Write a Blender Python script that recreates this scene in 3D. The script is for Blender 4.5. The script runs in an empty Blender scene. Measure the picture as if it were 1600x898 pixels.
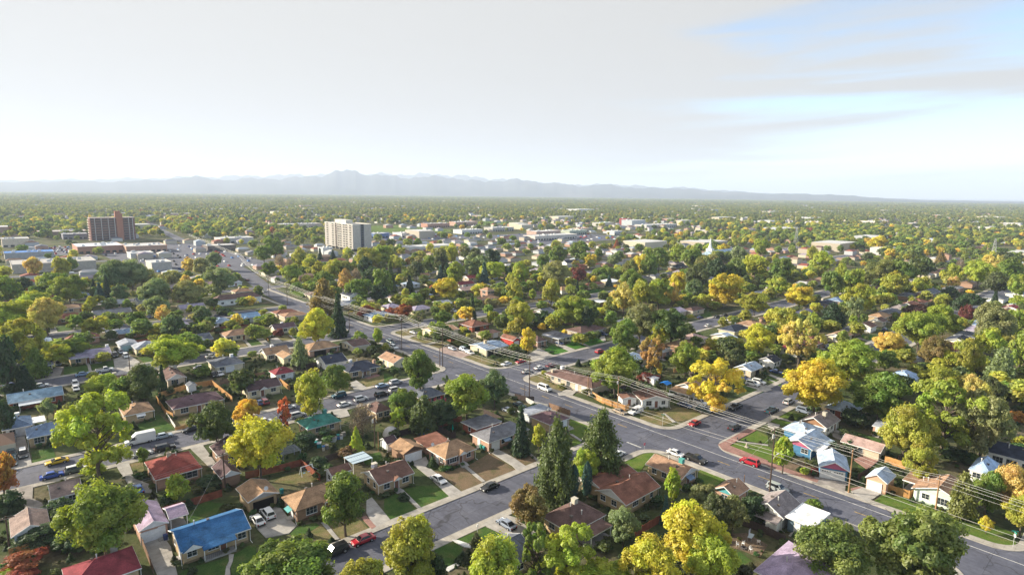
import bpy, math, random, re
import numpy as np
from mathutils import Vector, Matrix
R_ = math.radians
sc = bpy.context.scene
C = sc.collection
# ------------------------------------------------------------------ camera, sky, sun, exposure
CAM_H = 65.0
SUN_AZ = R_(-34.0)          # from +Y (main road), negative = to the left
SUN_EL = R_(21.0)
def make_camera():
    f, p, r, yaw = 928.3, R_(9.0), R_(.662), R_(41.676)
    cy, sy = math.cos(yaw), math.sin(yaw)
    fwd = Vector((sy*math.cos(p), cy*math.cos(p), -math.sin(p)))
    right = Vector((cy, -sy, 0)); up = right.cross(fwd)
    R = math.cos(r)*right + math.sin(r)*up
    U = -math.sin(r)*right + math.cos(r)*up
    cam = bpy.data.cameras.new('camera'); o = bpy.data.objects.new('camera', cam); C.objects.link(o)
    m = Matrix((R, U, -fwd)).transposed().to_4x4(); m.translation = (0, 0, CAM_H)
    o.matrix_world = m
    cam.sensor_width = 36; cam.lens = 36*f/1600; cam.clip_start = 1; cam.clip_end = 120000
    sc.camera = o
make_camera()
SUN_DIR = Vector((math.sin(SUN_AZ)*math.cos(SUN_EL), math.cos(SUN_AZ)*math.cos(SUN_EL), math.sin(SUN_EL)))
sun = bpy.data.lights.new('sun', 'SUN'); sun.energy = 4.2; sun.angle = R_(.5); sun.color = (1, .90, .72)
so = bpy.data.objects.new('sun', sun); C.objects.link(so)
so.rotation_euler = (-SUN_DIR).to_track_quat('-Z', 'Y').to_euler()
def make_world():
    w = bpy.data.worlds.new('World'); sc.world = w; w.use_nodes = True
    nt = w.node_tree; N = nt.nodes; L = nt.links
    N.clear()
    out = N.new('ShaderNodeOutputWorld')
    sky = N.new('ShaderNodeTexSky'); sky.sky_type = 'NISHITA'; sky.sun_disc = False
    sky.sun_elevation = SUN_EL; sky.sun_rotation = SUN_AZ; sky.altitude = 1600; sky.dust_density = .8; sky.air_density = 1.0
    bg = N.new('ShaderNodeBackground'); bg.inputs[1].default_value = .085
    L.new(sky.outputs[0], bg.inputs[0])
    tc = N.new('ShaderNodeTexCoord')
    sep = N.new('ShaderNodeSeparateXYZ'); L.new(tc.outputs['Generated'], sep.inputs[0])
    def math_(op, a, b=None, clamp=False):
        n = N.new('ShaderNodeMath'); n.operation = op; n.use_clamp = clamp
        for i, v in enumerate((a, b)):
            if v is None: continue
            if isinstance(v, (int, float)): n.inputs[i].default_value = v
            else: L.new(v, n.inputs[i])
        return n.outputs[0]
    mp = N.new('ShaderNodeMapping'); L.new(tc.outputs['Generated'], mp.inputs[0])
    mp.inputs['Rotation'].default_value = (R_(2.0), R_(-3.0), 0); mp.inputs['Scale'].default_value = (1.0, 1.0, 15)
    nz = N.new('ShaderNodeTexNoise'); L.new(mp.outputs[0], nz.inputs[0]); nz.inputs['Scale'].default_value = 1.25
    nz.inputs['Detail'].default_value = 7; nz.inputs['Roughness'].default_value = .52; nz.inputs['Distortion'].default_value = .6
    dot = N.new('ShaderNodeVectorMath'); dot.operation = 'DOT_PRODUCT'
    nrm = N.new('ShaderNodeVectorMath'); nrm.operation = 'NORMALIZE'; L.new(tc.outputs['Generated'], nrm.inputs[0])
    L.new(nrm.outputs[0], dot.inputs[0]); dot.inputs[1].default_value = tuple(SUN_DIR)
    cosg = dot.outputs['Value']
    cover = math_('ADD', math_('MULTIPLY', math_('SUBTRACT', nz.outputs[0], .5), 3.4), math_('ADD', math_('MULTIPLY', cosg, 1.75), CLOUD_BIAS))
    cover = math_('MULTIPLY', cover, 1.0, True)
    sm = N.new('ShaderNodeMapRange'); sm.interpolation_type = 'SMOOTHERSTEP'; L.new(cover, sm.inputs[0])
    br = math_('MULTIPLY_ADD', math_('MAXIMUM', cosg, -.2), .03); br.node.inputs[2].default_value = CLOUD_BRIGHT
    cl = N.new('ShaderNodeBackground'); cl.inputs[0].default_value = (1, .992, .975, 1); L.new(br, cl.inputs[1])
    mix = N.new('ShaderNodeMixShader'); L.new(sm.outputs[0], mix.inputs[0]); L.new(bg.outputs[0], mix.inputs[1]); L.new(cl.outputs[0], mix.inputs[2])
    L.new(mix.outputs[0], out.inputs[0])
CLOUD_BIAS = .93; CLOUD_BRIGHT = .225
make_world()
sc.view_settings.view_transform = 'Standard'; sc.view_settings.look = 'None'; sc.view_settings.exposure = 1.6; sc.view_settings.gamma = 1
sc.cycles.max_bounces = 6; sc.cycles.transparent_max_bounces = 4; sc.cycles.volume_bounces = 1; sc.cycles.use_denoising = True
random.seed(7); rng = np.random.default_rng(7)
# ------------------------------------------------------------------ helpers
def lin(c): return tuple(c)
class MB:
    """collects polygons, links them as ONE mesh object"""
    def __init__(s): s.v = []; s.f = []; s.m = []
    def poly(s, pts, m=0):
        n = len(s.v); s.v.extend(tuple(p) for p in pts); s.f.append(tuple(range(n, n+len(pts)))); s.m.append(m); return s
    def box(s, x0, x1, y0, y1, z0, z1, m=0, taper=0.0):
        n = len(s.v); t = taper
        s.v += [(x0,y0,z0),(x1,y0,z0),(x1,y1,z0),(x0,y1,z0),(x0+t,y0+t,z1),(x1-t,y0+t,z1),(x1-t,y1-t,z1),(x0+t,y1-t,z1)]
        for q in ((3,2,1,0),(4,5,6,7),(0,1,5,4),(1,2,6,5),(2,3,7,6),(3,0,4,7)): s.f.append(tuple(n+i for i in q)); s.m.append(m)
        return s
    def prism(s, prof, axis, a0, a1, m=0):
        """closed 2D profile extruded along an axis. axis 'x': profile=(y,z); 'y': (x,z); 'z': (x,y)"""
        def P(p, a): return (a,p[0],p[1]) if axis=='x' else ((p[0],a,p[1]) if axis=='y' else (p[0],p[1],a))
        n = len(s.v); k = len(prof)
        s.v += [P(p,a0) for p in prof]+[P(p,a1) for p in prof]
        s.f.append(tuple(range(n,n+k))[::-1]); s.f.append(tuple(range(n+k,n+2*k))); s.m += [m,m]
        for i in range(k):
            j=(i+1)%k; s.f.append((n+i,n+j,n+k+j,n+k+i)); s.m.append(m)
        return s
    def tube(s, pts, r, n=6, r1=None, m=0):
        r1 = r if r1 is None else r1
        base = len(s.v); K = len(pts)
        P = [Vector(p) for p in pts]
        for i,p in enumerate(P):
            d = (P[min(i+1,K-1)]-P[max(i-1,0)]).normalized()
            a = d.cross(Vector((0,0,1)) if abs(d.z)<.9 else Vector((1,0,0))).normalized(); b = d.cross(a)
            rr = r+(r1-r)*i/max(K-1,1)
            for k in range(n):
                t=2*math.pi*k/n; s.v.append(tuple(p+a*math.cos(t)*rr+b*math.sin(t)*rr))
        for i in range(K-1):
            for k in range(n):
                k2=(k+1)%n; s.f.append((base+i*n+k,base+i*n+k2,base+(i+1)*n+k2,base+(i+1)*n+k)); s.m.append(m)
        s.f.append(tuple(base+k for k in range(n))[::-1]); s.f.append(tuple(base+(K-1)*n+k for k in range(n))); s.m += [m,m]
        return s
    def mesh(s, name, mats):
        me = bpy.data.meshes.new(name); me.from_pydata(s.v, [], s.f)
        for m in (mats if isinstance(mats,(list,tuple)) else [mats]): me.materials.append(m)
        if any(s.m): me.polygons.foreach_set('material_index', s.m)
        me.update(); return me
    def build(s, name, mats, parent=None, color=None, loc=None, rz=0, smooth=False):
        me = s.mesh(name, mats)
        if smooth: me.polygons.foreach_set('use_smooth', [True]*len(me.polygons))
        return link(name, me, parent, color, loc, rz)
def link(name, me, parent=None, color=None, loc=None, rz=0):
    o = bpy.data.objects.new(name, me); C.objects.link(o)
    if parent is not None: o.parent = parent
    if color is not None: o.color = (*color, 1)
    if loc is not None: o.location = loc
    if rz: o.rotation_euler = (0,0,rz)
    return o
def thing(name, label, cat, loc=(0,0,0), rz=0, group=None):
    o = bpy.data.objects.new(name, None); C.objects.link(o); o.location = loc; o.rotation_euler = (0,0,rz)
    o.empty_display_size = .5
    tag(o, label, cat, group); return o
def tag(o, label=None, cat=None, group=None, kind=None):
    if label: o['label'] = label
    if cat: o['category'] = cat
    if group: o['group'] = group
    if kind: o['kind'] = kind
    return o
def struct(o, label=None):
    o['kind'] = 'structure'
    if label: o['label'] = label
    return o
# ------------------------------------------------------------------ materials
def mat(name, build):
    m = bpy.data.materials.new(name); m.use_nodes = True
    nt = m.node_tree; nt.nodes.clear()
    out = nt.nodes.new('ShaderNodeOutputMaterial')
    build(nt, nt.nodes, nt.links, out); return m
def nd(nt, t, **k):
    n = nt.nodes.new(t)
    for a,b in k.items():
        if a.startswith('i_'):
            key=a[2:]; key=int(key) if key.isdigit() else key.replace('_',' ')
            n.inputs[key].default_value = b
        else: setattr(n,a,b)
    return n
def noise(nt, vec, scale, detail=4, rough=.55, dist=0):
    n = nd(nt,'ShaderNodeTexNoise'); n.inputs['Scale'].default_value=scale; n.inputs['Detail'].default_value=detail
    n.inputs['Roughness'].default_value=rough; n.inputs['Distortion'].default_value=dist
    nt.links.new(vec, n.inputs['Vector']); return n.outputs[0]
def ramp(nt, fac, stops):
    r = nd(nt,'ShaderNodeValToRGB'); nt.links.new(fac, r.inputs[0]); e = r.color_ramp.elements
    while len(e) < len(stops): e.new(.5)
    for el,(p,c) in zip(e, stops): el.position=p; el.color=(*c,1) if len(c)==3 else c
    return r.outputs[0]
def mixc(nt, fac, a, b, mode='MIX'):
    m = nd(nt,'ShaderNodeMix', data_type='RGBA', blend_type=mode)
    for i,v in ((0,fac),(6,a),(7,b)):
        if isinstance(v,(int,float)): m.inputs[i].default_value=v
        elif isinstance(v,tuple): m.inputs[i].default_value=(*v,1)
        else: nt.links.new(v, m.inputs[i])
    return m.outputs[2]
def grey(nt, fac, lo, hi):
    n = nd(nt,'ShaderNodeMapRange'); nt.links.new(fac,n.inputs[0]); n.inputs[1].default_value=.32; n.inputs[2].default_value=.68
    n.inputs[3].default_value=lo; n.inputs[4].default_value=hi
    c = nd(nt,'ShaderNodeCombineColor')
    for i in range(3): nt.links.new(n.outputs[0], c.inputs[i])
    return c.outputs[0]
def surf(nt, out, col, rough=.8, spec=.3, metal=0, bump=None, bstr=.3, bdist=.05):
    p = nd(nt,'ShaderNodeBsdfPrincipled')
    if isinstance(col,tuple): p.inputs['Base Color'].default_value=(*col,1)
    else: nt.links.new(col,p.inputs['Base Color'])
    p.inputs['Roughness'].default_value=rough; p.inputs['Specular IOR Level'].default_value=spec; p.inputs['Metallic'].default_value=metal
    if bump is not None:
        b=nd(nt,'ShaderNodeBump'); b.inputs['Strength'].default_value=bstr; b.inputs['Distance'].default_value=bdist
        nt.links.new(bump,b.inputs['Height']); nt.links.new(b.outputs[0],p.inputs['Normal'])
    nt.links.new(p.outputs[0],out.inputs[0]); return p
def wpos(nt): return nd(nt,'ShaderNodeNewGeometry').outputs['Position']
def opos(nt): return nd(nt,'ShaderNodeTexCoord').outputs['Object']
def ocol(nt): return nd(nt,'ShaderNodeObjectInfo').outputs['Color']
def m_obj(lo=.75, hi=1.2, scale=.8, fine=9., rough=.85, spec=.2, bump=.25, metal=0, streak=False):
    def b(nt,N,L,out):
        w = wpos(nt)
        c = mixc(nt,1.0,ocol(nt),grey(nt,noise(nt,w,scale,5),lo,hi),'MULTIPLY')
        f = noise(nt,w,fine,3,.6)
        c = mixc(nt,1.0,c,grey(nt,f,(1+lo)/2-.05,(1+hi)/2+.02),'MULTIPLY')
        if streak:
            mp=nd(nt,'ShaderNodeMapping'); L.new(w,mp.inputs[0]); mp.inputs['Scale'].default_value=(1,1,14)
            c = mixc(nt,1.0,c,grey(nt,noise(nt,mp.outputs[0],.9,3),.86,1.1),'MULTIPLY')
        surf(nt,out,c,rough,spec,metal,f,bump,.03)
    return b
M = {}
M['roof'] = mat('roof_shingle', m_obj(.74,1.42,.55,5.,.9,.15,.5,streak=True))
M['wall'] = mat('wall_brick', m_obj(.9,1.2,.9,11.,.9,.15,.3,streak=True))
M['paint'] = mat('painted_trim', m_obj(.9,1.05,1.5,8.,.6,.3,.05))
M['metal'] = mat('painted_metal', m_obj(.9,1.06,2.,9.,.45,.5,.05))
M['wood'] = mat('weathered_wood', m_obj(.72,1.2,1.2,12.,.85,.2,.3))
M['conc'] = mat('concrete', m_obj(.8,1.15,.5,6.,.9,.2,.2))
def b_glass(nt,N,L,out):
    c = mixc(nt, noise(nt,wpos(nt),.35,1), (.012,.016,.02), (.05,.065,.075))
    surf(nt,out,c,.08,.7)
M['glass'] = mat('window_glass', b_glass)
M['dark'] = mat('opening_shade_and_ash', lambda nt,N,L,o: surf(nt,o,(.012,.011,.01),.9,.1))  # near-black painted as the shade inside openings; also the ash bed
def b_car(nt,N,L,out):
    p = surf(nt,out,ocol(nt),.28,.5); p.inputs['Coat Weight'].default_value=.7; p.inputs['Coat Roughness'].default_value=.06
M['car'] = mat('car_paint', b_car)
M['cglass'] = mat('car_glass', lambda nt,N,L,o: surf(nt,o,(.015,.018,.022),.18,.5))
M['rubber'] = mat('rubber', lambda nt,N,L,o: surf(nt,o,(.018,.018,.018),.8,.2))
M['rim'] = mat('alloy', lambda nt,N,L,o: surf(nt,o,(.45,.45,.46),.35,.5,.6))
M['lamp'] = mat('clear_lens', lambda nt,N,L,o: surf(nt,o,(.7,.7,.68),.15,.6))
M['tail'] = mat('red_lens', lambda nt,N,L,o: surf(nt,o,(.35,.01,.01),.2,.6))
def b_asphalt(nt,N,L,out):
    w = wpos(nt)
    c = ramp(nt, noise(nt,w,.12,5,.6), [(.3,(.080,.085,.116)),(.55,(.110,.115,.150)),(.75,(.142,.144,.172))])
    mp=nd(nt,'ShaderNodeMapping'); L.new(w,mp.inputs[0]); mp.inputs['Scale'].default_value=(.9,.05,1)
    c = mixc(nt,1.0,c,grey(nt,noise(nt,mp.outputs[0],1,4),.88,1.12),'MULTIPLY')
    v = nd(nt,'ShaderNodeTexVoronoi',feature='DISTANCE_TO_EDGE'); v.inputs['Scale'].default_value=.11
    d = nd(nt,'ShaderNodeMixRGB')
    wn = nd(nt,'ShaderNodeTexNoise'); wn.inputs['Scale'].default_value=.35; L.new(w,wn.inputs[0])
    va = nd(nt,'ShaderNodeVectorMath',operation='MULTIPLY_ADD'); L.new(wn.outputs['Color'],va.inputs[0]); va.inputs[1].default_value=(5,5,0); L.new(w,va.inputs[2])
    L.new(va.outputs[0],v.inputs[0])
    mr = nd(nt,'ShaderNodeMapRange'); L.new(v.outputs['Distance'],mr.inputs[0]); mr.inputs[1].default_value=.0; mr.inputs[2].default_value=.018; mr.inputs[3].default_value=.7; mr.inputs[4].default_value=0
    c = mixc(nt,mr.outputs[0],c,(.035,.034,.037))
    pt = nd(nt,'ShaderNodeTexBrick'); L.new(w,pt.inputs[0]); pt.offset=.37; pt.inputs['Scale'].default_value=1; pt.inputs['Brick Width'].default_value=23; pt.inputs['Row Height'].default_value=5.3; pt.inputs['Mortar Size'].default_value=.05
    pt.inputs['Color1'].default_value=(1,1,1,1); pt.inputs['Color2'].default_value=(.87,.86,.85,1); pt.inputs['Mortar'].default_value=(.6,.6,.6,1)
    c = mixc(nt,1.0,c,pt.outputs[0],'MULTIPLY')
    c = mixc(nt,1.0,c,grey(nt,noise(nt,w,1.1,5,.7),.84,1.14),'MULTIPLY')
    surf(nt,out,c,.85,.25,0,noise(nt,w,9,3),.15,.02)
M['asphalt'] = mat('asphalt', b_asphalt)
def b_conc(base, joint=1.5):
    def b(nt,N,L,out):
        w = wpos(nt)
        c = mixc(nt,1.0,base,grey(nt,noise(nt,w,.45,5,.6),.72,1.18),'MULTIPLY')
        br = nd(nt,'ShaderNodeTexBrick'); L.new(w,br.inputs[0]); br.offset=0; br.inputs['Scale'].default_value=1.0
        br.inputs['Brick Width'].default_value=joint; br.inputs['Row Height'].default_value=joint; br.inputs['Mortar Size'].default_value=.018
        br.inputs['Color1'].default_value=(1,1,1,1); br.inputs['Color2'].default_value=(.93,.93,.92,1); br.inputs['Mortar'].default_value=(.62,.6,.58,1)
        c = mixc(nt,1.0,c,br.outputs[0],'MULTIPLY')
        surf(nt,out,c,.9,.2,0,noise(nt,w,8,2),.1,.02)
    return b
M['pave'] = mat('pavement_concrete', b_conc((.40,.37,.33)))
M['g_conc'] = mat('drive_concrete', b_conc((.37,.35,.33),2.4))
M['g_conc2'] = mat('old_drive_concrete', b_conc((.29,.265,.25),2.4))
M['g_pinkconc'] = mat('pinkish_concrete', b_conc((.36,.27,.24),2.4))
M['g_white'] = mat('white_concrete', b_conc((.62,.62,.62),1.2))
M['g_gravel'] = mat('pale_gravel', b_conc((.36,.31,.25),40))
def b_pavers(nt,N,L,out):
    w = wpos(nt)
    br = nd(nt,'ShaderNodeTexBrick'); L.new(w,br.inputs[0]); br.inputs['Scale'].default_value=1.0
    br.inputs['Brick Width'].default_value=.6; br.inputs['Row Height'].default_value=.3; br.inputs['Mortar Size'].default_value=.02
    br.inputs['Color1'].default_value=(.33,.18,.15,1); br.inputs['Color2'].default_value=(.26,.14,.12,1); br.inputs['Mortar'].default_value=(.2,.15,.13,1)
    c = mixc(nt,1.0,br.outputs[0],grey(nt,noise(nt,w,.5,5),.75,1.2),'MULTIPLY')
    surf(nt,out,c,.9,.2,0,noise(nt,w,8,2),.2,.02)
M['g_pavers'] = mat('red_pavers', b_pavers); M['g_brickred'] = M['g_pavers']
def b_lawn(a, b_, c_):
    def b(nt,N,L,out):
        w = wpos(nt)
        c = ramp(nt, noise(nt,w,.35,6,.65), [(.32,a),(.5,b_),(.68,c_)])
        c = mixc(nt,1.0,c,grey(nt,noise(nt,w,5,3,.7),.65,1.3),'MULTIPLY')
        surf(nt,out,c,1,.05,0,noise(nt,w,14,3,.7),.9,.08)
    return b
M['g_lawn'] = mat('lawn_grass', b_lawn((.042,.085,.022),(.06,.112,.028),(.11,.125,.045)))
M['g_lawn2'] = mat('pale_lawn', b_lawn((.07,.125,.022),(.10,.155,.03),(.145,.16,.05)))  # paler, yellower green than lawn_grass
M['g_lawn3'] = mat('rich_lawn', b_lawn((.04,.12,.02),(.055,.15,.025),(.09,.17,.035)))
M['g_lawndry'] = mat('dry_lawn', b_lawn((.10,.12,.04),(.17,.15,.07),(.23,.17,.10)))
M['g_lawnbrown'] = mat('brown_lawn', b_lawn((.10,.10,.045),(.17,.125,.08),(.20,.14,.09)))
M['g_dirt'] = mat('bare_dirt', b_lawn((.11,.085,.06),(.18,.13,.09),(.23,.17,.12)))
def b_ground(nt,N,L,out):
    w = wpos(nt)
    c = ramp(nt, noise(nt,w,.06,6,.62), [(.32,(.052,.076,.03)),(.48,(.08,.096,.04)),(.58,(.125,.112,.068)),(.72,(.18,.146,.10))])
    c = mixc(nt,1.0,c,grey(nt,noise(nt,w,.9,5,.7),.6,1.3),'MULTIPLY')
    big = noise(nt,w,.004,3)
    c = mixc(nt,1.0,c,grey(nt,big,.8,1.2),'MULTIPLY')
    surf(nt,out,c,1,.05,0,noise(nt,w,3,4,.7),.8,.15)
M['ground'] = mat('yard_ground', b_ground)
M['tar'] = mat('tar_seal', lambda nt,N,L,o: surf(nt,o,(.028,.028,.032),.6,.3))
M['yellow'] = mat('yellow_road_paint', m_obj(.6,1.15,1.5,6,.8,.2,.1)); M['white'] = M['yellow']
def b_leaf(nt,N,L,out):
    at = nd(nt,'ShaderNodeAttribute',attribute_name='leaf'); 
    oi = nd(nt,'ShaderNodeObjectInfo')
    col = oi.outputs['Color']
    leafmix(nt,L,out,col,at.outputs['Color'])
def leafmix(nt,L,out,col,at):
    sp = nd(nt,'ShaderNodeSeparateColor'); L.new(at,sp.inputs[0])
    hs = nd(nt,'ShaderNodeHueSaturation')
    h = nd(nt,'ShaderNodeMapRange'); L.new(sp.outputs[0],h.inputs[0]); h.inputs[3].default_value=.486; h.inputs[4].default_value=.534; L.new(h.outputs[0],hs.inputs['Hue'])
    v = nd(nt,'ShaderNodeMapRange'); L.new(sp.outputs[1],v.inputs[0]); v.inputs[3].default_value=.72; v.inputs[4].default_value=1.28; L.new(v.outputs[0],hs.inputs['Value'])
    hs.inputs['Saturation'].default_value=.97; L.new(col,hs.inputs['Color'])
    df = nd(nt,'ShaderNodeBsdfDiffuse'); L.new(hs.outputs[0],df.inputs[0])
    tr = nd(nt,'ShaderNodeBsdfTranslucent'); L.new(mixc(nt,1.0,hs.outputs[0],(1.15,1.1,.55),'MULTIPLY'),tr.inputs[0])
    gl = nd(nt,'ShaderNodeBsdfGlossy'); gl.inputs['Roughness'].default_value=.55; gl.inputs[0].default_value=(1,1,1,1)
    mx = nd(nt,'ShaderNodeMixShader'); mx.inputs[0].default_value=.47; L.new(df.outputs[0],mx.inputs[1]); L.new(tr.outputs[0],mx.inputs[2])
    m2 = nd(nt,'ShaderNodeMixShader'); m2.inputs[0].default_value=.025; L.new(mx.outputs[0],m2.inputs[1]); L.new(gl.outputs[0],m2.inputs[2])
    L.new(m2.outputs[0],out.inputs[0])
M['leaf'] = mat('leaves', b_leaf)
def b_leafi(nt,N,L,out):
    at = nd(nt,'ShaderNodeAttribute',attribute_name='leaf')
    ic = nd(nt,'ShaderNodeAttribute',attribute_name='tint',attribute_type='INSTANCER')
    leafmix(nt,L,out,ic.outputs['Color'],at.outputs['Color'])
M['leafi'] = mat('leaves_far', b_leafi)
def b_bark(nt,N,L,out):
    w=opos(nt); c=ramp(nt,noise(nt,w,3,4),[(.3,(.06,.045,.035)),(.7,(.17,.14,.115))]); surf(nt,out,c,.95,.1)
M['bark'] = mat('bark', b_bark)
# ------------------------------------------------------------------ what stands where, in metres (x along the side streets, y along the main road)
LANDMARKS=['the blue-roofed house','the lilac garage','the dark red corner roof','the grey garage with blue gable','the long brown-roofed pale house','the red hipped house','the plum-roofed cottage','the open tan garage','the tan hipped brick house','the brown gabled house','the white-doored garage','the pink brick tan-roofed house','the grey hipped house','the purple-brown corner house','the long rust-roofed house','the tan house by the black pickup','the teal gabled cottage','the grey house by the crossarm pole','the white flat-roofed shed','the large lilac roof','the grey roof at the bottom','the mauve hipped roof','the blue garage','the blue corner house','the white house with brown gable','the brick house with pale blue roof','the long pinkish garage roof','the pink brick shed','the peach garage','the mint house','the white house with pale blue roof','the black-roofed long building','the white corner house','the deep-porched tan house','the long brown-roofed building','the cream house with grey carport','the long cream house','the red-gabled garage','the blue-grey corner roof','the red brick hipped house','the pale split-level house','the small tan hipped house','the fenced plum-brown house','the slate blue house with red window','the long blue-green roof','the grey house by the spruce','the lilac-grey ranch house','the brown hipped brick house','the red-brown hipped house','the wide grey-roofed brick house','the teal-doored garage','the grey hipped cream house','the small navy-roofed house','the wide tan hipped house','the white slate-roofed house','the deep blue gabled house','the white chapel building','the dark house behind cedar fence','the slate house by driveway cars','the tan roof with white end gable','the large tan hipped roof','the purple gabled cottage','the navy house with white gable','the navy-roofed brick house','the dark umber roof','the cream gable by the main road','the small red hipped roof','the chocolate gabled house','the green-roofed house','the slate blue brick house','the small brown hipped brick house','the striped garden shed','the pale blue gable house','the navy-roofed white house on the right','the many-gabled pale blue roof','the navy hipped house','the pinkish roof','the broad tan roof beyond','the cream gable house','the grey hipped brick house','the two-storey slate house','the white gable at right edge','the pale grey slate house','the cross-gabled pale blue roof','the two-storey tan house','the small white tan-gabled house','the far red roof','the pink-brown roofed tan house','the house behind the yellow pickup','the first lilac roof','the white two-storey navy house','the navy roof with dormer','the navy double gable','the salmon roof','the far pinkish tan roof','the pale tower block','the brown tower block','the white-roofed market','the long grey superstore','the steepled church','the left lattice pylon','the right lattice pylon']
def named(s): return re.sub(r'@(\d+);',lambda m:LANDMARKS[int(m[1])],s)
TCOL={'blue': (.071,.153,.142),'dark': (.065,.112,.041),'deep': (.047,.088,.041),'deepolive': (.118,.159,.035),'gold': (.614,.484,.041),'gold2': (.684,.543,.059),'goldorange': (.708,.472,.071),'goldpeach': (.708,.519,.142),'golive': (.413,.401,.047),'green': (.189,.26,.035),'green2': (.201,.248,.053),'green3': (.177,.236,.035),'greendark': (.106,.165,.035),'greygreen': (.165,.236,.094),'lime': (.401,.472,.041),'limeg': (.319,.378,.041),'limeolive': (.26,.307,.035),'maroon': (.189,.035,.035),'maroondark': (.083,.035,.035),'maroonorange': (.33,.083,.035),'mauve': (.26,.201,.177),'olive': (.236,.248,.059),'olivedark': (.118,.142,.047),'olivegreen': (.124,.165,.047),'orange': (.496,.212,.047),'paleolive': (.354,.354,.13),'paleyellow': (.59,.496,.142),'peach': (.684,.496,.165),'red': (.378,.094,.059),'redorange': (.649,.177,.071),'rust': (.472,.295,.094),'rustdark': (.165,.094,.047),'rustolive': (.26,.189,.059),'sage': (.26,.319,.142),'sageolive': (.26,.271,.106),'yellow': (.566,.507,.041),'yellow2': (.566,.543,.047),'ygold': (.59,.484,.035),'ylime': (.425,.472,.047),'ylime2': (.448,.448,.041)}
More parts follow.
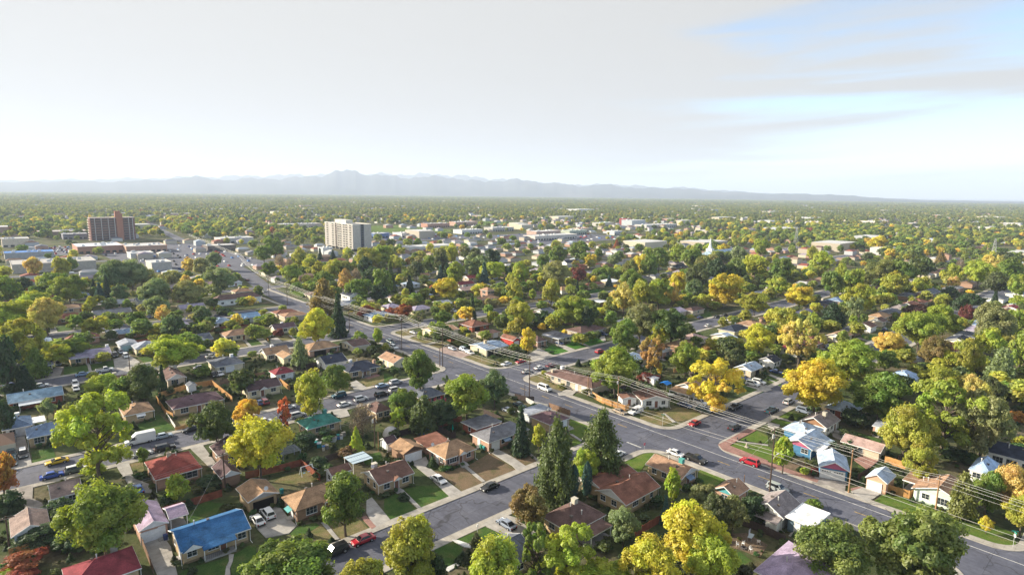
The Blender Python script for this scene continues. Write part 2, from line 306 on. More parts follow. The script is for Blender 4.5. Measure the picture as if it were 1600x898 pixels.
POLYS=[
('driveway','conc',[16.7,121.1,20.0,121.5,20.3,116.5,19.2,106.5,16.6,108.8]),
('driveway','conc',[34.3,112.9,40.8,119.3,40.4,112.0,40.6,108.4,38.4,106.7,34.5,108.0]),
('driveway','conc',[55.6,108.3,57.1,108.7,55.6,98.4,51.7,97.5,53.2,103.8]),
('driveway','conc',[72.5,118.3,77.1,118.1,74.2,111.2,73.2,97.6,69.9,97.4,70.9,103.9,71.5,107.6]),
('driveway','conc',[91.0,110.0,93.6,109.9,93.4,103.5,92.4,97.4,89.3,97.6,90.2,100.5]),
('driveway','conc',[68.5,85.1,74.2,85.7,75.4,82.1,74.7,76.1,73.1,76.1,69.5,79.7]),
('driveway','conc2',[.5,162.5,2.9,161.7,2.4,154.7,4.6,149.0,4.4,147.6,-.5,152.1,.1,156.6]),
('driveway','conc',[1.3,199.0,3.0,198.0,3.3,184.8,3.4,174.6,.2,173.5,-.6,187.3]),
('driveway','conc',[18.3,162.0,20.9,161.4,20.4,150.7,22.3,146.1,22.1,141.3,19.1,143.2,18.5,155.3]),
('driveway','conc',[34.1,161.1,37.1,161.8,36.6,147.8,34.9,144.5]),
('driveway','conc',[89.5,183.6,92.3,184.7,90.6,174.4,86.5,174.0]),
('driveway','conc',[72.1,163.4,77.4,162.3,75.3,155.4,72.2,155.5]),
('driveway','conc',[32.8,267.3,38.5,272.8,39.8,257.0,34.1,245.2,31.3,253.9]),
('driveway','conc2',[11.3,257.9,15.2,268.7,17.4,266.9,15.2,254.6,11.2,252.8]),
('driveway','conc',[18.8,343.7,21.2,345.8,21.0,334.2,18.3,333.9]),
('driveway','conc',[85.7,266.3,89.0,268.3,87.3,253.6,84.8,252.4]),
('driveway','conc',[90.5,262.4,94.2,264.2,93.0,254.6,87.9,254.2]),
('driveway','conc',[88.2,181.4,92.3,185.1,91.4,175.4,86.9,174.5]),
('driveway','conc',[139.2,230.3,145.4,229.0,138.5,224.8,136.8,225.0]),
('driveway','conc',[137.5,211.9,147.7,213.8,147.3,211.8,138.2,209.1]),
('driveway','pinkconc',[138.2,201.6,146.6,203.3,145.7,195.5,145.0,185.9,137.4,184.5,136.5,194.9]),
('driveway','conc',[160.9,171.0,172.4,175.9,169.1,164.3,162.4,162.2,157.9,164.9]),
('driveway','conc',[181.7,174.9,184.4,172.7,182.2,163.7,178.2,162.9]),
('driveway','conc',[207.3,172.9,211.3,172.2,204.3,165.7,203.6,167.5]),
('driveway','conc',[136.9,130.4,142.5,131.1,142.3,127.3,138.5,125.6,135.2,128.3]),
('driveway','conc',[159.8,94.7,163.3,94.0,162.1,87.2,159.2,87.5]),
('driveway','conc',[192.4,93.8,200.3,91.6,198.5,88.8,195.3,86.0,191.6,86.4]),
('driveway','conc',[211.1,94.8,212.5,94.4,210.5,87.6,207.3,87.3]),
('driveway','conc2',[140.8,50.3,143.2,44.4,142.4,43.3,141.7,43.9,137.6,42.6,138.6,46.5,136.6,49.3]),
('driveway','conc',[139.6,42.1,145.8,40.4,145.4,37.2,140.1,37.6,137.2,38.1]),
('driveway','conc',[165.6,73.3,166.4,70.1,161.4,68.7,162.3,71.7]),
('driveway','conc',[161.8,98.7,162.8,95.1,160.3,90.8,157.1,89.9]),
('patio','brickred',[157.8,47.7,161.9,47.2,162.0,43.4,154.4,43.4]),
('patio','brickred',[141.1,42.6,145.3,40.9,144.9,40.5,139.9,41.8]),
('gravel_lot','gravel',[77.3,371.7,89.3,362.2,89.9,339.9,85.7,329.8,73.6,336.2]),
('patio','conc2',[169.5,58.2,176.8,56.7,176.1,55.4,168.4,54.7]),
('red_pavement','pavers',[145.4,74.5,156.4,74.7,157.2,72.6,147.7,72.6,141.7,72.2,140.6,61.4,137.6,60.0,137.7,71.9,139.9,74.5]),
('red_pavement','pavers',[139.8,61.0,139.9,49.0,138.0,48.7,137.4,59.9]),
('brick_path','pavers',[51.6,102.8,52.7,103.0,52.2,97.9,51.1,97.7]),
('patio','pavers',[95.6,185.6,102.0,186.9,101.1,183.9,96.3,183.5]),
('walkway','conc',[27.6,107.1,28.3,106.5,27.5,104.5,26.5,102.7,26.0,100.7,25.3,101.3,26.1,103.5,27.0,104.9]),
('walkway','conc',[44.6,106.4,45.4,106.3,44.9,98.7,44.2,98.8]),
('walkway','conc',[63.2,107.8,64.0,107.4,62.8,97.7,62.0,97.8]),
('walkway','conc',[80.9,108.0,81.8,107.6,80.3,98.6,79.5,98.7]),
('walkway','conc2',[98.1,104.5,98.7,104.0,97.0,97.6,96.3,97.8]),
('walkway','white',[60.8,84.7,61.6,84.0,62.8,80.7,62.0,80.3,61.2,81.4]),
('walkway','white',[54.4,79.3,55.5,78.4,57.9,78.3,57.7,77.6,54.9,77.3]),
('walkway','conc',[114.9,104.5,115.5,104.0,114.4,99.7,113.5,99.2]),
('walkway','conc',[148.1,97.2,148.3,96.5,144.9,90.6,144.0,91.1]),
('walkway','conc',[144.6,74.3,145.4,73.6,150.1,65.9,149.3,65.5]),
('walkway','conc',[170.8,74.5,171.9,73.8,172.3,68.4,171.0,68.4]),
('walkway','conc',[193.7,175.4,195.5,175.2,191.7,164.5,190.4,164.5]),
('walkway','conc',[208.0,174.8,209.1,173.9,204.3,165.7,203.1,166.2]),
('walkway','conc',[24.4,267.1,25.3,267.2,24.4,254.0,23.5,253.9]),
('walkway','conc',[26.5,337.6,28.3,346.9,29.8,349.9,29.9,347.0,28.0,341.7,27.1,334.4]),
('walkway','conc',[80.6,267.0,81.6,266.2,80.2,255.0,79.0,254.4]),
('walkway','conc',[63.6,265.4,64.4,262.7,66.0,255.3,64.8,254.3,62.9,262.8]),
('walkway','conc',[99.4,263.7,100.4,264.0,99.1,255.5,97.9,254.8]),
('walkway','conc',[41.1,186.0,41.9,185.9,41.7,182.0,41.0,182.3]),
('walkway','conc2',[21.8,141.5,22.3,141.3,22.1,134.4,21.7,134.5]),
('walkway','conc',[205.7,92.3,206.3,91.8,204.5,87.4,203.3,87.4]),
('walkway','conc',[300.4,95.3,302.2,95.1,298.1,86.2,295.3,86.2]),
('lawn','lawn',[38.5,106.6,40.6,108.0,43.9,107.1,44.0,105.5,41.3,104.7,38.6,104.8]),
('lawn','lawndry',[44.0,105.5,44.6,106.0,44.2,98.9,41.7,100.3,41.1,104.4]),
('lawn','lawndry',[45.7,106.5,51.1,104.3,50.8,98.3,45.9,97.4,44.9,98.9]),
('lawn','lawn',[58.9,106.6,61.9,106.9,62.0,97.8,57.8,97.6,55.6,98.1,55.4,100.6]),
('lawn','lawn',[64.2,107.3,67.2,107.1,70.9,103.9,69.9,97.5,62.8,97.6]),
('lawn','lawnbrown',[74.0,110.8,75.8,108.6,80.6,107.9,79.5,98.7,77.7,97.3,73.3,97.6,74.2,104.7]),
('lawn','lawnbrown',[82.0,107.4,90.7,109.6,89.8,100.1,89.3,97.6,82.3,96.6,80.5,98.7]),
('lawn','lawnbrown',[95.4,106.4,97.7,104.4,96.3,97.6,92.6,97.6,93.8,104.7]),
('lawn','lawn',[61.4,84.8,68.3,84.9,69.4,79.8,62.9,80.9]),
('lawn','lawn',[56.8,84.7,60.7,84.5,61.0,81.4,58.0,78.3,55.7,78.4,54.7,79.7]),
('lawn','lawn',[28.3,106.5,31.6,107.7,32.3,106.8,29.3,97.9,26.2,100.5,26.6,102.6]),
('lawn','lawn',[19.6,106.8,21.1,107.7,23.8,106.9,27.2,106.3,27.0,104.9,25.3,101.3,19.8,106.0]),
('lawn','lawn',[24.8,125.2,26.9,129.0,30.0,129.5,32.3,126.5,31.8,123.3,25.4,122.9]),
('lawn','lawn',[3.7,183.7,8.0,183.2,8.0,175.6,3.5,174.4]),
('lawn','lawn',[24.6,181.1,27.8,188.4,33.4,192.2,34.0,177.6,29.3,177.2,24.7,176.8]),
('lawn','lawndry',[35.4,186.2,40.7,185.4,40.0,178.0,34.6,177.8]),
('lawn','lawndry',[20.8,161.9,23.7,160.6,22.8,153.8,20.6,155.3]),
('lawn','lawn2',[123.7,112.4,123.8,105.8,123.9,104.8,115.1,100.4,115.6,105.2,119.1,108.8]),
('lawn','lawn2',[113.8,102.4,113.7,99.1,109.6,97.5,110.7,99.9]),
('lawn','lawn2',[119.5,84.5,123.4,83.1,124.6,76.5,124.2,76.0,122.6,82.2,114.6,79.8,111.3,78.5]),
('lawn','lawn2',[112.7,85.0,120.4,85.3,119.5,84.5,110.9,78.2,109.0,79.2,105.5,80.8]),
('lawn','lawn2',[124.4,70.5,123.9,63.5,118.9,63.2,116.1,65.6,120.1,68.5]),
('lawn','lawndry',[145.9,104.0,148.1,97.2,144.2,91.2,139.8,91.9,138.4,98.5]),
('lawn','lawndry',[149.0,97.0,155.2,97.4,159.8,94.7,155.1,87.7,146.0,90.7]),
('lawn','lawn2',[141.5,72.3,144.8,72.2,149.5,65.6,140.6,61.4]),
('lawn','lawn2',[147.4,72.4,157.0,72.4,156.0,68.7,150.7,66.2]),
('lawn','lawn2',[171.9,74.1,178.7,73.9,179.3,68.5,173.0,68.1]),
('lawn','lawn2',[167.9,74.4,170.2,74.2,170.7,68.6,166.1,69.4]),
('lawn','lawn2',[149.5,65.6,147.4,62.5,140.9,59.0,140.1,61.2]),
('lawn','dirt',[140.4,58.1,149.1,54.3,146.2,51.7,139.9,49.7,139.1,52.3]),
('lawn','lawn',[178.1,55.6,177.2,47.3,174.8,46.8,176.7,54.9]),
('lawn','lawn',[155.5,46.0,154.4,43.4,150.2,43.5]),
('lawn','lawn2',[137.1,37.3,145.1,36.8,145.3,34.8,150.0,31.5,146.5,28.2,143.5,25.6,137.2,32.5,137.2,34.1]),
('lawn','lawn2',[146.0,27.1,145.4,24.0,147.8,19.4,146.1,14.7,139.7,13.2,138.2,16.2,137.3,22.2,141.8,25.5]),
('lawn','lawndry',[138.7,149.9,148.7,151.0,148.3,146.5,141.9,131.5,137.3,131.2,137.9,138.9,138.8,145.3]),
('lawn','lawn',[152.1,151.3,157.5,151.9,157.1,148.9,150.8,148.4]),
('lawn','lawn3',[171.7,172.2,180.3,176.0,178.7,164.5,169.4,164.1]),
('lawn','lawn3',[184.4,172.7,193.0,174.8,190.2,164.7,183.4,164.8]),
('lawn','lawn3',[195.1,175.5,206.9,174.4,203.2,165.4,191.7,164.5]),
('lawn','lawn',[170.3,150.2,177.5,150.8,177.0,148.3,170.7,149.0]),
('lawn','lawndry',[139.2,184.9,145.0,185.9,145.1,169.0,138.3,171.1,137.3,177.2]),
('lawn','lawndry',[140.7,240.6,148.0,240.1,145.6,230.2,138.9,230.6]),
('lawn','lawndry',[139.0,225.6,147.4,226.2,146.5,213.6,137.9,212.6]),
('lawn','lawndry',[138.2,209.1,146.8,211.1,147.0,205.3,138.3,202.6]),
('lawn','lawn',[17.4,266.9,24.3,266.3,23.5,253.9,16.3,253.8]),
('lawn','lawn',[25.6,267.0,32.4,265.8,31.3,253.9,24.7,253.8]),
('lawn','lawn',[21.9,347.9,28.8,349.4,26.5,337.6,21.3,335.3]),
('lawn','lawn',[40.5,350.1,47.7,347.4,46.5,336.6,39.4,335.3]),
('lawn','lawndry',[64.9,267.5,73.3,269.4,80.1,266.2,78.7,254.1,66.1,255.1]),
('lawn','lawn',[81.7,266.0,85.7,266.2,81.6,253.9,80.2,255.0]),
('lawn','lawn',[40.9,265.2,44.9,262.8,43.1,251.7,40.6,253.8]),
('lawn','lawn',[85.7,266.3,85.2,254.2,81.3,253.1]),
('lawn','lawndry',[94.3,264.1,98.7,263.0,97.9,255.3,93.5,255.3]),
('lawn','lawn',[100.4,264.0,104.3,263.4,101.3,256.0,99.2,255.8]),
('lawn','lawndry',[93.9,185.3,102.8,184.0,99.3,177.9,91.4,175.4]),
('lawn','lawn',[104.0,186.1,105.0,183.7,103.7,178.7,98.7,177.0]),
('lawn','lawn',[191.9,94.3,193.5,94.4,191.1,86.8,187.5,87.1,188.6,92.9]),
('lawn','lawn',[209.8,94.2,205.6,87.2,201.7,86.1,204.6,91.7]),
('lawn','lawn3',[308.9,96.0,315.1,91.1,301.6,86.9,301.2,92.2]),
('lawn','lawn',[292.2,172.9,302.7,171.7,291.3,163.3,287.4,166.4]),
('lawn','lawn',[80.4,130.4,83.5,128.7,87.9,127.6,85.6,124.3,81.0,124.9]),
('lawn','lawn',[64.8,129.1,69.8,128.0,68.3,123.3,65.2,121.7,63.6,123.7]),
('lawn','lawndry',[95.0,130.0,103.8,130.6,105.2,125.4,95.4,122.2,92.5,124.7]),
('lawn','lawndry',[43.2,129.1,46.5,130.7,52.7,129.5,51.8,123.1,47.2,124.1]),
('lawn','dirt',[98.0,50.5,103.2,51.3,106.0,49.4,105.3,44.7,100.2,43.8,99.7,47.4]),
('lawn','lawn',[95.3,47.9,99.1,47.1,98.0,44.0,91.2,44.7,93.0,46.8]),
('lawn','lawn2',[144.3,379.4,152.2,380.9,149.5,358.6,143.0,361.3]),
('lawn','lawn3',[301.4,263.3,315.7,265.8,311.2,255.8,295.8,254.9]),
('lawn','lawn3',[270.1,371.5,288.4,364.7,282.8,355.0,260.6,358.5])]
TREES=[
(10.5,118.0,6.7,15.9,'round','limeolive','tall lime and olive round tree left of @1;',122),
(-.6,125.5,3.4,3.4,'shrub','maroonorange','small rusty red shrub in front of @3;',62),
(-.6,122.1,2.7,2.6,'shrub','red','small red shrub left of @2;',50),
(-2.1,123.2,1.9,2.1,'shrub','lime','small lime green shrub in front of @3;',36),
(-1.4,150.6,3.0,4.7,'shrub','dark','small dark green shrub behind @3;',46),
(-2.0,158.1,3.0,10.5,'round','orange','orange-brown round tree left of @4;',44),
(6.3,141.7,2.7,4.2,'shrub','dark','small dark green shrub in front of @4;',42),
(2.4,132.5,4.1,4.0,'shrub','dark','small dark green shrub in front of @3;',70),
(6.9,127.3,3.5,3.4,'shrub','dark','small dark green shrub behind @2;',60),
(31.2,85.8,7.5,12.0,'round','green','green round tree right of @0;',150),
(38.0,75.4,4.6,10.9,'round','golive','golden olive round tree in front of @8;',96),
(46.9,76.6,5.0,14.0,'round','golive','tall golden olive round tree left of @20;',96),
(50.8,75.0,1.9,6.2,'round','dark','dark green round tree left of @20;',36),
(53.6,63.6,5.1,14.3,'round','ylime','tall yellow-lime round tree in front of @20;',104),
(63.0,64.0,3.0,12.7,'airy','green','green open-crowned tree right of @20;',58),
(66.8,60.1,5.2,11.6,'airy','ylime','yellow-lime open-crowned tree right of @20;',100),
(69.0,54.4,5.1,7.4,'round','lime','lime green round tree in front of @21;',100),
(73.6,77.1,3.8,9.7,'round','rustolive','rusty olive round tree left of @21;',62),
(83.7,62.1,3.3,8.2,'round','sage','sage green round tree right of @21;',55),
(85.7,48.9,6.1,14.4,'round','yellow','tall bright yellow round tree in front of @16;',112),
(75.4,50.1,4.9,11.6,'round','yellow','bright yellow round tree right of @21;',96),
(83.5,44.2,4.1,11.5,'round','ylime','yellow-lime round tree in front of @17;',78),
(96.7,61.7,1.4,6.2,'spruce','blue','blue-green spruce right of @14;',22),
(102.4,63.9,2.1,9.8,'oval','lime','lime green upright tree in front of @15;',32),
(104.6,58.3,3.0,7.8,'round','sageolive','sage-olive round tree left of @16;',46),
(100.7,53.0,3.2,8.6,'round','olivedark','dark olive round tree in front of @16;',52),
(102.9,50.7,2.7,8.5,'round','sageolive','sage-olive round tree in front of @16;',44),
(111.6,51.0,3.1,5.5,'shrub','dark','dark green shrub left of @17;',48),
(100.4,32.1,5.7,12.2,'round','green2','soft green round tree behind @19;',108),
(107.7,22.8,7.9,16.4,'round','green2','tall soft green round tree in front of @29;',152),
(125.8,44.5,2.0,2.0,'shrub','green','small green shrub behind @18;',30),
(141.6,18.4,1.3,4.0,'round','ygold','small golden yellow round tree in front of @29;',20),
(144.4,23.0,2.5,9.8,'pine','olive','olive pine tree right of @29;',38),
(149.3,19.9,3.2,10.5,'round','green','green round tree in front of @30;',48),
(152.1,16.8,4.2,12.3,'round','peach','peach coloured round tree in front of @30;',64),
(145.6,13.7,3.1,9.0,'round','golive','golden olive round tree in front of @30;',50),
(14.3,154.7,8.9,21.0,'airy','ylime','tall yellow-lime open-crowned tree right of @43;',126),
(13.5,191.7,3.4,9.4,'airy','olive','olive open-crowned tree right of @43;',40),
(8.6,207.4,2.4,6.5,'round','sage','sage green round tree in front of @44;',26),
(-.8,197.2,2.8,11.2,'round','dark','dark green round tree left of @44;',34),
(23.3,157.3,1.5,4.8,'round','green','small green round tree left of @5;',20),
(39.1,155.2,5.2,13.3,'round','deepolive','deep olive round tree in front of @42;',65),
(41.6,131.8,7.0,15.8,'round','yellow','tall bright yellow round tree right of @6;',97),
(48.8,162.3,4.0,9.4,'round','goldorange','orange-gold round tree in front of @67;',46),
(24.9,132.0,2.5,7.8,'round','lime','lime green round tree in front of @5;',38),
(32.1,136.1,3.1,3.0,'shrub','dark','small dark green shrub right of @5;',44),
(13.9,159.7,2.7,2.6,'shrub','lime','small lime green shrub right of @4;',36),
(56.4,156.3,2.3,9.8,'airy','redorange','coral red open-crowned tree left of @68;',26),
(55.8,141.4,3.4,5.0,'shrub','dark','small dark green shrub in front of @68;',42),
(62.5,149.0,1.7,4.1,'shrub','dark','small dark green shrub left of @70;',20),
(64.1,129.3,2.2,7.7,'cone','lime','lime green cone-shaped tree left of @10;',28),
(63.4,154.4,5.8,17.8,'oval','ylime2','tall lime-yellow upright tree in front of @66;',66),
(79.5,172.5,4.9,11.5,'round','green','green round tree left of @63;',48),
(70.8,139.0,3.9,9.7,'bare','mauve','twiggy mauve bare tree left of @70;',46),
(62.0,129.3,2.7,3.3,'shrub','rustdark','small dark rust shrub left of @9;',34),
(54.6,129.9,2.3,2.7,'shrub','dark','small dark green shrub behind @8;',30),
(46.2,98.8,4.6,13.6,'oval','green3','tall leaf green upright tree right of @8;',76),
(80.3,136.7,2.3,6.8,'airy','lime','lime green open-crowned tree right of @70;',26),
(84.3,140.4,4.7,11.1,'round','green','green round tree right of @70;',52),
(85.2,131.4,3.8,10.0,'pine','olivegreen','olive green pine tree in front of @69;',44),
(97.7,128.8,6.9,15.2,'round','limeg','tall fresh green round tree right of @69;',76),
(91.0,130.6,4.5,8.5,'round','dark','dark green round tree in front of @69;',50),
(111.5,132.6,4.5,13.0,'round','greygreen','grey-green round tree in front of @38;',46),
(95.6,103.4,3.0,13.4,'spruce','deep','deep green spruce right of @12;',38),
(85.6,81.3,3.9,18.0,'pine','olivegreen','tall olive green pine tree in front of @13;',58),
(101.3,82.3,4.7,16.1,'pine','deepolive','tall deep olive pine tree behind @14;',64),
(100.7,102.2,2.1,7.6,'oval','ylime2','lime-yellow upright tree in front of @13;',26),
(95.0,81.5,3.3,9.7,'round','lime','lime green round tree left of @14;',46),
(90.1,80.4,1.1,7.7,'column','blue','blue-green columnar tree behind @21;',16),
(93.1,79.3,1.1,7.8,'column','blue','blue-green columnar tree left of @14;',16),
(86.8,80.3,1.8,2.1,'shrub','dark','small dark green shrub behind @21;',26),
(136.4,56.0,2.6,10.0,'oval','lime','lime green upright tree left of @23;',34),
(140.3,52.5,1.1,1.7,'shrub','lime','small lime green shrub left of @22;',14),
(162.5,50.0,2.2,3.4,'shrub','dark','small dark green shrub left of @26;',26),
(180.7,66.5,10.1,18.3,'round','gold','tall gold round tree behind @25;',106),
(187.3,51.7,8.4,16.5,'round','green','tall green round tree in front of @83;',92),
(166.2,39.5,6.0,15.4,'round','golive','tall golden olive round tree right of @27;',76),
(178.0,33.9,8.9,21.3,'airy','limeg','tall fresh green open-crowned tree right of @27;',110),
(179.9,26.7,6.5,19.6,'round','sageolive','tall sage-olive round tree behind @31;',82),
(154.2,32.9,3.6,11.2,'round','golive','golden olive round tree right of @28;',50),
(213.3,34.3,4.7,13.8,'round','paleyellow','tall pale yellow round tree right of @83;',50),
(183.4,56.4,3.9,5.0,'shrub','dark','small dark green shrub in front of @25;',42),
(177.3,30.3,3.4,3.3,'shrub','dark','small dark green shrub left of @30;',42),
(178.5,27.6,1.9,3.0,'shrub','green','small green shrub left of @30;',24),
(222.7,25.5,2.5,3.6,'shrub','orange','small orange-brown shrub behind @31;',26),
(200.8,21.6,2.0,3.2,'shrub','golive','small golden olive shrub behind @31;',24),
(5.9,266.8,8.5,22.0,'round','golive','tall golden olive round tree behind @45;',76),
(6.3,339.8,11.0,17.0,'round','ylime','tall yellow-lime round tree left of @48;',82),
(17.1,325.9,7.3,18.5,'round','paleyellow','tall pale yellow round tree left of @48;',52),
(1.0,240.6,4.4,20.2,'round','dark','tall dark green round tree left of @45;',44),
(5.3,238.8,4.7,9.8,'spruce','deep','deep green spruce in front of @45;',46),
(9.0,256.8,3.7,10.3,'pine','green','green pine tree close beside @45;',34),
(32.1,313.2,6.2,9.7,'round','golive','golden olive round tree behind @47;',44),
(16.6,269.4,5.4,9.2,'round','ylime2','lime-yellow round tree left of @46;',46),
(22.0,273.7,5.6,9.5,'round','green','green round tree left of @46;',46),
(23.3,218.6,6.0,7.9,'round','lime','lime green round tree left of @41;',60),
(27.0,206.2,4.2,10.0,'round','green','green round tree behind @41;',44),
(31.6,203.4,5.4,13.7,'round','deepolive','tall deep olive round tree left of @57;',56),
(38.2,210.7,2.0,10.3,'spruce','deep','deep green spruce left of @57;',20),
(47.1,233.5,9.4,14.5,'round','lime','tall lime green round tree right of @51;',82),
(57.4,286.9,5.8,13.1,'round','greygreen','grey-green round tree left of @52;',42),
(60.6,318.8,3.7,10.9,'round','peach','peach coloured round tree right of @49;',24),
(61.4,336.2,7.0,12.7,'round','sage','sage green round tree right of @49;',44),
(68.3,300.1,3.9,3.7,'shrub','dark','small dark green shrub behind @52;',26),
(78.2,318.5,3.8,8.2,'round','greygreen','grey-green round tree left of @54;',24),
(91.1,330.9,4.4,4.2,'shrub','dark','small dark green shrub behind @54;',26),
(53.0,222.3,3.1,4.2,'shrub','green','small green shrub left of @58;',28),
(56.7,192.9,4.3,10.0,'round','deepolive','deep olive round tree left of @67;',42),
(49.2,317.0,5.0,9.7,'round','green','green round tree right of @49;',34),
(1.0,239.6,2.6,4.2,'shrub','dark','small dark green shrub left of @44;',26),
(101.0,235.8,7.2,17.0,'round','yellow2','tall pale yellow-green round tree behind @60;',54),
(115.4,246.8,4.9,20.5,'spruce','deep','tall deep green spruce in front of @90;',34),
(130.0,294.8,7.0,19.0,'pine','rustolive','tall rusty olive pine tree left of @90;',42),
(83.2,211.3,3.1,11.3,'pine','sage','sage green pine tree left of @60;',26),
(119.5,235.7,1.8,5.0,'round','lime','lime green round tree behind @64;',13),
(120.2,219.9,2.7,9.0,'oval','lime','lime green upright tree right of @64;',20),
(99.4,293.0,5.3,5.3,'shrub','green','green shrub left of @61;',34),
(95.3,264.5,2.3,4.0,'shrub','maroon','small maroon shrub in front of @61;',16),
(61.7,191.9,2.3,3.6,'shrub','ylime2','small lime-yellow shrub close beside @67;',22),
(145.7,278.1,4.7,7.0,'shrub','red','red shrub in front of @90;',28),
(148.6,270.0,3.3,5.2,'shrub','red','red shrub in front of @89;',20),
(159.2,262.3,5.3,8.4,'round','maroonorange','rusty red round tree right of @89;',32),
(157.1,273.1,3.4,4.7,'shrub','red','small red shrub in front of @89;',20),
(99.4,155.5,5.7,16.5,'round','green3','tall leaf green round tree right of @65;',56),
(153.8,240.7,5.3,9.3,'airy','sageolive','sage-olive open-crowned tree left of @40;',34),
(164.0,234.7,4.7,8.7,'round','green','green round tree behind @40;',30),
(176.0,240.1,1.8,5.0,'round','ylime2','lime-yellow round tree left of @39;',11),
(182.6,235.3,2.8,14.9,'spruce','deep','tall deep green spruce behind @39;',17),
(184.1,222.8,1.9,7.6,'oval','ylime2','lime-yellow upright tree right of @39;',12),
(141.8,221.0,1.1,3.4,'column','lime','small lime green columnar tree left of @40;',8),
(145.0,220.1,1.7,2.5,'shrub','green','small green shrub left of @40;',12),
(109.5,155.1,1.5,5.6,'airy','greygreen','grey-green open-crowned tree right of @69;',14),
(149.3,199.6,3.6,3.4,'shrub','olive','small olive shrub left of @38;',26),
(154.5,202.8,2.8,2.7,'shrub','olive','small olive shrub in front of @39;',20),
(159.9,169.5,3.6,12.3,'oval','gold','gold upright tree right of @37;',28),
(208.7,189.4,9.5,18.6,'round','limeg','tall fresh green round tree behind @36;',62),
(208.1,180.2,3.6,14.3,'round','dark','tall dark green round tree behind @36;',24),
(148.0,115.7,8.6,17.1,'round','limeg','tall fresh green round tree left of @71;',84),
(190.3,145.1,6.0,15.9,'round','green','tall green round tree right of @36;',46),
(210.9,152.6,8.1,19.1,'round','sageolive','tall sage-olive round tree right of @36;',58),
(201.7,204.4,6.9,8.1,'shrub','dark','dark green shrub behind @35;',44),
(178.2,194.7,7.0,18.5,'round','golive','tall golden olive round tree behind @37;',48),
(143.8,141.3,1.8,2.3,'shrub','olive','small olive shrub left of @34;',16),
(141.6,133.0,1.5,1.8,'shrub','olive','small olive shrub behind @13;',14),
(147.8,148.0,1.2,1.6,'shrub','golive','small golden olive shrub left of @34;',10),
(175.3,120.7,5.5,16.4,'airy','rust','tall rusty gold open-crowned tree behind @71;',48),
(181.2,110.8,5.2,15.0,'round','limeg','tall fresh green round tree in front of @76;',46),
(159.6,87.2,8.8,17.2,'airy','gold2','tall dusty gold open-crowned tree right of @33;',92),
(215.8,139.6,8.5,17.9,'round','greendark','tall deep leaf green round tree left of @76;',62),
(210.0,141.8,4.6,12.8,'round','ylime2','lime-yellow round tree left of @76;',34),
(210.9,108.4,3.7,8.0,'round','olivedark','dark olive round tree behind @72;',30),
(227.2,119.7,1.6,3.6,'spruce','blue','small blue-green spruce in front of @74;',12),
(230.7,108.2,6.2,14.6,'round','yellow2','tall pale yellow-green round tree in front of @77;',48),
(178.3,119.4,1.4,5.6,'oval','gold','gold upright tree behind @71;',12),
(186.9,111.1,1.4,6.5,'column','mauve','mauve bare columnar tree behind @33;',12),
(169.7,118.4,3.8,3.7,'shrub','maroon','small maroon shrub close beside @71;',34),
(213.2,118.9,2.3,4.8,'round','green','small green round tree in front of @74;',18),
(227.4,91.2,8.0,21.2,'airy','paleyellow','tall pale yellow open-crowned tree left of @78;',66),
(272.2,104.2,3.7,14.9,'oval','limeg','tall fresh green upright tree left of @78;',26),
(216.4,70.1,10.0,17.6,'round','limeg','tall fresh green round tree in front of @78;',92),
(313.8,110.7,6.4,12.3,'pine','deep','deep green pine tree left of @79;',40),
(282.8,121.3,6.4,13.6,'round','golive','tall golden olive round tree right of @77;',42),
(337.1,109.1,4.4,14.2,'round','sage','tall sage green round tree behind @79;',26),
(329.1,106.3,2.3,6.2,'round','lime','lime green round tree behind @79;',14),
(331.1,102.2,2.3,6.9,'round','green','green round tree behind @79;',14),
(267.4,72.4,6.7,12.5,'round','goldpeach','peachy gold round tree right of @79;',52),
(248.6,67.8,4.3,9.5,'round','green','green round tree behind @83;',36),
(265.6,56.6,6.3,14.2,'round','rustolive','tall rusty olive round tree behind @83;',52),
(292.2,68.6,9.5,18.9,'round','limeg','tall fresh green round tree in front of @80;',70),
(332.4,68.9,7.8,16.8,'round','limeg','tall fresh green round tree left of @82;',52),
(261.9,46.2,5.3,17.0,'round','golive','tall golden olive round tree right of @83;',46),
(301.8,46.7,5.5,14.1,'round','ylime','tall yellow-lime round tree in front of @82;',42),
(262.0,36.2,4.7,13.1,'pine','sage','sage green pine tree right of @83;',42),
(321.7,48.8,9.1,22.0,'round','sageolive','tall sage-olive round tree in front of @82;',66),
(281.7,33.9,3.5,18.5,'round','limeg','tall fresh green round tree in front of @82;',30),
(229.7,46.6,6.5,11.6,'round','golive','golden olive round tree right of @83;',62),
(260.7,51.6,5.2,9.8,'round','ylime2','lime-yellow round tree right of @83;',44),
(232.5,39.4,4.3,10.7,'round','paleyellow','pale yellow round tree right of @83;',42),
(219.4,54.5,4.2,8.8,'round','dark','dark green round tree in front of @83;',40),
(227.2,33.6,4.9,11.6,'round','olivedark','dark olive round tree right of @83;',50),
(368.2,88.2,7.5,9.7,'round','maroondark','blackish maroon round tree in front of @80;',44),
(383.1,69.8,4.0,10.3,'round','maroon','maroon round tree left of @82;',24),
(363.7,46.9,4.6,14.4,'round','limeg','tall fresh green round tree in front of @81;',30),
(6.5,421.7,7.0,18.9,'round','green','tall green round tree left of @98;',40),
(16.3,379.9,8.1,15.1,'round','ylime','tall yellow-lime round tree in front of @98;',50),
(19.8,379.4,4.9,9.9,'round','paleyellow','pale yellow round tree left of @48;',30),
(24.7,548.6,6.5,16.3,'round','peach','tall peach coloured round tree left of @98;',28),
(38.6,523.4,6.3,18.1,'round','golive','tall golden olive round tree right of @98;',28),
(47.5,561.6,4.9,13.8,'round','green','tall green round tree right of @98;',20),
(29.4,446.9,8.5,16.2,'round','green','tall green round tree in front of @98;',44),
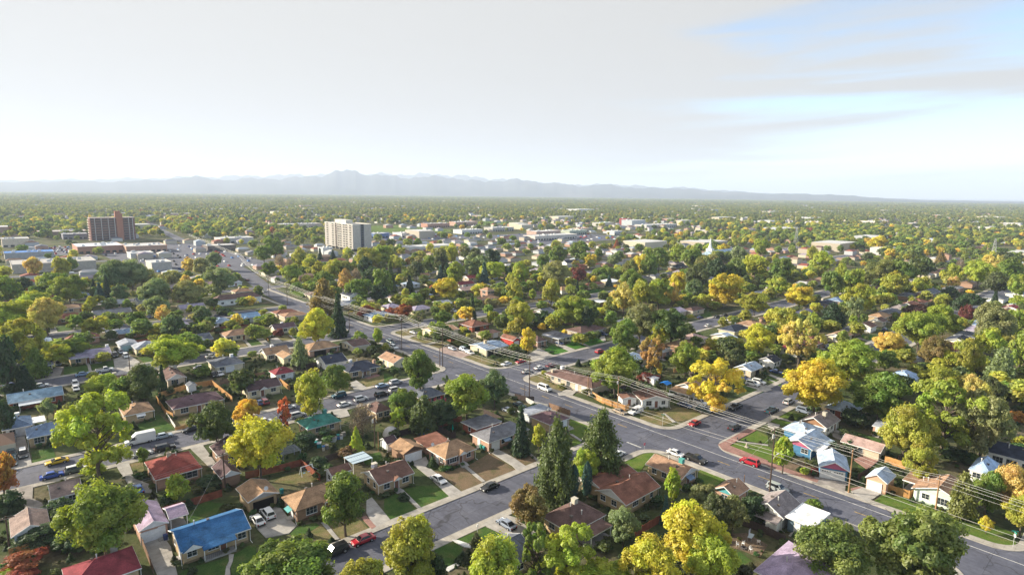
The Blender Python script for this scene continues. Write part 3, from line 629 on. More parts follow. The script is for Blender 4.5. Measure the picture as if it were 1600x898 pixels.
(32.5,404.9,9.9,18.2,'round','limeolive','tall lime and olive round tree in front of @98;',56),
(13.0,456.9,7.6,13.4,'round','dark','dark green round tree left of @98;',40),
(20.9,431.1,6.6,11.1,'round','green','green round tree in front of @98;',36),
(47.6,442.1,3.2,10.1,'spruce','deep','deep green spruce behind @49;',16),
(47.5,417.4,4.1,11.0,'spruce','blue','blue-green spruce behind @49;',22),
(58.7,440.6,10.0,22.0,'round','greygreen','tall grey-green round tree in front of @97;',50),
(68.0,441.6,9.4,22.0,'round','sage','tall sage green round tree in front of @97;',46),
(51.4,419.6,3.4,15.0,'spruce','deep','tall deep green spruce behind @49;',18),
(55.1,397.1,4.7,12.9,'round','greygreen','grey-green round tree behind @49;',26),
(39.6,381.8,3.1,8.9,'round','ylime2','lime-yellow round tree left of @49;',18),
(46.9,375.0,4.8,7.9,'round','greygreen','grey-green round tree right of @48;',28),
(66.0,366.7,8.7,17.9,'round','sage','tall sage green round tree right of @49;',50),
(80.5,361.6,8.8,16.5,'round','paleolive','tall pale olive round tree left of @56;',50),
(92.1,449.0,7.8,12.1,'round','paleolive','pale olive round tree right of @97;',36),
(103.5,381.9,10.4,20.8,'round','sage','tall sage green round tree behind @56;',54),
(115.9,504.4,5.4,15.1,'round','goldpeach','tall peachy gold round tree behind @56;',22),
(117.4,474.7,7.0,16.6,'round','paleolive','tall pale olive round tree behind @56;',30),
(138.7,520.9,6.3,15.9,'round','sage','tall sage green round tree behind @55;',24),
(96.9,433.3,3.4,10.0,'round','goldpeach','peachy gold round tree left of @56;',16),
(74.0,447.0,9.2,16.6,'round','paleolive','tall pale olive round tree in front of @97;',44),
(183.1,535.5,8.5,18.6,'round','green','tall green round tree behind @56;',30),
(204.3,565.6,10.2,22.0,'round','green','tall green round tree left of @95;',34),
(157.9,452.6,6.3,13.5,'round','green','tall green round tree behind @55;',26),
(158.0,409.2,8.5,15.7,'round','limeg','tall fresh green round tree right of @56;',38),
(179.6,488.9,4.7,13.6,'bare','mauve','tall twiggy mauve bare tree behind @56;',18),
(181.7,474.1,3.6,12.1,'bare','mauve','twiggy mauve bare tree left of @95;',14),
(193.5,482.0,7.9,18.7,'round','golive','tall golden olive round tree left of @95;',30),
(191.0,454.6,6.6,14.3,'round','ylime2','tall lime-yellow round tree in front of @95;',26),
(224.1,511.5,4.0,14.8,'spruce','deep','tall deep green spruce left of @95;',14),
(216.5,505.4,4.5,7.7,'spruce','deep','deep green spruce in front of @95;',16),
(248.7,538.4,4.3,9.6,'spruce','deep','deep green spruce behind @90;',14),
(182.6,419.9,6.1,14.4,'round','golive','tall golden olive round tree in front of @95;',26),
(183.5,398.1,7.7,18.2,'round','golive','tall golden olive round tree behind @90;',34),
(166.8,377.1,8.5,12.9,'round','green','green round tree behind @90;',40),
(192.5,401.7,7.0,16.4,'round','olive','tall olive round tree behind @90;',30),
(170.0,350.9,4.5,16.1,'column','rust','tall rusty gold columnar tree behind @90;',22),
(191.6,379.3,4.0,12.6,'bare','mauve','twiggy mauve bare tree behind @90;',18),
(229.5,432.3,11.0,22.0,'round','golive','tall golden olive round tree left of @85;',46),
(247.4,443.7,10.7,22.0,'round','limeg','tall fresh green round tree right of @95;',40),
(195.4,362.5,7.4,15.3,'round','dark','tall dark green round tree behind @90;',34),
(208.7,398.5,6.2,19.0,'round','dark','tall dark green round tree in front of @95;',26),
(161.4,316.8,7.5,15.8,'round','green','tall green round tree behind @90;',40),
(177.9,316.0,6.9,20.0,'round','green','tall green round tree behind @89;',36),
(167.8,305.7,6.3,13.9,'round','dark','tall dark green round tree behind @89;',34),
(235.1,420.1,5.1,12.0,'round','olive','olive round tree left of @85;',20),
(192.6,333.8,5.3,22.0,'spruce','olivegreen','tall olive green spruce left of @85;',26),
(200.7,324.0,4.5,12.8,'spruce','deep','deep green spruce in front of @85;',22),
(251.7,425.4,4.7,13.6,'round','ylime2','tall lime-yellow round tree left of @85;',18),
(234.6,369.6,6.1,16.6,'round','olivedark','tall dark olive round tree behind @85;',26),
(259.8,390.6,6.5,16.6,'round','green3','tall leaf green round tree behind @85;',26),
(259.5,372.7,7.3,22.0,'round','olivedark','tall dark olive round tree right of @85;',30),
(291.3,420.1,6.6,19.4,'round','olive','tall olive round tree behind @85;',24),
(241.7,330.3,7.1,18.8,'round','limeg','tall fresh green round tree behind @86;',32),
(244.2,352.3,4.2,13.7,'spruce','blue','tall blue-green spruce right of @85;',18),
(253.4,357.5,5.2,13.9,'spruce','deep','tall deep green spruce left of @86;',22),
(309.3,429.3,6.8,20.1,'round','ylime2','tall lime-yellow round tree behind @85;',24),
(312.2,405.1,9.4,19.4,'round','olivedark','tall dark olive round tree behind @86;',34),
(278.3,353.2,10.7,22.0,'round','sage','tall sage green round tree behind @86;',44),
(304.0,365.1,7.7,21.8,'round','dark','tall dark green round tree behind @86;',30),
(202.2,285.3,9.1,15.9,'round','gold','tall gold round tree left of @86;',48),
(205.4,304.9,3.2,7.5,'round','olivedark','dark olive round tree in front of @85;',16),
(253.3,313.0,5.2,19.0,'spruce','blue','tall blue-green spruce right of @86;',24),
(273.1,327.8,9.3,17.3,'round','ylime','tall yellow-lime round tree right of @86;',40),
(293.6,366.9,4.6,12.0,'round','golive','golden olive round tree behind @86;',18),
(247.5,309.2,4.3,5.9,'round','gold','gold round tree behind @84;',20),
(289.6,329.1,3.3,12.4,'round','dark','dark green round tree behind @84;',14),
(277.0,303.3,7.1,18.9,'round','ylime','tall yellow-lime round tree behind @88;',32),
(253.2,284.5,4.1,14.7,'round','ylime2','tall lime-yellow round tree left of @88;',20),
(229.1,254.6,5.2,16.8,'round','golive','tall golden olive round tree left of @88;',28),
(218.3,240.7,3.9,9.2,'round','green','green round tree left of @88;',22),
(239.9,235.4,5.9,17.3,'round','golive','tall golden olive round tree right of @88;',32),
(247.8,259.5,2.7,8.3,'round','lime','lime green round tree close beside @88;',14),
(347.1,351.0,5.9,16.3,'round','green','tall green round tree left of @93;',22),
(375.8,361.7,9.6,21.1,'round','green','tall green round tree left of @92;',34),
(425.7,381.9,11.0,21.6,'round','green3','tall leaf green round tree right of @93;',38),
(291.8,282.9,10.1,20.6,'round','paleolive','tall pale olive round tree left of @92;',46),
(318.2,285.5,6.5,14.1,'round','maroon','tall maroon round tree in front of @92;',28),
(399.0,344.8,5.7,13.3,'round','gold','gold round tree right of @92;',20),
(390.2,353.4,4.0,8.0,'round','paleyellow','pale yellow round tree right of @92;',14),
(289.6,260.6,2.1,9.2,'spruce','deep','deep green spruce left of @87;',10),
(290.3,266.3,1.7,5.9,'spruce','deep','deep green spruce right of @88;',8),
(333.0,269.1,3.2,8.1,'spruce','blue','blue-green spruce right of @87;',14),
(460.0,386.9,5.1,12.1,'round','green','green round tree left of @94;',16),
(353.2,293.2,7.4,10.3,'round','green','green round tree behind @87;',30),
(355.1,286.6,3.9,10.4,'round','green','green round tree right of @87;',16),
(424.2,337.8,6.9,13.6,'round','sage','tall sage green round tree in front of @94;',24),
(367.6,277.0,6.4,17.3,'round','olive','tall olive round tree in front of @94;',26),
(408.8,301.7,4.3,15.2,'round','gold','tall gold round tree right of @94;',16),
(286.6,213.2,8.8,22.0,'round','green','tall green round tree right of @87;',46),
(255.3,195.8,7.3,18.7,'round','paleyellow','tall pale yellow round tree right of @87;',42),
(276.4,200.0,5.5,18.9,'round','golive','tall golden olive round tree right of @87;',30),
(284.9,193.9,8.4,18.8,'round','limeg','tall fresh green round tree in front of @91;',46),
(301.9,196.5,4.2,15.3,'round','goldpeach','tall peachy gold round tree in front of @91;',22),
(331.7,211.6,6.2,17.5,'round','gold','tall gold round tree in front of @91;',30),
(359.1,220.5,3.1,13.0,'spruce','deep','deep green spruce in front of @91;',14),
(358.6,214.2,8.7,20.3,'round','olivedark','tall dark olive round tree right of @91;',40),
(327.7,197.4,6.0,14.0,'round','greygreen','tall grey-green round tree in front of @91;',30),
(368.1,209.6,1.7,6.9,'spruce','deep','deep green spruce right of @91;',8),
(320.2,174.2,11.0,21.7,'round','ygold','tall golden yellow round tree in front of @99;',90),
(312.3,150.6,8.8,14.6,'round','golive','tall golden olive round tree behind @77;',50),
(421.7,288.7,10.7,22.0,'round','green','tall green round tree left of @91;',40),
(376.7,266.0,8.3,20.6,'round','green','tall green round tree right of @94;',34),
(398.9,289.3,6.3,18.4,'round','gold','tall gold round tree left of @91;',24),
(476.1,305.4,11.0,22.0,'round','limeg','tall fresh green round tree behind @91;',38),
(452.5,276.2,9.9,21.9,'round','green','tall green round tree right of @91;',36),
(568.3,326.3,7.4,15.8,'round','lime','tall lime green round tree left of @99;',22),
(600.7,329.8,9.1,14.7,'round','ygold','tall golden yellow round tree behind @99;',26),
(433.8,254.0,7.8,18.3,'round','olive','tall olive round tree left of @99;',30),
(403.4,225.5,8.1,20.0,'round','dark','tall dark green round tree in front of @99;',34),
(502.8,260.3,8.6,22.0,'round','sage','tall sage green round tree right of @99;',30),
(415.2,216.7,9.5,20.1,'round','green3','tall leaf green round tree in front of @99;',40),
(441.8,215.4,10.8,22.0,'round','ylime2','tall lime-yellow round tree right of @99;',44),
(603.0,288.4,9.3,22.0,'round','limeg','tall fresh green round tree left of @100;',28),
(381.7,170.0,7.1,14.6,'round','ylime','tall yellow-lime round tree behind @77;',34),
(347.0,141.2,8.4,15.4,'round','gold2','tall dusty gold round tree right of @77;',46),
(442.7,195.8,9.6,20.2,'round','green','tall green round tree in front of @100;',40),
(515.1,194.3,9.5,22.0,'round','ylime','tall yellow-lime round tree right of @100;',36),
(611.4,240.2,6.3,17.9,'round','golive','tall golden olive round tree right of @100;',20),
(405.8,146.0,6.2,19.4,'round','green','tall green round tree behind @79;',30),
(409.0,135.8,8.1,21.0,'round','limeg','tall fresh green round tree behind @79;',40),
(355.9,112.6,8.8,20.6,'round','ylime2','tall lime-yellow round tree behind @79;',50),
(448.7,141.2,6.6,17.6,'round','olive','tall olive round tree left of @80;',30),
(476.8,165.5,5.3,16.9,'round','ylime','tall yellow-lime round tree behind @79;',22),
(788.4,237.2,11.0,22.0,'round','gold','tall gold round tree right of @100;',34),
(1070.6,427.2,5.5,13.0,'round','red','red round tree behind @100;',10),
(487.1,141.3,11.0,22.0,'round','olive','tall olive round tree right of @100;',50),
(493.9,131.1,11.0,22.0,'round','green','tall green round tree behind @80;',50),
(440.1,119.6,9.1,19.5,'round','golive','tall golden olive round tree left of @80;',44),
(540.3,130.9,9.9,22.0,'round','deepolive','tall deep olive round tree behind @80;',40),
(690.6,152.2,5.0,13.4,'pine','rustolive','rusty olive pine tree left of @101;',16),
(547.6,111.6,6.3,17.1,'round','ylime','tall yellow-lime round tree behind @80;',26),
(561.1,110.6,4.4,19.8,'bare','mauve','tall twiggy mauve bare tree left of @101;',18),
(537.2,94.4,11.0,21.7,'round','ylime','tall yellow-lime round tree in front of @101;',50),
(601.2,96.0,9.2,21.6,'round','paleyellow','tall pale yellow round tree in front of @101;',36),
(511.0,103.5,4.5,11.7,'round','peach','peach coloured round tree right of @80;',20),
(458.9,109.9,6.3,14.9,'round','ylime2','tall lime-yellow round tree behind @80;',30),
(498.6,66.9,7.1,17.6,'round','limeg','tall fresh green round tree behind @81;',34),
(509.0,78.4,8.6,17.2,'round','olivedark','tall dark olive round tree behind @82;',40),
(577.3,82.5,10.6,22.0,'round','green','tall green round tree in front of @101;',44),
(469.3,95.9,5.4,8.8,'shrub','dark','dark green shrub right of @80;',26),
(410.6,78.8,5.4,10.2,'round','dark','dark green round tree right of @80;',30),
(461.5,71.5,3.1,9.3,'spruce','deep','deep green spruce close beside @82;',16),
(434.0,77.5,7.6,10.5,'round','dark','dark green round tree left of @82;',40),
(457.2,60.3,4.6,8.9,'round','lime','lime green round tree in front of @81;',24),
(410.7,87.1,4.4,11.3,'round','golive','golden olive round tree right of @80;',24),
(415.3,103.3,2.7,6.4,'round','golive','golden olive round tree left of @80;',14)]
HOUSES=[
('blue_house','single-storey tan brick house with a bright blue shingle roof and white trim','house',26.2,113.1,11.8,9.1,.0,2.8,1.8,'gable','x','blue','tanbrick',[('S','win',.13,1.5),('S','fgable',.14,3.0),('S','porch',.52,5.2),('S','door',.6,1),('S','wide',.45,1.8),('S','win',.9,1.4),('W','win',.3,1),('W','sidedoor',.7,1),('','gutter'),('','vent',.5,.6)]),
('pink_garage','lilac shingled garage with white door and open side porch behind the blue-roofed house','garage',18.6,125.8,4.9,10.5,.0,2.8,1.2,'gable','y','lilac','pinkbrick',[('S','gar',.33,2.9),('S','sidedoor',.78,1),('','vent',.3,.4)]),
('pink_wing','lilac shingled open porch wing on white posts beside the lilac garage','porch',23.0,124.4,3.3,5.5,.0,2.8,.9,'gable','x','lilac','pinkbrick',[('','open')]),
('red_corner','low house with a dark red hipped roof in the bottom left corner','house',9.4,112.2,10.0,8.2,.0,2.8,1.9,'hip','x','dkred','tanbrick',[('S','win',.3,1.6),('S','win',.7,1.6),('E','win',.5,1.2),('','cooler',.72,.92),('','vent',.4,.75),('','gutter')]),
('grey_garage','grey-brown shingled garage with pale blue gable beside the leaning alley pole','garage',1.3,137.2,5.7,8.2,.0,2.8,1.4,'gable','y','taupe','ltblue_wall',[('S','win',.3,1.2)]),
('tan_long','long brown-roofed pale house below the blue parked sedan','house',7.7,149.2,5.3,7.6,.0,2.8,1.5,'gable','x','taupe','ltgrey',[('S','win',.7,1.2),('W','win',.5,1),('','awn',.05)]),
('red_hip','brick house with a hipped brick-red roof on the street with the white box van','house',27.4,146.8,9.3,11.5,.0,2.8,2.1,'hip','x','red','pinkbrick',[('W','win',.25,1.2),('W','win',.6,1.2),('S','wide',.75,3.2),('S','door',.3,1),('','awn',.35),('','chim',.45,.6),('','gutter'),('','vent',.6,.8)]),
('plum_house','plum-roofed cottage with small white gable under the yellow ash tree','house',40.8,148.4,8.5,7.7,.0,2.8,1.6,'gable','y','plum','brownbrick',[('W','win',.5,1.2),('S','win',.3,1.1),('','gutter')]),
('plum_garage','plum-roofed garage with white gable behind the alley pole','garage',35.8,136.3,4.2,7.4,.0,2.8,1.3,'gable','y','plum','brownbrick',[('W','win',.5,1)]),
('tan_garage','tan-shingled open-fronted garage beside the two white cars','garage',37.9,122.3,6.3,7.7,.0,2.8,1.2,'gable','y','tan','tanbrick',[('S','shadebay',.5,4.2),('','dish',.6,.05)]),
('tan_hip','brown brick house with a tan hipped roof and teal side awning','house',46.4,112.6,11.5,7.4,.0,2.8,2.0,'hip','x','tan','brownbrick',[('S','wide',.28,2.2),('S','door',.6,1),('S','steps',.6),('S','fgable',.62,2.2),('W','win',.25,1),('W','sidedoor',.62,1),('W','tealawn',.62),('','pipe',.45,.55),('','vent',.35,.6)]),
('brown_gable','tan brick house with brown gable roof, white side gable and rooftop cooler','house',62.8,111.8,9.0,7.9,.0,2.8,1.8,'gable','x','brown','tanbrick',[('S','win',.22,1.4),('S','door',.52,1),('S','fgable',.53,2.0),('S','win',.8,1.6),('W','win',.3,1.0),('W','win',.7,1.0),('','cooler',.28,.8),('','dish',.2,.75),('','gutter')]),
('brown_rear','small brown-roofed outbuilding behind the house with the corrugated patio cover','outbuilding',55.0,120.2,4.9,3.7,.0,2.8,1.0,'gable','x','brown','ltgrey',[('W','win',.5,1)]),
('white_door_garage','tan-roofed brick garage with a wide white door at the end of a driveway','garage',73.4,120.9,6.1,6.6,.0,2.8,1.3,'gable','y','tan','brownbrick',[('S','gar',.5,4.6)]),
('tan_brick','pink brick house with a tan hipped roof and ivy on its corner','house',81.2,112.9,9.4,8.0,.0,2.8,2.1,'hip','x','tan','pinkbrick',[('S','win',.25,2.0),('S','shutters',.25,2.0),('S','door',.52,1.1),('S','fgable',.55,2.4),('S','steps',.52),('S','win',.8,1.2),('W','win',.22,1),('W','sidedoor',.5,1),('W','win',.75,1.2),('','pipe',.45,.6),('','dish',.1,.85),('','vent',.4,.55)]),
('tan_rear','low pinkish rear wing behind the pink brick house','outbuilding',80.8,121.0,7.0,6.0,.0,2.4,.5,'shed','x','rust','pinkbrick',[('W','win',.5,1)]),
('grey_front','grey hipped house with white single garage door and blue awning','house',97.3,113.4,14.0,7.7,.0,2.8,1.8,'hip','x','grey','pinkbrick',[('S','gar',.16,2.5),('S','win',.36,1.1),('S','blueawn',.42),('S','win',.55,1.5),('W','sidedoor',.4,1),('','pipe',.4,.7),('','gutter')]),
('grey_flat','flat grey roofed rear addition with red end wall','outbuilding',97.9,122.1,9.0,7.0,.0,2.6,1.6,'flat','x','grey','redbrick',[('W','win',.5,1)]),
('purple_corner','brick house with a purple-brown hipped roof beside the main road fence','house',114.6,112.1,7.9,8.2,.0,2.8,1.5,'hip','x','plum2','tanbrick',[('S','win',.45,1.6),('S','win',.68,1.4),('S','garwhite',.85,1.5),('S','steps',.93)]),
('purple_flat','low flat grey roof joined behind the purple-brown hipped house','outbuilding',115.9,119.6,9.0,5.0,.0,2.5,1.6,'flat','x','ltslate','ltgrey',[]),
('rust_long','tan brick house with a long rust-brown gable roof and white end gable','house',98.3,72.2,12.1,8.2,.0,2.8,1.9,'gable','x','rust','tanbrick',[('W','win',.2,1.3),('W','win',.6,1.3),('S','win',.3,1.8),('S','win',.55,1),('S','win',.8,1),('','vent',.4,.75),('','gutter')]),
('rust_wing','low rust-brown rear wing behind the long tan brick house','outbuilding',99.8,78.5,12.5,7.0,.0,2.6,1.1,'gable','x','rust','tanbrick',[]),
('tan_corner','tan-roofed house with teal rooftop cooler beside the black pickup','house',114.4,71.9,7.1,9.8,.0,2.8,1.5,'gable','y','rusttan','tanbrick',[('W','win',.2,1.2),('W','win',.5,1.2),('W','win',.8,1.2),('S','door',.45,1),('S','blueawn',.45),('S','win',.8,1.2),('','tcooler',.6,.3),('','pipe',.5,.6)]),
('teal_gable','tan-roofed brick cottage with a teal end gable','house',115.2,57.7,6.2,5.2,.0,2.8,1.5,'gable','x','rusttan','pinkbrick',[('W','win',.5,1.4),('','pipe',.7,.4)]),
('grey_sun','grey-roofed shed-fronted house beside the tall crossarm pole','house',115.9,48.2,8.3,6.7,.0,2.8,1.9,'gable','x','taupegrey','ltgrey',[('W','leanto',.45),('W','sidedoor',.7,1),('','pipe',.4,.4)]),
('white_flat','white flat-roofed shed with slate blue walls beside the main road','shed',116.5,42.2,8.1,5.4,.0,2.9,1.6,'flat','y','whiteroof','slatewall',[('W','sidedoor',.4,1.2)]),
('lilac_hip','large lilac shingled hipped roof house at the bottom edge','house',98.3,32.4,13.4,17.0,.0,2.8,2.6,'hip','y','lilac2','pinkbrick',[('W','win',.2,1.4),('','pipe',.6,.75),('','pipe',.35,.8),('','vent',.5,.7)]),
('olive_house','grey-roofed brick house half hidden by the bottom yellow tree','house',64.1,72.3,6.0,8.6,.0,2.8,1.9,'gable','x','slate','tanbrick',[('S','win',.4,1.3),('W','wide',.2,1.8),('W','blueawn',.2),('','gutter')]),
('mauve_hip','house with a mauve-brown hipped roof and boxy cooler above the bottom trees','house',81.4,72.4,10.2,7.9,.0,2.8,2.2,'hip','x','brown2','tanbrick',[('W','win',.3,1.5),('W','win',.75,1.2),('','cooler',.55,.55),('','pipe',.42,.52),('','pipe',.5,.25),('','gutter')]),
('mauve_port','brown-roofed carport on white posts beside the mauve hipped roof','carport',81.8,68.3,6.1,5.5,.0,2.4,.4,'shed','x','brown2','tanbrick',[('','open')]),
('blue_garage','rotated blue garage with pink gable and white panelled double door','garage',146.1,48.5,8.6,6.4,.428,2.8,1.7,'gable','u','ltblue','bluewall',[('W','gar',.45,5.0),('W','pinkgable',.5)]),
('blue_corner','blue walled corner house with pink gable and pale blue shingles','house',154.6,58.0,11.0,7.2,.0,2.8,1.6,'gable','x','ltblue','bluewall',[('W','win',.75,1.6),('W','pinkgable',.5),('','pipe',.5,.6)]),
('blue_rear','pale blue hipped rear wing of the corner property beside the street','house',161.4,61.8,8.0,7.8,.0,2.8,1.6,'hip','x','ltblue','bluewall',[]),
('blue_wing','long low blue walled wing with pale blue roof joining the corner house','outbuilding',157.5,55.9,5.1,5.5,.0,2.6,.8,'shed','x','ltblue','bluewall',[]),
('white_patio','white patio roof between the blue corner house and the blue garage','patio cover',152.5,55.4,5.0,5.0,.0,2.4,1.6,'flat','x','whiteroof','bluewall',[('','open')]),
('brown_gable_white','white walled house with brown end gable, grey roof and rooftop cooler','house',171.6,61.4,9.6,7.4,.0,2.8,2.0,'gable','x','taupegrey','white',[('W','win',.75,1.4),('W','browngable',.5),('S','win',.2,1.2),('S','win',.5,1.2),('S','door',.75,1),('','cooler',.5,.35)]),
('brick_hip_right','red brick house with a pale blue hipped roof beside the gold tree','house',188.3,61.1,8.5,7.7,.0,2.8,1.8,'hip','x','ltblue','redbrick',[('W','win',.25,1.4),('W','win',.7,1.4)]),
('pink_long','long low garage with a pinkish gable roof behind the brick patio','garage',164.3,47.6,6.0,9.3,.0,2.5,1.3,'gable','y','pinktan','beige',[('W','win',.5,1.0)]),
('brick_shed','small pink brick shed with a blue-grey roof under the trees','shed',181.6,48.4,4.0,4.5,.0,2.5,.6,'shed','y','ltslate','pinkbrick',[('W','sidedoor',.3,1)]),
('peach_garage','small peach garage with a pale blue gable roof and white door','garage',146.7,38.5,6.1,4.4,.0,2.8,1.4,'gable','x','ltblue','peach',[('W','gar',.42,2.8)]),
('mint_house','mint white house with a broad tan gable roof beside the tall brown pole','house',150.4,27.5,9.4,9.6,.0,2.8,1.9,'gable','x','rusttan','mint',[('W','win',.25,1.3),('W','wide',.6,2.0),('','pipe',.5,.8),('','pipe',.55,.9)]),
('mint_port','tan flat-roofed carport with white fascia joined to the mint house','carport',152.3,33.0,7.0,3.6,.0,2.6,1.6,'flat','x','rusttan','mint',[('','open')]),
('blue_white','white house with a pale blue hipped roof near the right edge','house',171.1,24.2,9.0,4.2,.0,2.8,1.9,'hip','x','ltblue2','white',[('W','win',.35,1.5),('W','win',.75,1.2)]),
('black_white','long white building with a black roof at the right edge','house',185.5,21.1,9.0,9.8,.0,3.2,1.8,'gable','y','navy','white',[('W','wide',.25,2.0),('W','wide',.55,2.0),('W','win',.85,1.4)]),
('white_corner','rotated white house with a brown roof on the street corner','house',151.9,104.4,9.5,8.0,-.557,2.9,1.2,'gable','y','brown','white',[('S','wide',.25,1.7),('S','door',.53,1.1),('S','win',.8,1.2)]),
('white_corner_wing','brown-roofed entrance wing with white pillars beside the orange fence','porch',146.2,109.3,5.0,4.6,-.57,2.6,.6,'gable','y','brown','white',[('S','door',.5,1.2)]),
('carport_house','tan-roofed house with white gable and deep porch behind the yellow tree','house',171.6,101.7,10.0,7.1,.0,2.8,1.6,'gable','x','tan','white',[('W','win',.5,1.2)]),
('carport_house_porch','tan porch roof on posts beside the boat and blue tarp','porch',164.2,101.1,4.0,7.4,.0,2.5,.5,'shed','y','tan','beige',[('','open')]),
('long_brown','long low brown-roofed brick building beside the white van','house',147.3,131.7,9.0,22.0,.0,2.8,1.3,'hip','y','brown2','beige',[('W','win',.15,1.2),('W','win',.3,1.2),('W','wide',.5,1.6),('W','sidedoor',.68,1.2),('W','gar',.85,2.6),('','chim',.2,.9),('','wcooler',.6,.85),('','vent',.5,.5)]),
('grey_tan_hip','cream brick house with a sunlit grey hipped roof and carport','house',188.1,180.4,7.8,11.5,.0,2.8,1.5,'hip','x','grey','cream',[('S','win',.3,1.2),('S','win',.7,1.2),('W','sidedoor',.5,1)]),
('grey_port','grey flat carport on posts in front of the cream brick house','carport',184.4,179.6,3.5,10.5,.0,2.5,1.6,'flat','x','ltslate','cream',[('','open')]),
('long_maroon','long cream house with a maroon-brown hipped roof behind two green lawns','house',206.8,180.0,17.8,10.6,.0,2.8,1.7,'hip','x','brown2','beige',[('S','win',.1,1.4),('S','win',.35,1.6),('S','door',.5,1.1),('S','gar',.8,2.8)]),
('red_garage','brick garage with a bright red gable beside the gold tree','garage',167.1,188.5,4.2,8.7,.0,2.8,1.2,'gable','y','rust','redpaint',[('S','gar',.5,2.6)]),
('red_brick_hip','pink brick house with a brown hipped roof right of the gold tree','house',174.4,181.7,5.8,11.5,.0,2.8,1.7,'hip','x','brown2','pinkbrick',[('S','win',.6,1.3),('S','door',.3,1)]),
('corner_blue','cream corner house with a low blue-grey roof and tan chimney','house',152.3,185.2,11.9,11.5,.0,2.8,1.0,'gable','x','slateblue','cream',[('S','shadebay',.2,3.0),('S','win',.45,1.3),('S','win',.75,1.3),('','tchim',.35,.5),('W','win',.5,1)]),
('brick_hip_mid','red brick house with a broad tan-brown hipped roof','house',172.9,221.7,11.0,11.5,.0,2.8,1.8,'hip','x','rust','redbrick',[('S','shadebay',.3,3.0),('S','win',.75,1.2),('W','win',.3,1.2),('W','win',.7,1.2),('','chim',.5,.6)]),
('brick_hip_garage','low brown-roofed garage behind the red brick hipped house','garage',168.1,204.8,9.9,7.0,.0,2.5,.9,'hip','x','brown2','beige',[('S','gar',.7,2.6)]),
('beige_split','pale split-level house with a low tan roof along the main road','house',152.8,220.8,13.4,11.5,.0,3.2,1.0,'gable','x','rusttan','cream',[('W','wide',.3,2.2),('W','win',.7,1.2),('S','win',.3,1.2),('S','win',.75,1.4),('','tchim',.3,.6)]),
('tan_small','small cream house with a tan hipped roof and window awning beside a lawn','house',28.0,193.0,7.5,9.0,.0,2.8,1.6,'hip','x','tan','tanbrick',[('S','win',.55,1.6),('S','whiteawn',.55),('W','win',.5,1)]),
('plum_hip','cream brick house with a plum-brown hipped roof behind the wooden fence','house',42.7,190.2,13.9,9.2,.0,2.8,1.8,'hip','x','plum2','tanbrick',[('S','wide',.2,2.0),('S','door',.5,1),('S','win',.68,1.4),('W','win',.5,1),('','gutter')]),
('blue_left','tan brick house with a slate blue hipped roof and red window surround','house',7.5,190.2,8.5,8.1,.0,2.8,1.8,'hip','x','slateblue','tanbrick',[('S','wide',.25,2.0),('S','win',.55,1.4),('W','win',.5,1)]),
('blue_left2','pale house with a slate blue hipped roof and tall cooler by the driveway cars','house',1.8,201.0,6.3,8.8,.0,2.8,1.6,'hip','x','slateblue','ltgrey',[('S','win',.3,1.2),('','wcooler',.55,.9)]),
('white_port','white carport roof beside the slate blue hipped house','carport',6.4,201.2,2.8,5.0,.0,2.5,1.6,'flat','x','whiteroof','redbrick',[('','open')]),
('blue_long','long house with a pale blue-green roof in front of the dark spruces','house',7.1,225.5,13.2,9.0,.0,2.8,1.6,'gable','x','slateteal','redbrick',[('S','win',.12,1.4),('S','win',.3,1.4),('S','win',.8,1.4),('S','porchroof',.4)]),
('grey_spruce','grey hipped house half hidden by the dark spruce','house',8.0,266.6,12.7,9.0,.0,2.8,1.8,'hip','x','slate','cream',[('S','wide',.15,2),('S','wide',.9,1.8)]),
('purple_ranch','tan brick ranch house with a lilac-grey gable roof and front lawn','house',25.8,271.5,13.2,10.6,.0,2.8,1.5,'gable','x','lilac3','tanbrick',[('S','win',.18,1.5),('S','door',.42,1),('S','porch',.6,3.4),('S','wide',.85,2.2),('S','fgable',.86,3.4),('','wcooler',.98,.9)]),
('brown_hip_left','pink brick house with a brown hipped roof behind the olive trees','house',27.2,303.4,11.9,5.4,.0,2.8,1.7,'hip','x','rust','pinkbrick',[('S','win',.5,1.4),('S','win',.8,1.4),('','cooler',.7,.8)]),
('redbrown_hip','brick house with a red-brown hipped roof beyond the white drive car','house',28.1,357.4,12.1,9.0,.0,2.8,1.8,'hip','x','redbrown','brownbrick',[('S','win',.2,1.4),('S','win',.45,1.2),('S','win',.8,1.6)]),
('arched_two','two-storey tan house with a low tan roof behind the red-brown hipped house','house',28.6,372.2,9.5,9.0,.0,5.2,1.4,'hip','x','tan','tanbrick',[('S','win',.3,1.6),('S','win',.6,1.6)]),
('grey_wide','wide brick house with a dark grey roof behind a small lawn','house',45.3,358.7,16.3,9.0,.0,2.8,1.5,'gable','x','slate','pinkbrick',[('S','win',.3,1.4),('S','win',.55,1.2),('S','win',.8,1.4)]),
('teal_garage','garage with a pale teal door and grey roof','garage',39.7,281.4,6.7,8.0,.0,2.8,1.2,'gable','y','ltslate','ltgrey',[('S','tealgar',.5,4.4)]),
('grey_hip_left','cream house with a grey hipped roof left of the round lime tree','house',44.7,272.2,9.1,9.9,.0,2.8,1.7,'hip','x','ltslate','cream',[('S','wide',.28,2.0),('W','win',.5,1)]),
('slate_flat','brick house with a low slate blue roof and white carports','house',45.4,305.3,11.4,9.0,.0,2.8,1.2,'hip','x','slateblue','brownbrick',[('S','win',.5,1.4),('S','win',.8,1.3)]),
('white_port2','white carport roof left of the low slate blue house','carport',39.1,308.0,6.1,8.0,.0,2.5,1.6,'flat','x','whiteroof','ltgrey',[('','open')]),
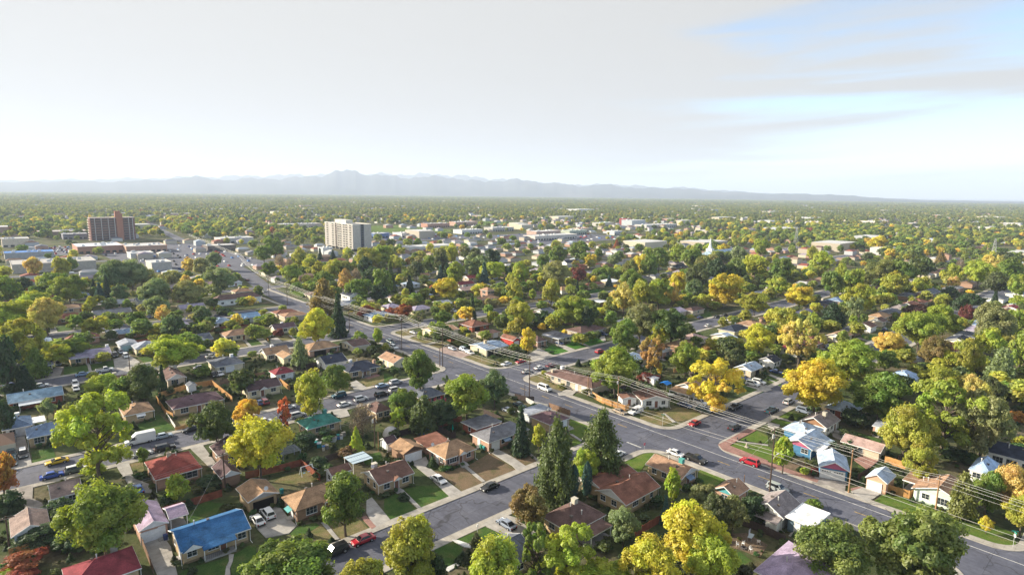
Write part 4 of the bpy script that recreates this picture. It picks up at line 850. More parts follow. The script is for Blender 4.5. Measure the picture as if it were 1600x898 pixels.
('navy_small','small house with a dark navy roof and white porch gable right of the lime tree','house',65.9,273.3,5.7,11.5,.0,2.8,1.5,'gable','x','slate','pinkbrick',[('S','fgable',.25,3),('S','door',.2,1),('S','wide',.62,2)]),
('tan_wide','cream house with a wide tan hipped roof and long front lawn','house',80.0,271.3,13.2,8.9,.0,2.8,1.7,'hip','x','rusttan','cream',[('S','wide',.12,2.2),('S','win',.4,1.6),('S','door',.58,1),('S','wide',.85,2.2)]),
('slate_deck','white fronted house with a slate hipped roof behind the long fence','house',81.3,302.7,8.5,10.9,.0,2.8,1.5,'hip','x','slateblue','white',[('S','shadebay',.45,3.0),('S','gar',.85,2.6)]),
('blue_right_deck','house with a deep blue gable roof and white dormer','house',94.5,306.5,11.2,11.5,.0,2.8,1.6,'gable','x','slateblue2','ltgrey',[('S','shadebay',.3,4),('S','gar',.8,2.8),('S','fgable',.35,2.4)]),
('chapel','large white walled building with a dark brown hipped roof and a gravel lot','house',106.2,358.8,26.0,7.8,.0,3.6,2.4,'hip','x','brown2','white',[('S','win',.15,1.4),('S','win',.35,1.4),('S','win',.55,1.4),('S','win',.8,1.4)]),
('dark_sun','brown house with a dark roof and a sunlit patch behind the cedar fence','house',43.5,222.0,6.0,11.5,.0,2.8,1.6,'gable','y','brown2','beige',[('S','wide',.4,2),('','cooler',.8,.9)]),
('slate_porch','cream house with a slate hipped roof and white garage beside the driveway cars','house',62.0,227.5,9.9,11.1,.0,2.8,1.7,'hip','x','slate','cream',[('S','gar',.5,2.8),('S','win',.2,1.6),('','wcooler',.75,.6)]),
('tan_white_gable','cream house with a long tan roof and white end gable above the lawn','house',81.0,230.5,9.5,7.8,.0,2.8,1.8,'gable','x','tan','cream',[('S','wide',.2,2),('S','wide',.5,2),('S','door',.75,1),('','wcooler',.45,.7)]),
('tan_wing','small tan hipped wing in front of the white gabled cream house','outbuilding',82.3,222.0,5.5,8.0,.0,2.8,1.2,'gable','y','tan','cream',[('S','win',.5,1.2)]),
('tan_large','house with a large tan hipped roof below the round yellow tree','house',97.9,227.2,13.0,9.8,.0,2.8,2.0,'hip','x','tan','pinkbrick',[('S','shadebay',.35,5),('S','win',.88,1.3)]),
('purple_gable','cream cottage with a purple-brown gable roof and white end wall','house',99.7,271.4,10.2,6.5,.0,2.8,1.6,'gable','x','plum2','cream',[('S','win',.5,1.6),('S','win',.85,1.3),('','wcooler',.55,.9)]),
('tan_back1','brick house with a broad tan-brown roof near the blue tarp roof','house',114.2,295.9,12.3,9.0,.0,2.8,1.3,'hip','x','rusttan','beige',[('S','win',.5,1.5)]),
('tan_back2','low brown-roofed house behind the purple gabled cottage','house',113.5,305.6,11.6,8.0,.0,2.8,1.3,'hip','x','rust','beige',[('S','win',.5,1.5)]),
('navy_gable','white house with a navy shingle roof and white end gable','house',92.8,205.5,8.8,9.6,.0,2.8,2.0,'gable','x','navy','white',[('W','win',.5,1),('S','win',.4,1.2)]),
('navy_brick','tan brick house with a navy roof, brick chimney and arched porch','house',96.6,191.5,12.4,10.0,.0,2.8,1.9,'hip','x','navy','tanbrick',[('S','wide',.2,2),('S','door',.52,1),('S','porch',.5,3),('S','wide',.82,2),('','bchim',.97,.4),('','wcooler',.4,.85)]),
('umber_gable','low house with a dark umber roof on the corner by two young lime trees','house',111.6,223.0,8.0,11.5,.0,2.8,1.3,'gable','x','brown2','cream',[('W','win',.3,1.2),('W','win',.6,1.2),('','chim',.8,.6)]),
('cream_gable','cream house with a broad tan gable roof beside the main road kerb','house',111.6,192.1,7.2,11.5,.0,2.8,1.6,'gable','y','rusttan','cream',[('S','win',.6,1.4),('W','win',.3,1.2),('W','sidedoor',.6,1)]),
('red_small','small white house with a red hipped roof','house',73.3,202.6,6.9,6.2,.0,2.8,1.6,'hip','x','dkred','white',[('S','win',.4,1.3)]),
('choc_gable','yellow-cream house with a chocolate gable roof and white porch gable','house',62.4,191.8,10.5,8.2,.0,2.8,1.7,'gable','x','plum','cream',[('S','win',.15,1.4),('S','fgable',.45,2.6),('S','door',.42,1),('S','win',.78,1.5),('W','win',.5,1.2)]),
('green_hip','tan brick house with a green hipped roof beside the red autumn tree','house',63.9,150.7,9.6,7.3,.0,2.8,1.9,'hip','x','teal','tanbrick',[('S','win',.3,1.2),('S','win',.5,1.3),('S','win',.75,1.2),('W','win',.3,1.2),('W','win',.7,1.2),('','tcooler',.75,.75)]),
('slate_hip_mid','red brick house with a slate blue hipped roof behind the bright lime tree','house',99.3,151.3,8.8,8.0,.0,2.8,1.7,'hip','x','slate','redbrick',[('S','win',.5,1.4),('S','win',.75,1.2),('','cooler',.5,.75)]),
('brown_small','tan brick house with a brown hipped roof behind the mauve bare tree','house',81.3,149.6,5.2,7.0,.0,2.8,1.7,'hip','x','brown2','tanbrick',[('S','win',.3,1.2),('S','wide',.75,1.6),('','chim',.1,.7)]),
('shed_by_dome','small brown gabled shed beside the white garden dome','shed',72.5,128.3,3.2,3.9,.0,2.3,1.0,'gable','x','plum','white',[]),
('hut_playhouse','small white playhouse shed with a blue-grey roof behind the cedar fence','shed',45.7,207.4,2.8,3.0,.0,2.6,.8,'gable','y','slate','white',[('S','sidedoor',.5,1)]),
('corrugated_shed','pale grey garden shed with a striped roof among the yard clutter','shed',168.9,116.7,3.1,5.2,.0,2.6,.3,'shed','x','ltslate','white',[('S','sidedoor',.5,1)]),
('r_white_gable','grey house with a pale blue gable roof behind the white SUVs','house',206.3,100.0,9.2,6.8,.0,2.8,1.5,'gable','x','ltblue','beige',[('W','wide',.5,1.8),('S','shadebay',.6,3)]),
('r_navy','white house with a dark navy roof beside the big gold tree','house',222.5,99.7,6.7,6.5,.0,2.8,1.5,'gable','x','navy','white',[('S','win',.3,1.4),('S','win',.7,1.4)]),
('r_blue_multi','cream house with a pale blue many-gabled roof','house',243.8,130.5,5.2,11.5,.0,2.8,1.6,'gable','x','ltblue','cream',[('S','win',.5,1.4)]),
('r_navy_hip','cream house with a navy hipped roof and satellite dish','house',262.6,136.3,13.4,8.8,.0,2.8,1.6,'hip','x','navy','cream',[('S','win',.4,1.6),('S','win',.8,1.3),('','dish',.6,.5)]),
('r_pink','house with a pinkish hipped roof among the dark trees','house',231.7,138.7,10.2,8.8,.0,2.8,1.6,'hip','x','pinktan','beige',[('S','win',.5,1.5)]),
('r_tan','brick house with a broad tan roof beyond the navy hipped house','house',279.1,135.4,11.8,11.5,.0,2.8,1.5,'hip','x','rusttan','brownbrick',[('S','win',.5,1.5)]),
('r_cream_gable','cream house with a tan gable roof and wide end wall window','house',288.6,98.5,12.0,7.7,.0,2.8,1.5,'gable','x','tan','cream',[('W','wide',.55,1.8),('S','win',.5,1.3)]),
('r_grey','brick house with a grey hipped roof and purple window light','house',305.7,99.4,9.0,6.7,.0,2.8,1.6,'hip','x','slate','brownbrick',[('S','win',.2,1.5),('S','win',.7,1.5)]),
('r_white2','white gabled house with a brown roof beyond the grey hipped house','house',321.1,97.9,9.0,7.6,.0,2.8,1.6,'gable','x','brown','white',[('W','win',.5,1.5)]),
('r_brown3','house with a brown roof split by a pale ridge strip','house',339.0,97.9,7.4,6.1,.0,2.8,1.6,'gable','x','brown2','beige',[('S','win',.5,1.5)]),
('r_two','two-storey brick house with a dark slate gable roof','house',452.5,103.9,17.8,9.0,.0,5.4,1.8,'gable','x','slate','brownbrick',[('S','win',.3,1.6),('S','win',.7,1.6)]),
('r_slate_low','low brick house with a dark slate roof left of the two-storey house','house',445.2,113.9,15.3,9.0,.0,2.8,1.5,'hip','x','slate','brownbrick',[('S','win',.5,1.6)]),
('r_white_edge','white gabled house near the right edge among dark roofs','house',512.5,69.1,10.0,10.2,.0,2.8,1.5,'gable','x','slateblue','white',[('W','win',.5,1.5)]),
('r_grey_edge','pale grey house with a slate hipped roof behind a pointed spruce','house',482.9,74.5,18.0,11.0,.0,2.8,1.8,'hip','x','slate','white',[('S','win',.5,1.4)]),
('r_cloud','house with a pale blue cross-gabled roof deep among the right hand trees','house',238.7,58.9,11.0,7.8,.0,2.8,2.0,'hip','x','ltblue2','ltblue_wall',[]),
('m_two','two-storey brick house with tan roofs beside the yellow tree','house',231.9,283.8,6.1,8.0,.0,5.4,1.5,'hip','x','rusttan','pinkbrick',[('S','wide',.25,2.4),('S','wide',.75,2.4),('W','wide',.5,3)]),
('m_low','low tan-roofed wing in front of the two-storey brick house','outbuilding',223.1,273.0,13.6,7.0,.0,2.8,1.2,'hip','x','rusttan','pinkbrick',[('S','win',.6,1.4)]),
('m_white','white house with a pale grey roof among dark spruces','house',192.7,276.6,8.1,9.0,.0,2.8,1.4,'gable','x','ltslate','ltgrey',[('S','win',.5,1.4)]),
('m_red','white house with a red roof beyond the yellow tree','house',246.0,326.6,13.7,8.0,.0,2.8,1.6,'gable','x','dkred','white',[('S','win',.5,1.4)]),
('m_white2','small white house with a tan gable roof beside dark spruces','house',245.3,378.5,10.7,8.0,.0,2.8,1.8,'gable','x','tan','white',[('S','win',.5,1.4)]),
('m_two_white','white two-storey house with a navy gable roof beside the main road wires','house',157.6,318.7,8.0,11.5,.0,5.6,2.0,'gable','y','navy','white',[('S','win',.3,1.4),('S','win',.7,1.4),('W','win',.2,1.4),('W','win',.4,1.4),('W','win',.6,1.4)]),
('m_brick_tan','tan brick house with a pink-brown hipped roof before the lawn and grey street','house',315.8,268.9,18.0,6.1,.0,2.8,1.6,'hip','x','rust','tanbrick',[('S','gar',.3,3),('W','win',.5,1.4)]),
('m_white_roof','house with a white roof beside the blue spruce','house',339.7,273.3,11.8,11.5,.0,2.8,1.4,'hip','x','whiteroof','cream',[('S','win',.5,1.4)]),
('m_dark','dark roofed house behind the yellow pickup','house',257.7,265.8,10.9,8.0,.0,2.8,1.4,'hip','x','brown2','beige',[('S','win',.5,1.4)]),
('m_grey_porch','grey-roofed house with a white porch among trees','house',221.8,222.4,7.7,9.0,.0,2.8,1.6,'gable','x','slate','white',[('S','wide',.5,2)]),
('m_tan_low','low tan-roofed house beside the grey-roofed white porch','house',211.9,226.5,8.4,8.0,.0,2.8,1.3,'hip','x','tan','beige',[('S','win',.5,1.4)]),
('m_white_flat','house with a white flat roof along the far street','house',267.4,223.3,8.7,9.0,.0,3,1.6,'flat','x','whiteroof','brownbrick',[('S','win',.5,1.6)]),
('m_lilac1','lilac-roofed house behind the red shrubs','house',164.6,284.9,9.4,9.0,.0,2.8,1.5,'hip','x','lilac3','cream',[('S','win',.5,1.4)]),
('m_lilac2','second lilac-roofed house, behind the maroon tree','house',174.0,270.8,12.4,9.0,.0,2.8,1.5,'hip','x','lilac3','cream',[('S','win',.3,1.4),('S','win',.7,1.4)]),
('m_navy_dormer','house with a navy roof and white dormer in the middle distance','house',453.5,290.9,18.0,9.0,.0,2.8,2.2,'gable','x','navy','brownbrick',[('S','fgable',.4,3)]),
('m_navy2','white house with a navy double gable roof in the middle distance','house',403.5,372.8,18.0,9.0,.0,2.8,2.2,'gable','x','navy','white',[('S','fgable',.7,3)]),
('m_salmon','house with a salmon-pink roof behind the green trees','house',446.9,420.4,13.7,9.0,.0,2.8,1.6,'hip','x','salmon','beige',[]),
('m_pink_long','house with a pinkish tan roof and white walls right of the gold trees','house',514.3,411.6,16.0,9.0,.0,2.8,1.6,'hip','x','pinktan','white',[('S','wide',.5,2)]),
('r_lilac','lilac-roofed house under the pale gold tree','house',329.7,132.1,18.0,4.2,.0,2.8,1.5,'hip','x','lilac3','ltblue_wall',[]),
('r_purple2','house with a purple-grey roof in front of the street with parked cars','house',277.0,179.2,13.6,9.5,.0,2.8,1.4,'gable','x','lilac3','beige',[]),
('r_brown5','brown-roofed house at the head of the street with parked cars','house',290.3,174.6,12.4,7.0,.0,2.8,1.4,'hip','x','brown2','beige',[('S','win',.5,1.4)])]
FARHOUSES=[
(114.4,147.0,13.2,8.2,1.6,'gable','x','navy','tanbrick','small tan brick navy-roofed house right of @69;'),
(216.8,60.0,11.7,8.7,1.6,'gable','y','dkred','brownbrick','small brown brick dark red-roofed house left of @83;'),
(183.5,136.0,11.8,8.4,1.6,'hip','y','ltblue','tanbrick','small tan brick pale blue-roofed house behind @71;'),
(29.0,226.6,11.0,9.2,1.6,'hip','x','brown2','cream','small cream dark brown-roofed house behind @41;'),
(199.1,136.0,13.4,8.6,1.6,'gable','y','taupegrey','pinkbrick','small pink brick taupe-roofed house behind @71;'),
(216.6,136.0,12.9,8.0,1.6,'hip','x','tan','brownbrick','small brown brick tan-roofed house left of @76;'),
(250.5,102.0,12.3,8.7,1.6,'hip','x','dkred','white','small white dark red-roofed house right of @73;'),
(269.5,60.0,12.4,8.5,1.6,'hip','y','ltslate','brownbrick','small brown brick light grey-roofed house behind @83;'),
(267.6,102.0,13.0,9.4,1.6,'hip','y','rust','brownbrick','small brown brick rust-brown-roofed house left of @78;'),
(285.6,60.0,13.7,9.4,1.6,'hip','y','rusttan','brownbrick','small brown brick sandy tan-roofed house right of @83;'),
(234.8,178.0,11.1,9.2,1.6,'hip','y','slate','ltgrey','small pale grey slate grey-roofed house right of @36;'),
(147.8,268.6,13.3,9.3,1.6,'hip','y','slateblue','ltgrey','small pale grey slate blue-roofed house left of @89;'),
(11.1,307.0,11.9,8.4,1.6,'hip','x','ltblue','cream','small cream pale blue-roofed house behind @45;'),
(302.0,60.0,13.8,9.0,1.6,'hip','y','dkred','cream','small cream dark red-roofed house right of @83;'),
(251.3,178.0,12.0,8.7,1.6,'hip','x','navy','pinkbrick','small pink brick navy-roofed house left of @76;'),
(62.1,307.0,12.4,8.2,1.6,'gable','y','lilac3','tanbrick','small tan brick lilac-grey-roofed house left of @52;'),
(320.8,60.0,11.4,9.4,1.6,'gable','x','navy','cream','small cream navy-roofed house in front of @80;'),
(302.9,136.0,13.5,9.1,1.6,'hip','y','brown2','pinkbrick','small pink brick dark brown-roofed house right of @77;'),
(251.9,226.6,10.3,9.4,1.6,'gable','x','navy','pinkbrick','small pink brick navy-roofed house in front of @87;'),
(147.2,307.0,13.3,8.0,1.6,'gable','x','ltslate','tanbrick','small tan brick light grey-roofed house left of @90;'),
(336.4,60.0,11.6,9.1,1.6,'hip','y','slate','tanbrick','small tan brick slate grey-roofed house in front of @82;'),
(11.0,349.0,13.3,8.4,1.6,'gable','y','lilac3','cream','small cream lilac-grey-roofed house left of @48;'),
(182.1,307.0,10.1,8.1,1.6,'gable','y','pinktan','white','small white pinkish tan-roofed house behind @89;'),
(79.8,349.0,12.2,8.6,1.6,'gable','x','lilac3','cream','small cream lilac-grey-roofed house left of @54;'),
(354.3,60.0,14.0,8.3,1.6,'hip','y','lilac3','pinkbrick','small pink brick lilac-grey-roofed house in front of @82;'),
(286.6,226.6,12.4,8.5,1.6,'gable','x','dkred','ltgrey','small pale grey dark red-roofed house right of @87;'),
(199.1,307.0,10.3,9.4,1.6,'hip','x','slateblue','pinkbrick','small pink brick slate blue-roofed house in front of @85;'),
(320.2,178.0,11.5,8.3,1.6,'gable','x','tan','tanbrick','small tan brick tan-roofed house behind @75;'),
(354.4,102.0,13.0,8.1,1.6,'hip','x','tan','tanbrick','small tan brick tan-roofed house right of @79;'),
(216.5,307.0,10.8,9.1,1.6,'gable','x','rust','tanbrick','small tan brick rust-brown-roofed house left of @86;'),
(371.4,60.0,12.2,8.5,1.6,'gable','y','slateblue','ltgrey','small pale grey slate blue-roofed house in front of @82;'),
(303.1,226.6,12.4,9.4,1.6,'gable','y','slateblue','tanbrick','small tan brick slate blue-roofed house right of @87;'),
(354.5,136.0,11.6,9.0,1.6,'hip','x','slate','cream','small cream slate grey-roofed house left of @79;'),
(149.5,349.0,12.2,9.3,1.6,'hip','x','brown2','cream','small cream dark brown-roofed house left of @90;'),
(371.8,102.0,14.0,9.2,1.6,'hip','y','slate','brownbrick','small brown brick slate grey-roofed house left of @80;'),
(233.3,307.0,13.6,9.5,1.6,'gable','x','pinktan','brownbrick','small brown brick pinkish tan-roofed house in front of @86;'),
(165.2,349.0,12.2,9.2,1.6,'gable','x','taupegrey','brownbrick','small brown brick taupe-roofed house left of @90;'),
(15.7,387.0,12.6,8.6,1.6,'hip','y','navy','ltgrey','small pale grey navy-roofed house left of @48;'),
(33.4,387.0,11.1,8.8,1.6,'hip','y','brown2','brownbrick','small brown brick dark brown-roofed house behind @48;'),
(49.8,387.0,10.7,9.1,1.6,'gable','x','ltslate','beige','small beige light grey-roofed house behind @49;'),
(319.4,226.6,13.2,8.1,1.6,'hip','y','dkred','ltgrey','small pale grey dark red-roofed house in front of @91;'),
(285.2,268.6,12.8,8.9,1.6,'hip','y','tan','white','small white tan-roofed house right of @88;'),
(66.5,387.0,12.2,8.2,1.6,'gable','x','slate','white','small white slate grey-roofed house right of @49;'),
(389.0,60.0,10.9,9.4,1.6,'hip','x','navy','cream','small cream navy-roofed house in front of @82;'),
(183.5,349.0,12.0,8.1,1.6,'hip','x','rust','cream','small cream rust-brown-roofed house right of @90;'),
(353.8,178.0,12.1,8.8,1.6,'gable','x','brown2','ltgrey','small pale grey dark brown-roofed house behind @77;'),
(84.9,387.0,10.1,8.7,1.6,'hip','x','slate','pinkbrick','small pink brick slate grey-roofed house left of @54;'),
(372.3,136.0,12.6,9.4,1.6,'hip','y','navy','brownbrick','small brown brick navy-roofed house behind @79;'),
(251.1,307.0,11.3,9.3,1.6,'gable','y','slate','brownbrick','small brown brick slate grey-roofed house behind @84;'),
(200.0,349.0,11.5,8.6,1.6,'hip','x','slateblue','cream','small cream slate blue-roofed house behind @89;'),
(389.9,102.0,12.3,8.1,1.6,'hip','x','taupegrey','tanbrick','small tan brick taupe-roofed house left of @80;'),
(117.9,387.0,11.1,9.1,1.6,'hip','y','rusttan','cream','small cream sandy tan-roofed house behind @56;'),
(336.6,226.6,10.6,8.7,1.6,'gable','y','taupegrey','white','small white taupe-roofed house in front of @91;'),
(268.8,307.0,11.1,8.8,1.6,'hip','y','navy','beige','small beige navy-roofed house right of @84;'),
(406.0,60.0,10.7,8.8,1.6,'hip','y','lilac3','tanbrick','small tan brick lilac-grey-roofed house in front of @82;'),
(217.0,349.0,10.8,8.8,1.6,'hip','x','ltblue','ltgrey','small pale grey pale blue-roofed house in front of @85;'),
(388.1,136.0,11.8,8.7,1.6,'hip','x','slateblue','tanbrick','small tan brick slate blue-roofed house behind @79;'),
(371.1,178.0,13.9,8.3,1.6,'hip','x','ltslate','cream','small cream light grey-roofed house behind @77;'),
(406.2,102.0,12.9,8.8,1.6,'gable','x','rust','white','small white rust-brown-roofed house left of @80;'),
(285.2,307.0,13.7,8.3,1.6,'gable','x','rust','white','small white rust-brown-roofed house behind @88;'),
(234.9,349.0,13.6,8.9,1.6,'hip','x','slate','cream','small cream slate grey-roofed house right of @85;'),
(355.5,226.6,11.2,8.2,1.6,'hip','x','ltslate','cream','small cream light grey-roofed house in front of @91;'),
(169.0,387.0,13.6,9.3,1.6,'gable','x','lilac3','tanbrick','small tan brick lilac-grey-roofed house left of @90;'),
(388.9,178.0,11.3,9.3,1.6,'hip','y','lilac3','tanbrick','small tan brick lilac-grey-roofed house behind @77;'),
(423.7,60.0,10.1,9.0,1.6,'gable','x','tan','tanbrick','small tan brick tan-roofed house in front of @82;'),
(406.2,136.0,11.6,9.2,1.6,'hip','y','brown2','beige','small beige dark brown-roofed house behind @79;'),
(4.8,429.0,10.6,8.5,1.6,'hip','x','brown2','white','small white dark brown-roofed house left of @48;'),
(186.3,387.0,13.0,9.1,1.6,'gable','x','lilac3','ltgrey','small pale grey lilac-grey-roofed house behind @90;'),
(21.9,429.0,12.3,9.1,1.6,'hip','y','dkred','beige','small beige dark red-roofed house left of @48;'),
(38.5,429.0,10.7,8.3,1.6,'hip','y','slateblue','beige','small beige slate blue-roofed house behind @48;'),
(252.5,349.0,12.9,8.8,1.6,'hip','y','taupegrey','pinkbrick','small pink brick taupe-roofed house left of @86;'),
(422.9,102.0,10.6,9.1,1.6,'hip','y','rust','beige','small beige rust-brown-roofed house left of @80;'),
(371.7,226.6,10.8,8.9,1.6,'hip','x','rusttan','beige','small beige sandy tan-roofed house in front of @91;'),
(204.5,387.0,11.3,8.4,1.6,'hip','x','tan','tanbrick','small tan brick tan-roofed house behind @90;'),
(90.6,429.0,12.8,9.2,1.6,'gable','x','taupegrey','brownbrick','small brown brick taupe-roofed house left of @56;'),
(269.8,349.0,11.5,9.0,1.6,'gable','x','dkred','beige','small beige dark red-roofed house behind @86;'),
(108.8,429.0,11.6,8.3,1.6,'gable','x','pinktan','ltgrey','small pale grey pinkish tan-roofed house left of @56;'),
(406.8,178.0,11.4,9.0,1.6,'hip','x','brown2','tanbrick','small tan brick dark brown-roofed house behind @77;'),
(320.8,307.0,10.4,9.5,1.6,'gable','y','rust','beige','small beige rust-brown-roofed house in front of @92;'),
(440.1,60.0,11.4,9.3,1.6,'gable','x','dkred','cream','small cream dark red-roofed house in front of @81;'),
(424.1,136.0,11.2,9.2,1.6,'hip','x','rust','brownbrick','small brown brick rust-brown-roofed house behind @79;'),
(221.9,387.0,10.6,9.3,1.6,'hip','x','navy','tanbrick','small tan brick navy-roofed house left of @85;'),
(124.8,429.0,10.7,8.7,1.6,'hip','y','ltslate','white','small white light grey-roofed house behind @56;'),
(388.4,226.6,12.7,9.0,1.6,'hip','x','slate','cream','small cream slate grey-roofed house right of @91;'),
(287.3,349.0,11.4,8.8,1.6,'hip','y','navy','ltgrey','small pale grey navy-roofed house right of @86;')]
